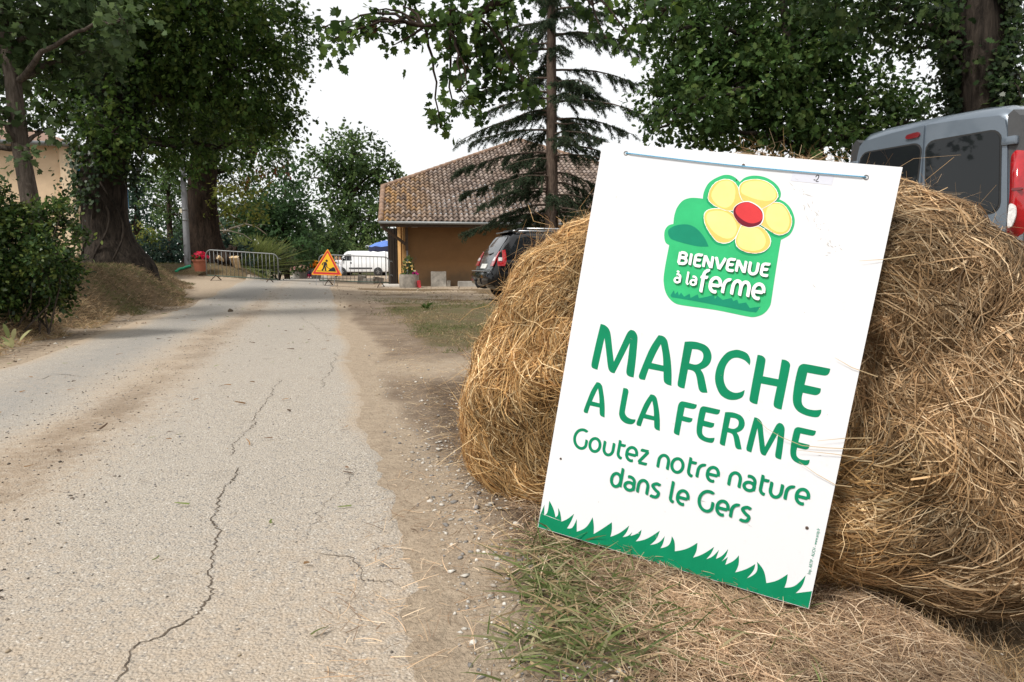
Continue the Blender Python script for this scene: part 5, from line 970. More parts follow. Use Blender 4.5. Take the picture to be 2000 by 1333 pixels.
# conifer in front of the barn
Y = 20.5; cx0 = at(1079, 440, Y)[0]; root = empty('conifer_tree', (cx0, Y, hz1(cx0, Y)), 0, 'tall sparse conifer with drooping needle branches in front of the barn roof', 'conifer')
bm = bmesh.new(); top = np.array([cx0 - .12, Y, 13.5]); b0 = np.array([cx0, Y, hz1(cx0, Y) - .1])
trunk_bm(bm, [b0, b0 + (top - b0) * .25, b0 + (top - b0) * .6, top], [.22, .175, .12, .03], .06, 18); t1 = bm_obj('trunk', bm, M['bark_pine'], None, smooth=True)
bm = bmesh.new(); P, D, Nn, Sz, Cc = [], [], [], [], []
fixed = [(2.35, 3.05, 2.5), (2.6, 3.3, 1.9), (3.0, 2.95, 1.7), (2.9, .1, 1.8), (3.3, 2.8, 2.9), (3.5, .35, 1.6), (2.2, .25, 1.4), (2.5, -.4, 1.2), (2.3, 2.5, 1.3), (1.9, 3.5, 1.4), (4.1, 3.0, 2.9), (4.3, .1, 2.5), (4.0, -.35, 2.2), (4.7, 3.2, 2.2), (5.2, 2.9, 2.8), (5.0, .2, 2.5), (5.5, -.2, 2.7), (5.6, 3.4, 2.0), (6.2, 3.05, 2.6), (6.4, .05, 2.5), (6.1, .6, 2.0), (7.0, 2.9, 2.3), (7.4, .05, 2.8), (7.6, 3.2, 2.0)]
bl = [(z, a, L) for z, a, L in fixed] + [(z, rng.uniform(0, 6.28), rng.uniform(1.2, 2.3) * (1 - .04 * max(0, z - 5))) for z in np.arange(2.2, 12.6, .17)]
for z, a, L in bl:
    p0 = b0 + (top - b0) * ((z - b0[2]) / (top[2] - b0[2])); p0 = np.array([p0[0], p0[1], z]); t = np.linspace(0, 1, 9)
    d = np.array([math.cos(a), math.sin(a)]); dr = rng.uniform(.12, .3); up = rng.uniform(.1, .22)
    br = np.stack([p0[0] + d[0] * L * t, p0[1] + d[1] * L * t, z + L * (up * t - (dr + up) * t ** 1.8)], 1) + np.cumsum(rng.normal(0, .015, (9, 3)), 0)
    add_tube(bm, br, np.linspace(.035, .008, 9), 6, cap=False)
    ns_t = int(L * 17)
    for k in range(ns_t):
        tt_ = rng.uniform(.14, 1) if L > 1.4 else rng.uniform(.1, 1); q0 = np.array([np.interp(tt_, t, br[:, i]) for i in range(3)])
        side = rng.choice((-1, 1)); sd_ = np.array([-d[1], d[0], 0]) * side * rng.uniform(.2, 1) + np.array([d[0], d[1], 0]) * .55 + [0, 0, -rng.uniform(.15, 1.1)]; l_ = rng.uniform(.18, .6) * (1.15 - .6 * tt_) + .08
        q1 = q0 + unit(sd_) * l_; m = int(40 + 140 * l_); s_ = rng.uniform(0, 1, m)
        add_tube(bm, [q0, q1], [.006, .003], 4, cap=False)
        P.append(q0 + (q1 - q0) * s_[:, None] + rng.normal(0, .018, (m, 3))); D.append(unit(sd_) * .5 + rng.normal(0, .6, (m, 3)) + [0, 0, -.35]); Nn.append(rng.normal(0, 1, (m, 3))); Sz.append(rng.uniform(.05, .1, m))
        Cc.append(pick([(.028, .048, .026), (.036, .058, .03), (.02, .035, .02), (.05, .062, .034)], m, .3))
P, D, Nn, Sz, Cc = (np.concatenate(q) for q in (P, D, Nn, Sz, Cc))
for o in (t1, bm_obj('branches', bm, M['bark_pine'], None, smooth=True), leaves('needles', P, D, Nn, Sz, Cc, NEEDLE, M['needle'], wide=.22)): o.parent = root; o.matrix_parent_inverse = Matrix.Translation(-root.location)
# far wood closing the horizon
B = []
for x in np.arange(-150, 151, 7.5):
    yy = 118 + 26 * n2(np.array([x]), np.array([0.]), .05)[0]
    if -62 < x < -30 or abs(x) > 90 or x > -30: h = rng.uniform(2.6, 4.4) if x < 5 else rng.uniform(4, 7)
    B.append((np.array([x, yy, .35 * h]), np.array([6.5, 4, h])))
P, D, Nn, Sz, Cc, tips = crown(B, .8, 2.2, pal=[(.05, .08, .05), (.062, .095, .06), (.04, .065, .043)])
tag(leaves('far_woods', P, D, Nn, Sz, Cc, LEAF4, M['leaf']), kind='stuff')
# weeds
for px, py, Y, s, lab in [(833, 604, None, .09, 'small dark green weed growing on the dusty verge'), (18, 606, 7.6, .17, 'wide-leaved pale plant at the foot of the glossy bush')]:
    g = gz(px, py, Y) if Y else np.array([*ground_hit(px, py), 0]); g[2] = hz1(g[0], g[1]); n = 26 if Y is None else 9
    a = rng.uniform(0, 6.28, n); el = rng.uniform(.15, 1.1, n); u = np.stack([np.cos(a) * np.cos(el), np.sin(a) * np.cos(el), np.sin(el)], 1)
    pal = [(.05, .09, .025), (.07, .11, .03)] if Y is None else [(.2, .24, .1), (.3, .3, .15)]
    tag(leaves('weed', g + u * s * rng.uniform(0, .9, (n, 1)), u, rng.normal(0, .3, (n, 3)) + [0, 0, 1], np.full(n, s * 1.3), pick(pal, n), OVAL, M['leaf'], wide=1.0 if Y is None else .42), lab, 'weed')

# ---------------------------------------------------------------- the barn
def wall_mat(name, c, stain=(.06, .045, .03), zst=.55):
    m, N, L, b = new_mat(name); tc = N.new('ShaderNodeTexCoord'); v = tc.outputs['Object']
    col = mixc(N, L, ramp(N, L, noise(N, L, v, 1.6, 6, .7), [(.3, 0.0), (.7, 1.0)]), tuple(x * .86 for x in c), tuple(x * 1.1 for x in c))
    sx = N.new('ShaderNodeSeparateXYZ'); L.new(v, sx.inputs[0])
    h = math_(N, L, 'ADD', sx.outputs[2], math_(N, L, 'MULTIPLY', math_(N, L, 'SUBTRACT', noise(N, L, v, 1.4, 6, .7), .5), 1.3))
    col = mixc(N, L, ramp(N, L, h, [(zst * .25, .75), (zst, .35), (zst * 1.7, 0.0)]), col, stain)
    L.new(col, b.inputs['Base Color']); b.inputs['Roughness'].default_value = .92; b.inputs['Specular IOR Level'].default_value = .15
    bp = N.new('ShaderNodeBump'); bp.inputs['Strength'].default_value = .3; bp.inputs['Distance'].default_value = .01
    L.new(noise(N, L, v, 45, 5, .7), bp.inputs['Height']); L.new(bp.outputs[0], b.inputs['Normal'])
    return m
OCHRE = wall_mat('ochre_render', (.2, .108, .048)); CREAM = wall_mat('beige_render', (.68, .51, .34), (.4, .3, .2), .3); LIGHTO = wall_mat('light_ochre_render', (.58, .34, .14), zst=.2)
TILE = leaf_mat('clay_tile', .95, 0.0, .03)
E0 = at(742, 433.5, 26.5); e1, e2 = np.array([.9893, .146, 0]), np.array([-.146, .9893, 0]); BZ = E0[2]
barn = empty('barn', (E0[0], E0[1], hz1(E0[0], E0[1])), math.atan2(.146, .9893), 'long low ochre barn with a hipped roof of pink Roman tiles', 'barn')
GB = barn.location.z; ez = BZ - GB
PITF, PITS, W_B, T_H, T_A = .5, .46, 13.66, 3.2, 9.5
PER, ROW = .205, .36
TP = .7 * np.array([(.39, .305, .255), (.46, .37, .31), (.32, .245, .2), (.43, .35, .305), (.25, .195, .165), (.35, .265, .215)])
def tiles(name, W_, Lr, keepf, place, lich=None):
    """corrugated courses of half-round tiles on a plane of width W_ and slope length Lr"""
    ns, nr = int(W_ / PER * 8) + 1, int(Lr / ROW) + 1; s = np.linspace(0, W_, ns); V, Fq, Cq = [], [], []; o = 0
    for r in range(nr):
        ph = rng.normal(0, .004, ns // 8 + 2); k = (s / PER).astype(int); amp = .058 + .005 * rng.normal(0, 1, ns // 8 + 2)[np.minimum(k, ns // 8 + 1)]
        cyc = np.mod(s / PER, 1); up = np.where(cyc < .62, np.sin(cyc / .62 * math.pi), -.45 * np.sin((cyc - .62) / .38 * math.pi))
        t0, t1 = r * ROW - .03 + ph[np.minimum(k, ns // 8 + 1)], (r + 1) * ROW
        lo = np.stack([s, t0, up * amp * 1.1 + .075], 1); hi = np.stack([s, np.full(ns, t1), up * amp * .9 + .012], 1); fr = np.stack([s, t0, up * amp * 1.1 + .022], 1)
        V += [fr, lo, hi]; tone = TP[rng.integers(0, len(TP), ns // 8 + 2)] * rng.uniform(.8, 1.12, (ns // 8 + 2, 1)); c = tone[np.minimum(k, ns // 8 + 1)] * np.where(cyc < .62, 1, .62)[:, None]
        if lich is not None: 
            g = lich(s, np.full(ns, t1))[:, None] * rng.uniform(.0, .75, ns // 8 + 2)[np.minimum(k, ns // 8 + 1)][:, None]; c = c * (1 - g) + np.array([.42, .24, .09]) * g
        Cq += [c * .3, c, c * .9]; i = np.arange(ns - 1)  # front lips darkened: shadow line under each course painted into the tile colour
        kk = keepf((s[:-1] + s[1:]) / 2, t1 - ROW * .5)
        for a, b in ((0, ns), (ns, 2 * ns)): Fq.append((np.stack([i, i + 1, i + 1 + ns, i + ns], 1) + o + a)[kk])
        o += 3 * ns
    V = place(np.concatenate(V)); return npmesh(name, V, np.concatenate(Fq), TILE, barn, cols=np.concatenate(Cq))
cf = math.sqrt(1 + PITF ** 2)
def hipl(s, tslope):
    t = tslope / cf
    lim = np.where(t <= T_H, 0, (t - T_H) * (W_B / 2) / (T_A - T_H)); return (s >= lim - .02) & (s <= W_B - lim + .02)
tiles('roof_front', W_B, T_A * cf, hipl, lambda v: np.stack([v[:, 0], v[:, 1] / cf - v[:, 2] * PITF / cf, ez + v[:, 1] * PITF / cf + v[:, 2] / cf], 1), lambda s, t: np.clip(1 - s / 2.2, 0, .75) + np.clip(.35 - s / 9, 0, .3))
LB = 24
for sg in (0, 1):
    cs = math.sqrt(1 + PITS ** 2); Ls = W_B / 2 * cs
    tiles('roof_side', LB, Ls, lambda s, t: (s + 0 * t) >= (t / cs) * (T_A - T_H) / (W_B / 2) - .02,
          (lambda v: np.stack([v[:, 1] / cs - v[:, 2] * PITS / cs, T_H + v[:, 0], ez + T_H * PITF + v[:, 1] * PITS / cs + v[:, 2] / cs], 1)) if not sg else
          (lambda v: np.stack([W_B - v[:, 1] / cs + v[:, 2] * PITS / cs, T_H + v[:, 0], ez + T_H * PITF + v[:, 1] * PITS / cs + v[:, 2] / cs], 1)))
bm = bmesh.new()
def ridge_tiles(p0, p1, n):
    p0, p1 = Vector(p0), Vector(p1)
    for k in range(n):
        a, b = p0.lerp(p1, k / n), p0.lerp(p1, (k + 1.15) / n); add_tube(bm, [a, b], [.115, .095], 10)
ap = (W_B / 2, T_A, ez + T_A * PITF + .05)
ridge_tiles((0, T_H, ez + T_H * PITF + .03), ap, 24); ridge_tiles((W_B, T_H, ez + T_H * PITF + .03), ap, 24); ridge_tiles(ap, (W_B / 2, T_H + LB, ap[2]), 40); ridge_tiles((0.03, -.02, ez + .03), (.03, T_H, ez + T_H * PITF + .03), 9)
rt = pmat('ridge_tile_clay', (.24, .15, .1), .85, var=.45, scale=3); bm_obj('ridge_tiles', bm, rt, barn, smooth=True)
bm = bmesh.new(); gb = -GB - .6
def quadp(bm, pts, mi=0): bm.faces.new([bm.verts.new(p) for p in pts]).material_index = mi
wl_ = Vector((1.02, .85, 0)); ft = ez + .85 * PITF - .06
quadp(bm, [(1.02, .85, -.4), (W_B - .8, .85, -.4), (W_B - .8, .85, ft), (1.02, .85, ft)])
quadp(bm, [(W_B - .8, .85, -.4), (W_B - .8, LB, -.4), (W_B - .8, LB, ez + 1.5), (W_B - .8, T_H, ez + 1.5), (W_B - .8, .85, ft)])
quadp(bm, [(.55, 2.6, -.4), (.55, LB, -.4), (.55, LB, ez + 1.7), (.55, 2.6, ez + 1.25)])
quadp(bm, [(.55, 2.6, -.4), (1.02, 2.6, -.4), (1.02, 2.6, ez + 1.2), (.55, 2.6, ez + 1.2)]); quadp(bm, [(1.02, .85, -.4), (1.02, 2.6, -.4), (1.02, 2.6, ez + 1.2), (1.02, .85, ft)])
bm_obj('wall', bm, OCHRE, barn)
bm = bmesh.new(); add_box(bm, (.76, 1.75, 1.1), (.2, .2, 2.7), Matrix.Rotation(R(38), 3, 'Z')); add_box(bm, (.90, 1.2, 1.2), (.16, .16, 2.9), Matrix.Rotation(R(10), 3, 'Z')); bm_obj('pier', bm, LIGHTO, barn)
bm = bmesh.new(); add_box(bm, (1.0, .80, 1.15), (.07, .07, 2.6)); bm_obj('downpipe', bm, M['pole'], barn)
bm = bmesh.new(); add_box(bm, (.42, 1.95, 1.16), (.4, .06, 2.3), Matrix.Rotation(R(4), 3, 'Z')); 
for k in range(4): add_box(bm, (.27 + .1 * k, 1.91, 1.16), (.012, .02, 2.25))
bm_obj('barn_door', bm, M['darkwood'], barn)
bm = bmesh.new(); add_box(bm, (W_B / 2, .12, ez - .1), (W_B, .05, .17)); add_box(bm, (W_B / 2, .5, ez + .02), (W_B, .7, .04)); add_box(bm, (.06, T_H / 2, ez + .72), (.06, T_H * 1.1, .16), Matrix.Rotation(math.atan(PITF), 3, 'X'))
bm_obj('fascia', bm, M['beam'], barn)
bm = bmesh.new(); add_tube(bm, [(-.05, -.02, ez - .02), (4, -.02, ez - .035), (W_B, -.02, ez - .05)], .06, 10); bm_obj('gutter', bm, M['gutter'], barn, smooth=True)
bm = bmesh.new(); add_tube(bm, [(.1, .12, ez - .2), (.98, .78, ez - .85)], .06, 6); add_box(bm, (.98, .72, ez - .62), (.1, .1, .9)); bm_obj('brace', bm, M['beam'], barn)
bm = bmesh.new(); add_box(bm, (1.3, .78, ez - .1), (.26, .13, .12), bev=.02); bm_obj('wall_lamp', bm, M['lamp'], barn)
bm = bmesh.new(); add_box(bm, (6.1, .84, ez - .28), (.7, .03, .42)); bm_obj('vent', bm, M['darkwood'], barn)
p = at(768, 556, 27.6); bm = bmesh.new(); add_box(bm, (p[0], p[1] + .3, hz1(p[0], p[1]) + .02), (.95, 2.4, .1), Matrix.Rotation(.15, 3, 'Z'), bev=.015); tag(bm_obj('concrete_slab', bm, pmat('pale_concrete', (.5, .47, .42), .9)), kind='structure')

# ---------------------------------------------------------------- the beige house
hc = at(130, 300, 24); HZ = at(118, 286, 24)[2]; g0 = hz1(hc[0], hc[1])
house = empty('house', (hc[0], hc[1], g0), math.atan2(6, -1.4), 'beige rendered house with blue shutters behind the big oak', 'house')   # local +x runs back along the right facade, local +y to the left
H_ = HZ - g0; bm = bmesh.new()
add_box(bm, (3.08, 6.5, H_ / 2 - .3), (6.16, 13, H_ + .6)); bm_obj('wall', bm, CREAM, house)
bm = bmesh.new(); add_box(bm, (.0, 0.0, H_ / 2), (.34, .34, H_ - .1)); bm_obj('corner_pilaster', bm, pmat('pale_render', (.68, .53, .36), .9), house)
bm = bmesh.new(); o_ = .45; vv = [(-o_, -o_, H_ + .05), (6.16 + o_, -o_, H_ + .05), (6.16 + o_, 13.5, H_ + .05), (-o_, 13.5, H_ + .05), (3.08, 3.2, H_ + 1.35), (3.08, 10, H_ + 1.35)]
vv = [bm.verts.new(v) for v in vv]
for f in ((0, 1, 4), (1, 2, 5, 4), (2, 3, 5), (3, 0, 4, 5), (3, 2, 1, 0)): bm.faces.new([vv[i] for i in f])
rm, N, L, b = new_mat('house_tiles'); tc = N.new('ShaderNodeTexCoord'); wv = N.new('ShaderNodeTexWave'); wv.inputs['Scale'].default_value = 2.4; wv.bands_direction = 'DIAGONAL'; wv.inputs['Distortion'].default_value = 1
L.new(tc.outputs['Object'], wv.inputs[0]); L.new(mixc(N, L, wv.outputs[0], (.15, .085, .06), (.28, .18, .13)), b.inputs['Base Color']); b.inputs['Roughness'].default_value = .9
bm_obj('roof', bm, rm, house)
bm = bmesh.new(); add_tube(bm, [(-o_ - .02, 13.5, H_), (-o_ - .02, -o_ - .02, H_), (6.6, -o_ - .02, H_)], .08, 8); bm_obj('gutter', bm, M['gutter'], house, smooth=True)
bm = bmesh.new(); add_tube(bm, [(6.12, -.06, .1), (6.12, -.06, H_)], .05, 8); bm_obj('downpipe', bm, M['greenpaint'], house, smooth=True)
for z0, z1 in ((at(0, 386, 25)[2] - g0, at(0, 322, 25)[2] - g0), (at(0, 470, 25)[2] - g0 - .1, at(0, 420, 25)[2] - g0 + .12)):
    for x0 in (1.2, 4.0):
        bm = bmesh.new(); add_box(bm, (x0 + .95, .0, (z0 + z1) / 2), (.9, .06, z1 - z0)); f = bm_obj('window', bm, M['glass'], house)
        bm = bmesh.new()
        for xx in (x0 + .5, x0 + .95, x0 + 1.4): add_box(bm, (xx, -.035, (z0 + z1) / 2), (.06, .05, z1 - z0))
        for zz_ in (z0, z1): add_box(bm, (x0 + .95, -.04, zz_), (1.0, .06, .07))
        bm_obj('frame', bm, M['white'], f)
        for xs in (x0 + .02, x0 + 1.88):
            bm = bmesh.new(); add_box(bm, (xs, -.06, (z0 + z1) / 2), (.84, .04, z1 - z0))
            for k in range(9): add_box(bm, (xs, -.085, z0 + (k + .5) * (z1 - z0) / 9), (.7, .02, .035))
            bm_obj('shutter', bm, M['blue'], house)

# ---------------------------------------------------------------- street furniture
Y = 28; p = gz(367, 521, Y); zt = at(367, 190, Y)[2]
post = empty('utility_pole', tuple(p), 0, 'grey metal-banded utility pole beside the second oak', 'pole')
bm = bmesh.new(); add_lathe(bm, [(.125, -.3), (.125, 0), (.105, 3), (.08, zt - p[2]), (0, zt - p[2] + .02)], 16); sh = bm_obj('shaft', bm, M['pole'], post, smooth=True)
for z in (3.5, 2.15, 1.75):
    bm = bmesh.new(); add_lathe(bm, [(.115, z - .035), (.125, z - .03), (.125, z + .03), (.115, z + .035)], 16); bm_obj('band', bm, M['galv'], post, smooth=True)
bm = bmesh.new(); add_box(bm, (-.12, -.06, 2.1), (.1, .1, .16), bev=.01); bm_obj('junction_box', bm, pmat('cream_plastic', (.5, .46, .34), .6), post)
bm = bmesh.new(); add_tube(bm, [(.09, -.11, .1), (.1, -.11, .55), (.06, -.12, .72), (0, -.13, .78), (-.07, -.12, .7), (-.1, -.11, .5), (-.02, -.13, .35), (.09, -.11, .1)], .008, 5); bm_obj('wire', bm, M['galv'], post, smooth=True)
a_, b_ = gz(372, 520, 27.6, .05), gz(342, 529, 27.2, .03)
bm = bmesh.new(); add_tube(bm, bend(a_, b_, .04, 10, .015), .05, 8); tag(bm_obj('hose', bm, M['hose'], None, smooth=True), 'short length of bright green hose lying at the foot of the pole', 'hose')
def flowers(name, c, r, n, size, pal, parent, mat='petal', flat=.7):
    u = unit(rng.normal(0, 1, (n, 3))); u[:, 2] = np.abs(u[:, 2]); p = np.array(c) + u * np.array(r) * rng.uniform(.75, 1.05, (n, 1))
    if n <= 32:
        for i in range(n):                                               # few enough to count: one object each
            k = 9; d = u[i] * .5 + rng.normal(0, .9, (k, 3))
            leaves(name[:-1], p[i] + rng.normal(0, size * .12, (k, 3)), d, u[i] + rng.normal(0, .4, (k, 3)), np.full(k, size) * rng.uniform(.7, 1.1, k), np.repeat(pick(pal, 1, .2), k, 0), OVAL, M[mat], parent, wide=1.6)
        return
    P = np.repeat(p, 5, 0) + rng.normal(0, size * .25, (n * 5, 3)); D = np.repeat(u, 5, 0) * .4 + rng.normal(0, .8, (n * 5, 3))
    return leaves(name, P, D, np.repeat(u, 5, 0) + rng.normal(0, .3, (n * 5, 3)), np.full(n * 5, size) * rng.uniform(.7, 1.2, n * 5), np.repeat(pick(pal, n, .2), 5, 0), OVAL, M[mat], parent, wide=1.6)
def pot_leaves(c, r, n, size, pal, parent):
    u = unit(rng.normal(0, 1, (n, 3))); u[:, 2] = np.abs(u[:, 2]); p = np.array(c) + u * np.array(r) * rng.uniform(.2, 1, (n, 1)) ** .5
    return leaves('foliage', p, u + rng.normal(0, .6, (n, 3)), u + [0, 0, .6] + rng.normal(0, .4, (n, 3)), np.full(n, size) * rng.uniform(.6, 1.2, n), pick(pal, n, .35), OVAL, M['leaf'], parent, wide=1.3)
g = gz(391, 528, 26.9); g[2] = max(g[2], at(391, 527.5, 26.9)[2] - .04)
pot = empty('flower_pot', tuple(g), 0, 'round terracotta pot of red flowers beside the left barrier', 'flower pot')
bm = bmesh.new(); add_lathe(bm, [(.0, -.02), (.19, -.02), (.25, .36), (.285, .37), (.285, .44), (.25, .44), (.24, .38), (0, .36)], 22); bm_obj('pot', bm, M['terracotta'], pot, smooth=False, angle=40)
pot_leaves((-.02, 0, .42), (.3, .26, .22), 260, .09, BACKP, pot); flowers('flowers', (.05, -.03, .5), (.24, .2, .2), 32, .09, [(.55, .02, .05), (.7, .06, .12), (.4, .01, .03)], pot)
def barrier(pl, pr, Y, nb, label):
    """crowd barrier between photo pixels pl and pr (feet) at distance Y"""
    a, b = at(*pl, Y), at(*pr, Y); d = b - a; Lh = math.hypot(d[0], d[1])
    root = empty('crowd_barrier', tuple(a), math.atan2(d[1], d[0]), label, 'barrier', 'steel crowd barriers closing the lane')
    sl = d[2] / Lh; x0, x1 = -.33, Lh + .33; S = lambda x, z: (x, 0, z + sl * x)
    bm = bmesh.new(); c = []
    for k in range(7): t = math.pi - k * math.pi / 12; c.append(S(x0 + .2 + .2 * math.cos(t), .9 + .2 * math.sin(t)))
    for k in range(7): t = math.pi / 2 - k * math.pi / 12; c.append(S(x1 - .2 + .2 * math.cos(t), .9 + .2 * math.sin(t)))
    add_tube(bm, [S(x0, .16)] + c + [S(x1, .16)], .021, 8); f = bm_obj('frame', bm, M['galv'], root, smooth=True)
    bm = bmesh.new(); add_tube(bm, [S(x0, .17), S(x1, .17)], .02, 8); bm_obj('bottom_rail', bm, M['greenpaint'], root, smooth=True)
    bm = bmesh.new(); add_tube(bm, [(0, 0, .17), (0, 0, 1.095)], .0095, 6); b0 = None
    for k in range(nb):
        x = x0 + (x1 - x0) * (k + 1) / (nb + 1)
        if b0 is None: b0 = bm_obj('bar', bm, M['galv'], root, smooth=True); o = b0
        else: o = b0.copy(); COL.objects.link(o); o.parent = root
        o.location = (x, 0, sl * x); o.rotation_euler = (0, rng.normal(0, .008), 0)
    for x in (0, Lh):
        bm = bmesh.new()
        for s in (-1, 1): add_tube(bm, [S(x, .2), (x + s * .07, s * .3, .0 + sl * x)], .018, 6)
        add_tube(bm, [(x - .07, -.3, sl * x), (x + .07, .3, sl * x)], .008, 5)
        bm_obj('foot', bm, M['rust'], root, smooth=True)
    for z in (.45, .95):
        bm = bmesh.new(); add_tube(bm, [S(x1, z), S(x1 + .1, z), S(x1 + .1, z - .05)], .009, 5); bm_obj('hook', bm, M['galv'], root, smooth=True)
barrier((422, 548), (527, 554.5), 25.6, 17, 'steel crowd barrier left of the gap in the lane, in front of the stump')
barrier((642, 557.5), (744, 561), 25.4, 17, 'steel crowd barrier right of the gap, in front of the white van')
# roadworks sign
Y = 25.05; k_ = Y / FOC / 9.0909; c0 = at(560 + 710 / 9.0909, 470 + 610 / 9.0909, Y); gz_ = hz1(c0[0], c0[1])
rs = empty('road_sign', (c0[0], c0[1], gz_), 0, 'yellow triangular roadworks sign with red border standing before the right barrier', 'road sign')
def zs(X, Y_): return ((X - 710) * k_, (610 - Y_) * k_ + c0[2] - gz_)
def rtri(A, B, C_, rad):
    pts = [np.array(zs(*q)) for q in (A, B, C_)]; out = []
    for i in range(3):
        p, a, b = pts[i], pts[i - 1], pts[(i + 1) % 3]; ua, ub = (a - p) / np.linalg.norm(a - p), (b - p) / np.linalg.norm(b - p)
        for t in np.linspace(0, 1, 7): out.append((1 - t) ** 2 * (p + ua * rad) + 2 * t * (1 - t) * p + t * t * (p + ub * rad))
    return np.array(out)
T1, T2, T3 = rtri((740, 150), (432, 610), (985, 628), .07), rtri((740, 178), (458, 592), (958, 610), .06), rtri((737, 222), (512, 560), (900, 572), .02)
bm = bmesh.new(); fr = [bm.verts.new((p[0], 0, p[1])) for p in T1]; bk = [bm.verts.new((p[0], .02, p[1])) for p in T1]; bm.faces.new(fr); bm.faces.new(bk[::-1])
for i in range(len(fr)): bm.faces.new((fr[i - 1], fr[i], bk[i], bk[i - 1]))
SY, SRD, SORG = pmat('sign_yellow', (.85, .48, .02), .4, var=.06), pmat('sign_red', (.55, .03, .035), .4, var=.08), pmat('sign_orange', (.85, .33, .03), .4, var=.06)
bm_obj('panel', bm, SORG, rs)
F = Flat(); F.z = .001
F.poly(T2, mi=0, step=.001); F.poly(T3, mi=1, step=.001); F.z += .001
def zsl(ps): return np.array([zs(*q) for q in ps])
def thick(ps, w):
    P = catmull(zsl(ps), 4); F.stroke(P, w * k_, 2, ends=(.6, .6)); F.z += .0003
F.poly(ell(*zs(717, 364), 21 * k_, 21 * k_)[:-1], mi=2)
for ps, w in (([(700, 388), (690, 420), (672, 455)], 44), ([(695, 392), (655, 403), (640, 425), (645, 440)], 17), ([(708, 395), (716, 440), (718, 482)], 17), ([(668, 450), (655, 500), (628, 536)], 24), ([(680, 450), (690, 495), (695, 540)], 24), ([(705, 465), (735, 485), (775, 512)], 8), ([(540, 541), (640, 543), (740, 547)], 8)): thick(ps, w)
F.poly(zsl([(730, 549), (760, 522), (765, 500), (795, 497), (812, 480), (845, 476), (862, 505), (878, 556)]), mi=2, step=.0005)
f = F.build('pictogram', [SRD, SY, INK], rs); f.rotation_euler = (R(90), 0, 0); f['label'] = 'red border with black digging figure'
bm = bmesh.new(); add_tube(bm, [(*zs(545, 605)[:1], .015, zs(0, 605)[1]), (zs(530, 0)[0], -.1, zs(0, 640)[1] * .3), (zs(540, 0)[0], -.14, .012), (zs(600, 0)[0], -.14, .012), (zs(840, 0)[0], -.14, .012), (zs(850, 0)[0], -.1, .1), (zs(858, 0)[0], .015, zs(0, 605)[1])], .011, 6)
add_tube(bm, [(zs(600, 0)[0], .02, .9 * zs(0, 300)[1]), (zs(600, 0)[0], .35, .01), (zs(850, 0)[0], .35, .01), (zs(850, 0)[0], .02, .9 * zs(0, 300)[1])], .011, 6)
bm_obj('stand', bm, M['galv'], rs, smooth=True)
# things along the barn wall
g = gz(799, 561, 26.3); dr = empty('stone_planter', tuple(g), 0, 'round mossy concrete planter with a rose bush at the barn corner', 'planter')
bm = bmesh.new(); add_lathe(bm, [(.0, -.1), (.36, -.1), (.375, .3), (.365, .5), (.33, .5), (.32, .44), (0, .44)], 26); bm_obj('tub', bm, M['stone'], dr, angle=40)
pot_leaves((-.02, 0, .46), (.26, .2, .75), 330, .085, [(.07, .11, .03), (.1, .15, .045), (.05, .08, .025)], dr)
bm = bmesh.new()
for k in range(9): a = rng.uniform(0, 6.28); add_tube(bm, bend((0, 0, .42), (.24 * math.cos(a), .18 * math.sin(a), rng.uniform(.8, 1.22)), .06, 5), np.linspace(.012, .005, 5), 5)
bm_obj('stems', bm, M['bark_young'], dr); flowers('flowers', (0, -.05, .6), (.24, .15, .45), 9, .06, [(.8, .6, .25), (.75, .7, .5)], dr); flowers('flowers', (.27, -.1, .5), (.1, .1, .08), 12, .05, [(.6, .05, .3), (.5, .03, .2)], dr)
def lean_box(name, px, py, Y, s, rot, m, label, cat, bev=.02, dz=0):
    g = gz(px, py, Y); bm = bmesh.new(); add_box(bm, (0, 0, s[2] / 2 - .03 + dz), s, bev=bev)
    bmesh.ops.subdivide_edges(bm, edges=bm.edges, cuts=1, use_grid_fill=True)
    for v in bm.verts: v.co += Vector(rng.normal(0, bev * .25, 3))
    o = bm_obj(name, bm, m, angle=50); o.location = g; o.rotation_euler = rot; return tag(o, label, cat)
lean_box('fuel_can', 819, 562, 26.1, (.12, .16, .3), (0, R(-6), .3), M['redplastic'], 'small red plastic can beside the round concrete planter', 'can')
lean_box('stone_slab', 857, 562, 27.25, (.6, .1, .62), (R(-9), 0, .15), M['stone'], 'upright stone slab leaning on the ochre barn wall', 'slab', .025)
lean_box('stone_stub', 876, 562, 27.1, (.12, .12, .26), (0, R(4), .2), M['stone'], 'short stone stub right of the leaning slab', 'stone', .02)
lean_box('stone_trough', 913, 562, 27.4, (.75, .3, .24), (0, 0, .15), M['concrete'], 'low concrete trough at the wall behind the black car', 'trough', .02)
lean_box('stone_block', 706, 550, 30.5, (.36, .34, .4), (0, R(5), .2), M['stone'], 'tallest of the rough stone blocks behind the right barrier', 'stone', .04)
lean_box('stone_block', 720, 552, 30.2, (.5, .4, .26), (0, R(-3), .1), M['stone'], 'flat wide stone block between the other two behind the right barrier', 'stone', .04)
lean_box('stone_block', 738, 550, 31.5, (.42, .3, .3), (0, R(8), .5), M['stone'], 'rough stone block nearest the dark barn door', 'stone', .04)
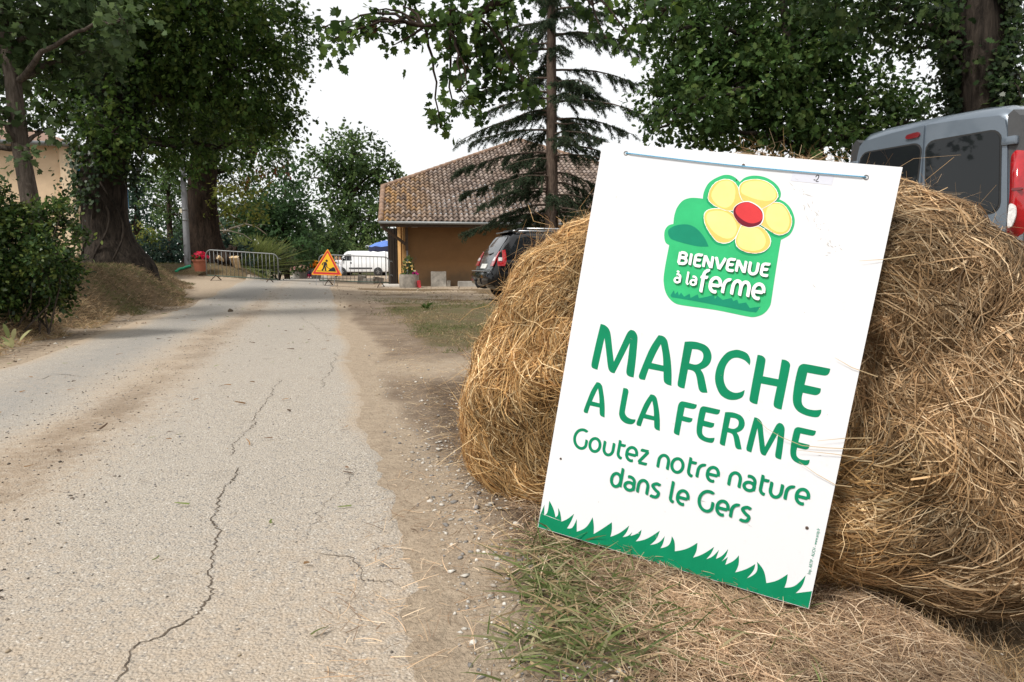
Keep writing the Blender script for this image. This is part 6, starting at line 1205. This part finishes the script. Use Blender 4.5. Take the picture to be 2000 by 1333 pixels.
# planters down the lane
def planter(px, py, Y, s, label, fl, pal):
    g = gz(px, py, Y); r = empty('stone_planter', tuple(g), .2, label, 'planter'); bm = bmesh.new(); w, h = s
    add_lathe(bm, [(0, -.05), (w * .46, -.05), (w * .52, h), (w * .46, h), (w * .44, h - .08), (0, h - .08)], 8); bm_obj('tub', bm, M['concrete'], r)
    pot_leaves((0, 0, h), (w * .6, w * .6, .5), 420, .16, BACKP + [(.1, .15, .04)], r); flowers('flowers', (0, -.1, h + .05), (w * .58, w * .5, .45), fl, .15, pal, r)
planter(586, 540, 50, (1.0, .55), 'stone tub of pink and cream hydrangeas at the side of the lane', 30, [(.7, .5, .4), (.75, .65, .45), (.6, .35, .33)])
planter(618, 540.5, 50, (.72, .78), 'tall stone tub of orange marigolds behind the roadworks sign', 22, [(.85, .3, .02), (.8, .45, .04)])
g = gz(603, 532, 58); r = empty('hydrangea', tuple(g), 0, 'pale cream hydrangea between the two stone tubs', 'plant'); pot_leaves((0, 0, .1), (.5, .4, .55), 200, .16, BACKP, r); flowers('flowers', (0, -.1, .3), (.45, .35, .4), 16, .14, [(.7, .65, .4)], r)
# blue parasol
Y = 50; c = at(753, 470, Y); g0 = hz1(c[0], c[1]); pr = empty('parasol', (c[0], c[1], g0), .3, 'blue market parasol above the white van beside the barn door', 'parasol'); hp = c[2] - g0
bm = bmesh.new(); n = 8; rings = []
for rr, z in ((.03, hp), (.7, hp - .18), (1.2, hp - .42), (1.22, hp - .75)):
    rings.append([bm.verts.new((rr * (1 - .05 * (k % 2)) * math.cos(k * math.pi / n), rr * (1 - .05 * (k % 2)) * math.sin(k * math.pi / n), z - (.07 * (k % 2) if rr > 1 else 0))) for k in range(2 * n)])
for i in range(3):
    for k in range(2 * n): bm.faces.new((rings[i][k], rings[i][(k + 1) % (2 * n)], rings[i + 1][(k + 1) % (2 * n)], rings[i + 1][k])).material_index = 1 if i == 2 else 0
bm_obj('canopy', bm, [M['parasol'], pmat('navy_canvas', (.015, .02, .06), .8)], pr); bm = bmesh.new(); add_tube(bm, [(0, 0, 0), (0, 0, hp)], .025, 8); bm_obj('pole', bm, M['white'], pr)

# ---------------------------------------------------------------- vehicles
class Car:
    """body skinned over cross-sections; local +x forward from the rear bumper, +y left, +z up"""
    def __init__(s, st, belt, tumble): s.st = np.array(st, float); s.belt, s.tum = belt, tumble
    def par(s, x): return [np.interp(x, s.st[:, 0], s.st[:, k]) for k in (1, 2, 3)]
    def side(s, x):
        zt, W, zb = s.par(x); be = min(s.belt, zt - .08); g = max(0, min(1, (zt - be) / .5)); tu = s.tum * g
        return [(W * .84, zb), (W * .96, zb + .05), (W * .99, zb + .16), (W, (zb + be) / 2), (W * .995, be - .06), (W * .985, be), (W * .985 - tu * .35, be + (zt - be) * .42), (W * .985 - tu * .72, be + (zt - be) * .8), (W * .985 - tu - .035, be + (zt - be) * .93), (W * .985 - tu - .11, zt - .012), (W * .5, zt + .012), (0, zt + .02)]
    def y(s, x, z): a = np.array(s.side(x)); return float(np.interp(z, a[:10, 1], a[:10, 0]))
    def body(s, mat, parent, n=70):
        xs = np.unique(np.concatenate([s.st[:, 0], np.linspace(s.st[0, 0], s.st[-1, 0], n)])); bm = bmesh.new(); rings = []
        for x in xs:
            h = s.side(x); ring = [(y, z) for y, z in h] + [(-y, z) for y, z in h[-2::-1]]; rings.append([bm.verts.new((x, y, z)) for y, z in ring])
        m = len(rings[0])
        for a, b in zip(rings, rings[1:]):
            for k in range(m): bm.faces.new((a[k], a[(k + 1) % m], b[(k + 1) % m], b[k]))
        bm.faces.new(rings[0]); bm.faces.new(rings[-1][::-1]); return bm_obj('body', bm, mat, parent, angle=38)
    def patch(s, name, poly, side, mat, parent, off=.006):
        bm = bmesh.new(); P = catmull(poly, 4, True); c = P.mean(0); v = [bm.verts.new((x, side * (s.y(x, z) + off), z)) for x, z in P]; vc = bm.verts.new((c[0], side * (s.y(*c) + off), c[1]))
        for i in range(len(v)): bm.faces.new((v[i - 1], v[i], vc))
        return bm_obj(name, bm, mat, parent, smooth=True)
def rrect(y0, y1, z0, z1, r, n=5, sk=0.0):
    out = []
    for cx, cz, a0 in ((y1 - r, z1 - r, 0), (y0 + r, z1 - r, 90), (y0 + r, z0 + r, 180), (y1 - r, z0 + r, 270)):
        for k in range(n): a = R(a0 + 90 * k / (n - 1)); out.append((cx + r * math.cos(a) + sk * (cz + r * math.sin(a) - z0), cz + r * math.sin(a)))
    return out
def plate_yz(name, poly, x, mat, parent, th=.012, xf=None):
    """panel facing backwards: outline in (y, z) extruded a little; xf(z) bends it along the tail"""
    bm = bmesh.new(); X_ = (lambda z: x) if xf is None else (lambda z: x + xf(z))
    a = [bm.verts.new((X_(z) - th, y, z)) for y, z in poly]; b = [bm.verts.new((X_(z) + .004, y, z)) for y, z in poly]
    cy, cz = np.mean(np.array(poly), 0); c = bm.verts.new((X_(cz) - th, cy, cz))
    for i in range(len(a)): bm.faces.new((a[i - 1], a[i], c)); bm.faces.new((a[i], a[i - 1], b[i - 1], b[i]))
    return bm_obj(name, bm, mat, parent, angle=40)
def wheels(parent, xs, W, r, wd=.2):
    for x in xs:
        for s in (-1, 1):
            bm = bmesh.new(); add_lathe(bm, [(r * .62, -wd / 2), (r * .93, -wd / 2), (r, -wd * .3), (r, wd * .3), (r * .93, wd / 2), (r * .62, wd / 2)], 28, axis='Y')
            t = bm_obj('wheel', bm, M['black'], parent, smooth=True); t.location = (x, s * (W - wd * .42), r)
            bm = bmesh.new(); add_lathe(bm, [(r * .62, 0), (r * .58, .02), (r * .2, .015), (r * .18, .03), (0, .03)], 20, axis='Y')
            for k in range(6): a = k * math.pi / 3; add_box(bm, (r * .38 * math.cos(a), .022, r * .38 * math.sin(a)), (r * .36, .02, r * .12), Matrix.Rotation(-a, 3, 'Y'))
            o = bm_obj('rim', bm, M['chrome'], t); o.location = (0, s * wd * .4, 0); o.rotation_euler = (0, 0, 0 if s > 0 else math.pi)
            bm = bmesh.new(); add_lathe(bm, [(0, 0), (r * 1.16, 0), (r * 1.16, .01), (0, .012)], 28, axis='Y'); o = bm_obj('wheel_arch', bm, M['black'], parent); o.location = (x, s * (W + .001) - .005, r * 1.03)
# grey people carrier behind the bale
fw = Vector((.927, .376, 0)); rc = Vector((3.92, 6.72, 0)); gv = .35
van = empty('van', (rc.x, rc.y, gv), math.atan2(fw.y, fw.x), 'grey-blue passenger van with tinted rear windows parked behind the bale', 'van')
c = Car([(0, 1.86, .86, .42), (.02, 1.90, .905, .38), (.06, 1.93, .93, .34), (.16, 1.955, .945, .3), (.5, 1.965, .95, .28), (3.0, 1.96, .95, .28), (3.4, 1.9, .95, .28), (4.1, 1.32, .94, .28), (4.3, 1.15, .93, .28), (4.65, 1.0, .88, .3), (4.78, .8, .8, .36)], 1.06, .13)
c.body(M['greypaint'], van)
def dy(z): return .815 - .085 * max(0, (z - 1.0)) ** 1.1
for s in (-1, 1):
    out = [(s * .012, .5), (s * .80, .5), (s * .815, 1.0), (s * dy(1.4), 1.4), (s * dy(1.7), 1.7), (s * (dy(1.8) - .015), 1.8), (s * (dy(1.84) - .06), 1.845), (s * .3, 1.875), (s * .012, 1.885)]
    d = plate_yz('rear_door', out[::s], -.004, M['greypaint'], van, .016)
    wn_p = rrect(.07, .745, 1.03, 1.72, .085, sk=-.06) if s > 0 else [(-y, z) for y, z in rrect(.07, .745, 1.03, 1.72, .085, sk=-.06)][::-1]
    wn_o = rrect(.055, .76, 1.015, 1.735, .095, sk=-.06) if s > 0 else [(-y, z) for y, z in rrect(.055, .76, 1.015, 1.735, .095, sk=-.06)][::-1]
    plate_yz('window_seal', wn_o, -.012, M['black'], d, .012); plate_yz('window', wn_p, -.016, M['glass'], d, .013)
    col_ = [(s * .81, .5), (s * .93, .5), (s * .945, 1.05), (s * .90, 1.5), (s * .845, 1.82), (s * .79, 1.875), (s * .745, 1.84), (s * .755, 1.7), (s * .79, 1.4), (s * .825, 1.0)]
    bm = bmesh.new(); a = [bm.verts.new((-.005 + (.05 if abs(y) > .86 else 0), y, z)) for y, z in col_]; b = [bm.verts.new((.16, y * 1.022, z + .01)) for y, z in col_]
    bm.faces.new(a if s < 0 else a[::-1])
    for i in range(len(a)): bm.faces.new((a[i - 1], a[i], b[i], b[i - 1]))
    bm_obj('corner_trim', bm, M['plastic'], van, angle=30)
    tl = [(s * y, z) for y, z in ((.835, .83), (.90, .82), (.955, .95), (.958, 1.15), (.935, 1.4), (.905, 1.5), (.855, 1.53), (.815, 1.48), (.825, 1.2), (.83, .95))]
    bm = bmesh.new(); P = catmull(tl, 4, True); a = [bm.verts.new((-.03 + .10 * max(0, abs(y) - .86) / .1, y, z)) for y, z in P]; b = [bm.verts.new((.15, y * 1.012, z)) for y, z in P]
    cc = bm.verts.new((-.035, s * .885, 1.17))
    for i in range(len(a)): bm.faces.new((a[i - 1], a[i], cc)); bm.faces.new((a[i - 1], a[i], b[i], b[i - 1]))
    t = bm_obj('tail_light', bm, M['red'], van, smooth=True)
    plate_yz('reversing_lens', catmull([(s * y, z) for y, z in ((.838, .9), (.87, .9), (.895, .98), (.89, 1.06), (.86, 1.09), (.838, 1.08))], 4, True), -.034, M['clear'], t, .01)
    plate_yz('lamp_bar', rrect(.845, .93, 1.2, 1.22, .009) if s > 0 else [(-y, z) for y, z in rrect(.845, .93, 1.2, 1.22, .009)], -.02, M['darkred'], t, .02)
    for z in (1.62, 1.0 if False else .72):
        bm = bmesh.new(); add_box(bm, (-.01, s * .80 if z < 1 else s * .785, z), (.06, .12, .075), bev=.018); bm_obj('hinge', bm, M['greypaint'], van, angle=40)
    c.patch('side_window', [(.45, 1.1, 1), (.5, 1.7, 1), (1.9, 1.72, 1), (1.9, 1.1, 1)], s, M['glass'], van); c.patch('side_window', [(2.05, 1.1, 1), (2.05, 1.72, 1), (3.1, 1.7, 1), (3.7, 1.25, 1), (3.7, 1.1, 1)], s, M['glass'], van)
plate_yz('brake_light', catmull([(.045, 1.805), (.06, 1.785), (.16, 1.782), (.19, 1.795), (.175, 1.822), (.06, 1.832)], 4, True), -.022, M['darkred'], van, .016)
bm = bmesh.new(); add_box(bm, (-.03, 0, .42), (.2, 1.8, .26), bev=.06); bm_obj('bumper', bm, M['plastic'], van, angle=40)
plate_yz('number_plate', rrect(-.26, .26, .72, .83, .01), -.02, M['plate'], van)
wheels(van, (.85, 3.95), .95, .33)
# rise of gravel the van stands on comes from the ground itself
# black estate car by the barn
fw = Vector((.962, .273, 0)); p = at(946, 589, 17.0)
suv = empty('car', (p[0] - .05, p[1], hz1(p[0], p[1]) + .0), math.atan2(fw.y, fw.x), 'black off-road car with silver roof rails parked in front of the barn', 'car')
c = Car([(0, .74, .8, .44), (.04, .8, .87, .36), (.12, .98, .895, .32), (.17, 1.08, .9, .3), (.36, 1.38, .9, .28), (.52, 1.58, .9, .28), (.62, 1.64, .9, .27), (.9, 1.68, .9, .26), (1.7, 1.69, .9, .26), (2.35, 1.65, .9, .26), (3.1, 1.15, .9, .26), (3.25, 1.06, .9, .26), (3.95, .96, .88, .27), (4.2, .82, .84, .3), (4.3, .62, .78, .38)], 1.04, .19)
c.body(M['blackpaint'], suv, 90)
xr = lambda z: float(np.interp(z, [.74, .8, .98, 1.08, 1.38, 1.58, 1.64], [0, .04, .12, .17, .36, .52, .62]))
plate_yz('rear_window', [(-.62, 1.12), (.62, 1.12), (.66, 1.2), (.62, 1.5), (.56, 1.57), (-.56, 1.57), (-.62, 1.5), (-.66, 1.2)], 0, M['glass'], suv, .012, xr)
plate_yz('number_plate', rrect(-.26, .26, .80, .91, .01), -.015, M['plate'], suv, .012, xr)
for s in (-1, 1):
    c.patch('side_window', [(.42, 1.12, 1), (.66, 1.5, 1), (.95, 1.56, 1), (1.35, 1.57, 1), (1.35, 1.1, 1)], s, M['glass'], suv); c.patch('side_window', [(1.42, 1.1, 1), (1.42, 1.57, 1), (2.3, 1.53, 1), (2.85, 1.12, 1)], s, M['glass'], suv)
    t = c.patch('tail_light', [(.155, .86, 1), (.16, 1.04), (.27, 1.22, 1), (.36, 1.24, 1), (.37, 1.0), (.33, .86, 1)], s, M['red'], suv, .012)
    pl_ = [(s * y, z) for y, z in ((.64, .86), (.892, .86), (.885, 1.04), (.82, 1.21), (.77, 1.2), (.70, 1.05))]
    o = plate_yz('lens', pl_, -.012, M['red'], t, .016, xr)
    plate_yz('reversing_lens', [(s * y, z) for y, z in ((.68, .98), (.86, .98), (.86, 1.06), (.70, 1.06))], -.028, M['clear'], t, .008, xr)
    c.patch('reversing_lens', [(.17, .98, 1), (.18, 1.06, 1), (.27, 1.06, 1), (.26, .98, 1)], s, M['clear'], t, .018)
    bm = bmesh.new(); add_tube(bm, [(.95, s * .62, 1.745), (2.2, s * .64, 1.74)], .02, 8); rl = bm_obj('roof_rail', bm, M['rail'], suv, smooth=True)
    bm = bmesh.new(); add_tube(bm, [(.62, s * .61, 1.65), (.74, s * .615, 1.72), (.95, s * .62, 1.745)], [.02, .028, .024], 8); bm_obj('rail_foot', bm, M['black'], rl, smooth=True); bm = bmesh.new(); add_tube(bm, [(2.2, s * .64, 1.74), (2.35, s * .64, 1.69)], .024, 8); bm_obj('rail_foot', bm, M['black'], rl, smooth=True)
    bm = bmesh.new(); add_box(bm, (2.75, s * .99, 1.12), (.14, .2, .16), bev=.03); bm_obj('mirror', bm, M['blackpaint'], suv)
bm = bmesh.new(); add_box(bm, (.04, 0, .56), (.26, 1.76, .32), bev=.08); bm_obj('bumper', bm, M['blackpaint'], suv, angle=50)
bm = bmesh.new(); add_box(bm, (-.06, 0, .735), (.12, 1.3, .02), bev=.008); bm_obj('bumper_step', bm, M['chrome'], suv)
bm = bmesh.new(); add_tube(bm, [(.5, 0, .36), (.05, 0, .33), (-.12, 0, .36), (-.16, 0, .43), (-.16, 0, .5)], .03, 8); bmesh.ops.create_icosphere(bm, subdivisions=2, radius=.045, matrix=Matrix.Translation((-.16, 0, .52))); bm_obj('tow_bar', bm, M['black'], suv, smooth=True)
bm = bmesh.new(); add_box(bm, (.6, 0, 1.665), (.2, 1.15, .03), bev=.012); bm_obj('spoiler', bm, M['blackpaint'], suv)
bm = bmesh.new(); add_tube(bm, [(xr(1.13) - .03, .0, 1.13), (xr(1.2) - .03, -.3, 1.17)], .012, 6); bm_obj('wiper', bm, M['black'], suv)
wheels(suv, (.82, 3.4), .9, .35)
# white delivery van far down the lane
p = at(674.4, 537.5, 66); wv_ = empty('van', (p[0], p[1], hz1(p[0], p[1])), R(180 - 4), 'white delivery van seen from the side beyond the right barrier', 'van')
c = Car([(-4.45, 2.1, .96, .4), (-4.4, 2.2, 1.0, .36), (-4.2, 2.27, 1.02, .34), (-.9, 2.3, 1.02, .32), (-.45, 2.26, 1.02, .32), (-.25, 2.12, 1.02, .32), (.22, 1.42, 1.0, .32), (.35, 1.28, .98, .32), (.6, 1.05, .93, .32), (.68, .8, .88, .36)], 1.3, .08)
c.body(M['white'], wv_)
for s in (-1, 1):
    c.patch('side_window', [(-.95, 1.4, 1), (-.92, 1.98, 1), (-.42, 1.95, 1), (.02, 1.48, 1), (.02, 1.4, 1)], s, M['glass'], wv_)
    c.patch('side_moulding', [(-2.9, .62, 1), (-2.9, .76, 1), (-.7, .76, 1), (-.7, .62, 1)], s, M['plastic'], wv_, .02)
    c.patch('door_handle', [(-.95, 1.1, 1), (-.95, 1.28, 1), (-.84, 1.28, 1), (-.84, 1.1, 1)], s, M['black'], wv_, .012)
    bm = bmesh.new(); add_box(bm, (-.05, s * 1.12, 1.5), (.12, .2, .3), bev=.04); bm_obj('mirror', bm, M['black'], wv_)
    c.patch('headlight', [(.28, 1.0, 1), (.3, 1.2, 1), (.48, 1.1, 1), (.55, .95, 1)], s, M['clear'], wv_)
bm = bmesh.new(); add_box(bm, (.58, 0, .55), (.3, 1.85, .4), bev=.08); bm_obj('bumper', bm, M['plastic'], wv_, angle=50)
bm = bmesh.new(); vs_ = [bm.verts.new(q) for q in ((-.20, .86, 2.05), (-.20, -.86, 2.05), (.215, -.9, 1.47), (.215, .9, 1.47))]; bm.faces.new(vs_); bm_obj('windscreen', bm, M['glass'], wv_)
wheels(wv_, (0, -3.45), 1.02, .36)

# ---------------------------------------------------------------- people
def clothes(name, bands):
    m, N, L, b = new_mat(name); tc = N.new('ShaderNodeTexCoord'); sx = N.new('ShaderNodeSeparateXYZ'); L.new(tc.outputs['Object'], sx.inputs[0])
    r = N.new('ShaderNodeValToRGB'); r.color_ramp.interpolation = 'CONSTANT'; e = r.color_ramp.elements
    while len(e) < len(bands): e.new(.5)
    for k, (z, c) in enumerate(bands): e[k].position = z / 2; e[k].color = (*c, 1)
    L.new(math_(N, L, 'MULTIPLY', sx.outputs[2], .5), r.inputs[0]); L.new(r.outputs[0], b.inputs['Base Color']); b.inputs['Roughness'].default_value = .8; return m
SKIN = (.5, .3, .21)
def person(px, py, Y, rz, J, h, bands, label, hair, hairc):
    """J: joints in metres for a figure of height h"""
    g = gz(px, py, Y); root = empty('person', tuple(g), rz, label, 'person'); E, Vt, Rd = [], [], []
    def chain(start, pts):
        i = start
        for p, r in pts: Vt.append(p); Rd.append(r); E.append((i, len(Vt) - 1)) if i is not None else None; i = len(Vt) - 1
        return i
    pel = chain(None, [(J['pelvis'], .13)]); ch = chain(pel, [(J['waist'], .125), (J['chest'], .15), (J['neck'], .06), (J['chin'], .075), (J['head'], .1), (J['crown'], .085)]); chest = 2
    for s in ('l', 'r'):
        chain(pel, [(J['hip_' + s], .1), (J['knee_' + s], .066), (J['ankle_' + s], .045), (J['toe_' + s], .035)])
        w_ = chain(chest, [(J['sh_' + s], .066), (J['el_' + s], .045), (J['wr_' + s], .032), (tuple(np.array(J['wr_' + s]) + np.array(J['hd_' + s]) * .05), .035)]); d = np.array(J['hd_' + s]); sd = np.cross(d, [0, 1, .2]); b = np.array(Vt[w_])
        for k, l in enumerate((.075, .085, .08, .065)): q = b + sd * (k - 1.5) * .02; chain(w_, [(tuple(q + d * .03), .009), (tuple(q + d * l + [0, -.015, 0]), .008)])
        chain(w_, [(tuple(b - d * .02 + sd * -.045), .01), (tuple(b + d * .02 + sd * -.06), .008)])
    me = bpy.data.meshes.new('body'); me.from_pydata([tuple(v) for v in Vt], E, []); me.update(); o = link('body', me, clothes(label[:14], bands), root)
    md = o.modifiers.new('skin', 'SKIN'); md.use_smooth_shade = True
    for k, r in enumerate(Rd): me.skin_vertices[0].data[k].radius = (r, r); 
    me.skin_vertices[0].data[0].use_root = True; o.modifiers.new('sub', 'SUBSURF').levels = 1
    bm = bmesh.new(); bmesh.ops.create_icosphere(bm, subdivisions=2, radius=.118, matrix=Matrix.Translation(Vector(J['head']) + Vector((0, .02, .035)))); 
    if hair > 0: add_tube(bm, [Vector(J['head']) + Vector((0, .05, .02)), Vector(J['neck']) + Vector((0, .07, -hair))], [.1, .06], 8)
    bm_obj('hair', bm, pmat('hair_' + label[-6:], hairc, .7), root, smooth=True)
def stand(arm=0.0):
    J = dict(pelvis=(0, 0, .92), waist=(0, 0, 1.08), chest=(0, 0, 1.32), neck=(0, 0, 1.47), chin=(0, -.02, 1.53), head=(0, -.01, 1.62), crown=(0, 0, 1.68))
    for s, k in (('l', 1), ('r', -1)):
        J.update({'hip_' + s: (.1 * k, 0, .86), 'knee_' + s: (.11 * k, -.02, .48), 'ankle_' + s: (.11 * k, .02, .08), 'toe_' + s: (.13 * k, -.14, .04), 'sh_' + s: (.19 * k, 0, 1.4), 'el_' + s: (.25 * k, .03, 1.14), 'wr_' + s: (.22 * k, -.12 - arm * .1, .95 + arm * .2), 'hd_' + s: (0, -.5 - arm * .3, -.85 + arm * .7)})
    return J
person(658, 540, 62, .5, stand(.2), 1.7, [(0, (.7, .7, .72)), (.9, (.75, .75, .78)), (1.44, SKIN)], 'standing person with light hair in white top and trousers beside the roadworks sign', .1, (.4, .26, .13))
person(665, 540, 63, -.6, stand(.8), 1.68, [(0, (.6, .62, .68)), (.88, (.78, .78, .8)), (1.43, SKIN)], 'standing person in a white top nearest the front of the white van', 0, (.25, .14, .07))
J = dict(pelvis=(0, .1, .24), waist=(0, .08, .38), chest=(0, .02, .56), neck=(0, -.02, .68), chin=(0, -.04, .73), head=(0, -.03, .81), crown=(0, -.02, .87))
for s, k in (('l', 1), ('r', -1)): J.update({'hip_' + s: (.09 * k, .05, .22), 'knee_' + s: (.12 * k, -.2, .42), 'ankle_' + s: (.11 * k, -.12, .08), 'toe_' + s: (.12 * k, -.26, .04), 'sh_' + s: (.15 * k, .0, .63), 'el_' + s: (.19 * k, -.1, .45), 'wr_' + s: (.12 * k, -.24, .42), 'hd_' + s: (0, -.9, -.3)})
person(604.5, 538, 52.5, -.5, J, 1.2, [(0, (.42, .02, .1)), (.34, (.02, .025, .06)), (.72, SKIN)], 'crouching person in navy top and magenta trousers between the stone tubs', .1, (.02, .015, .012))
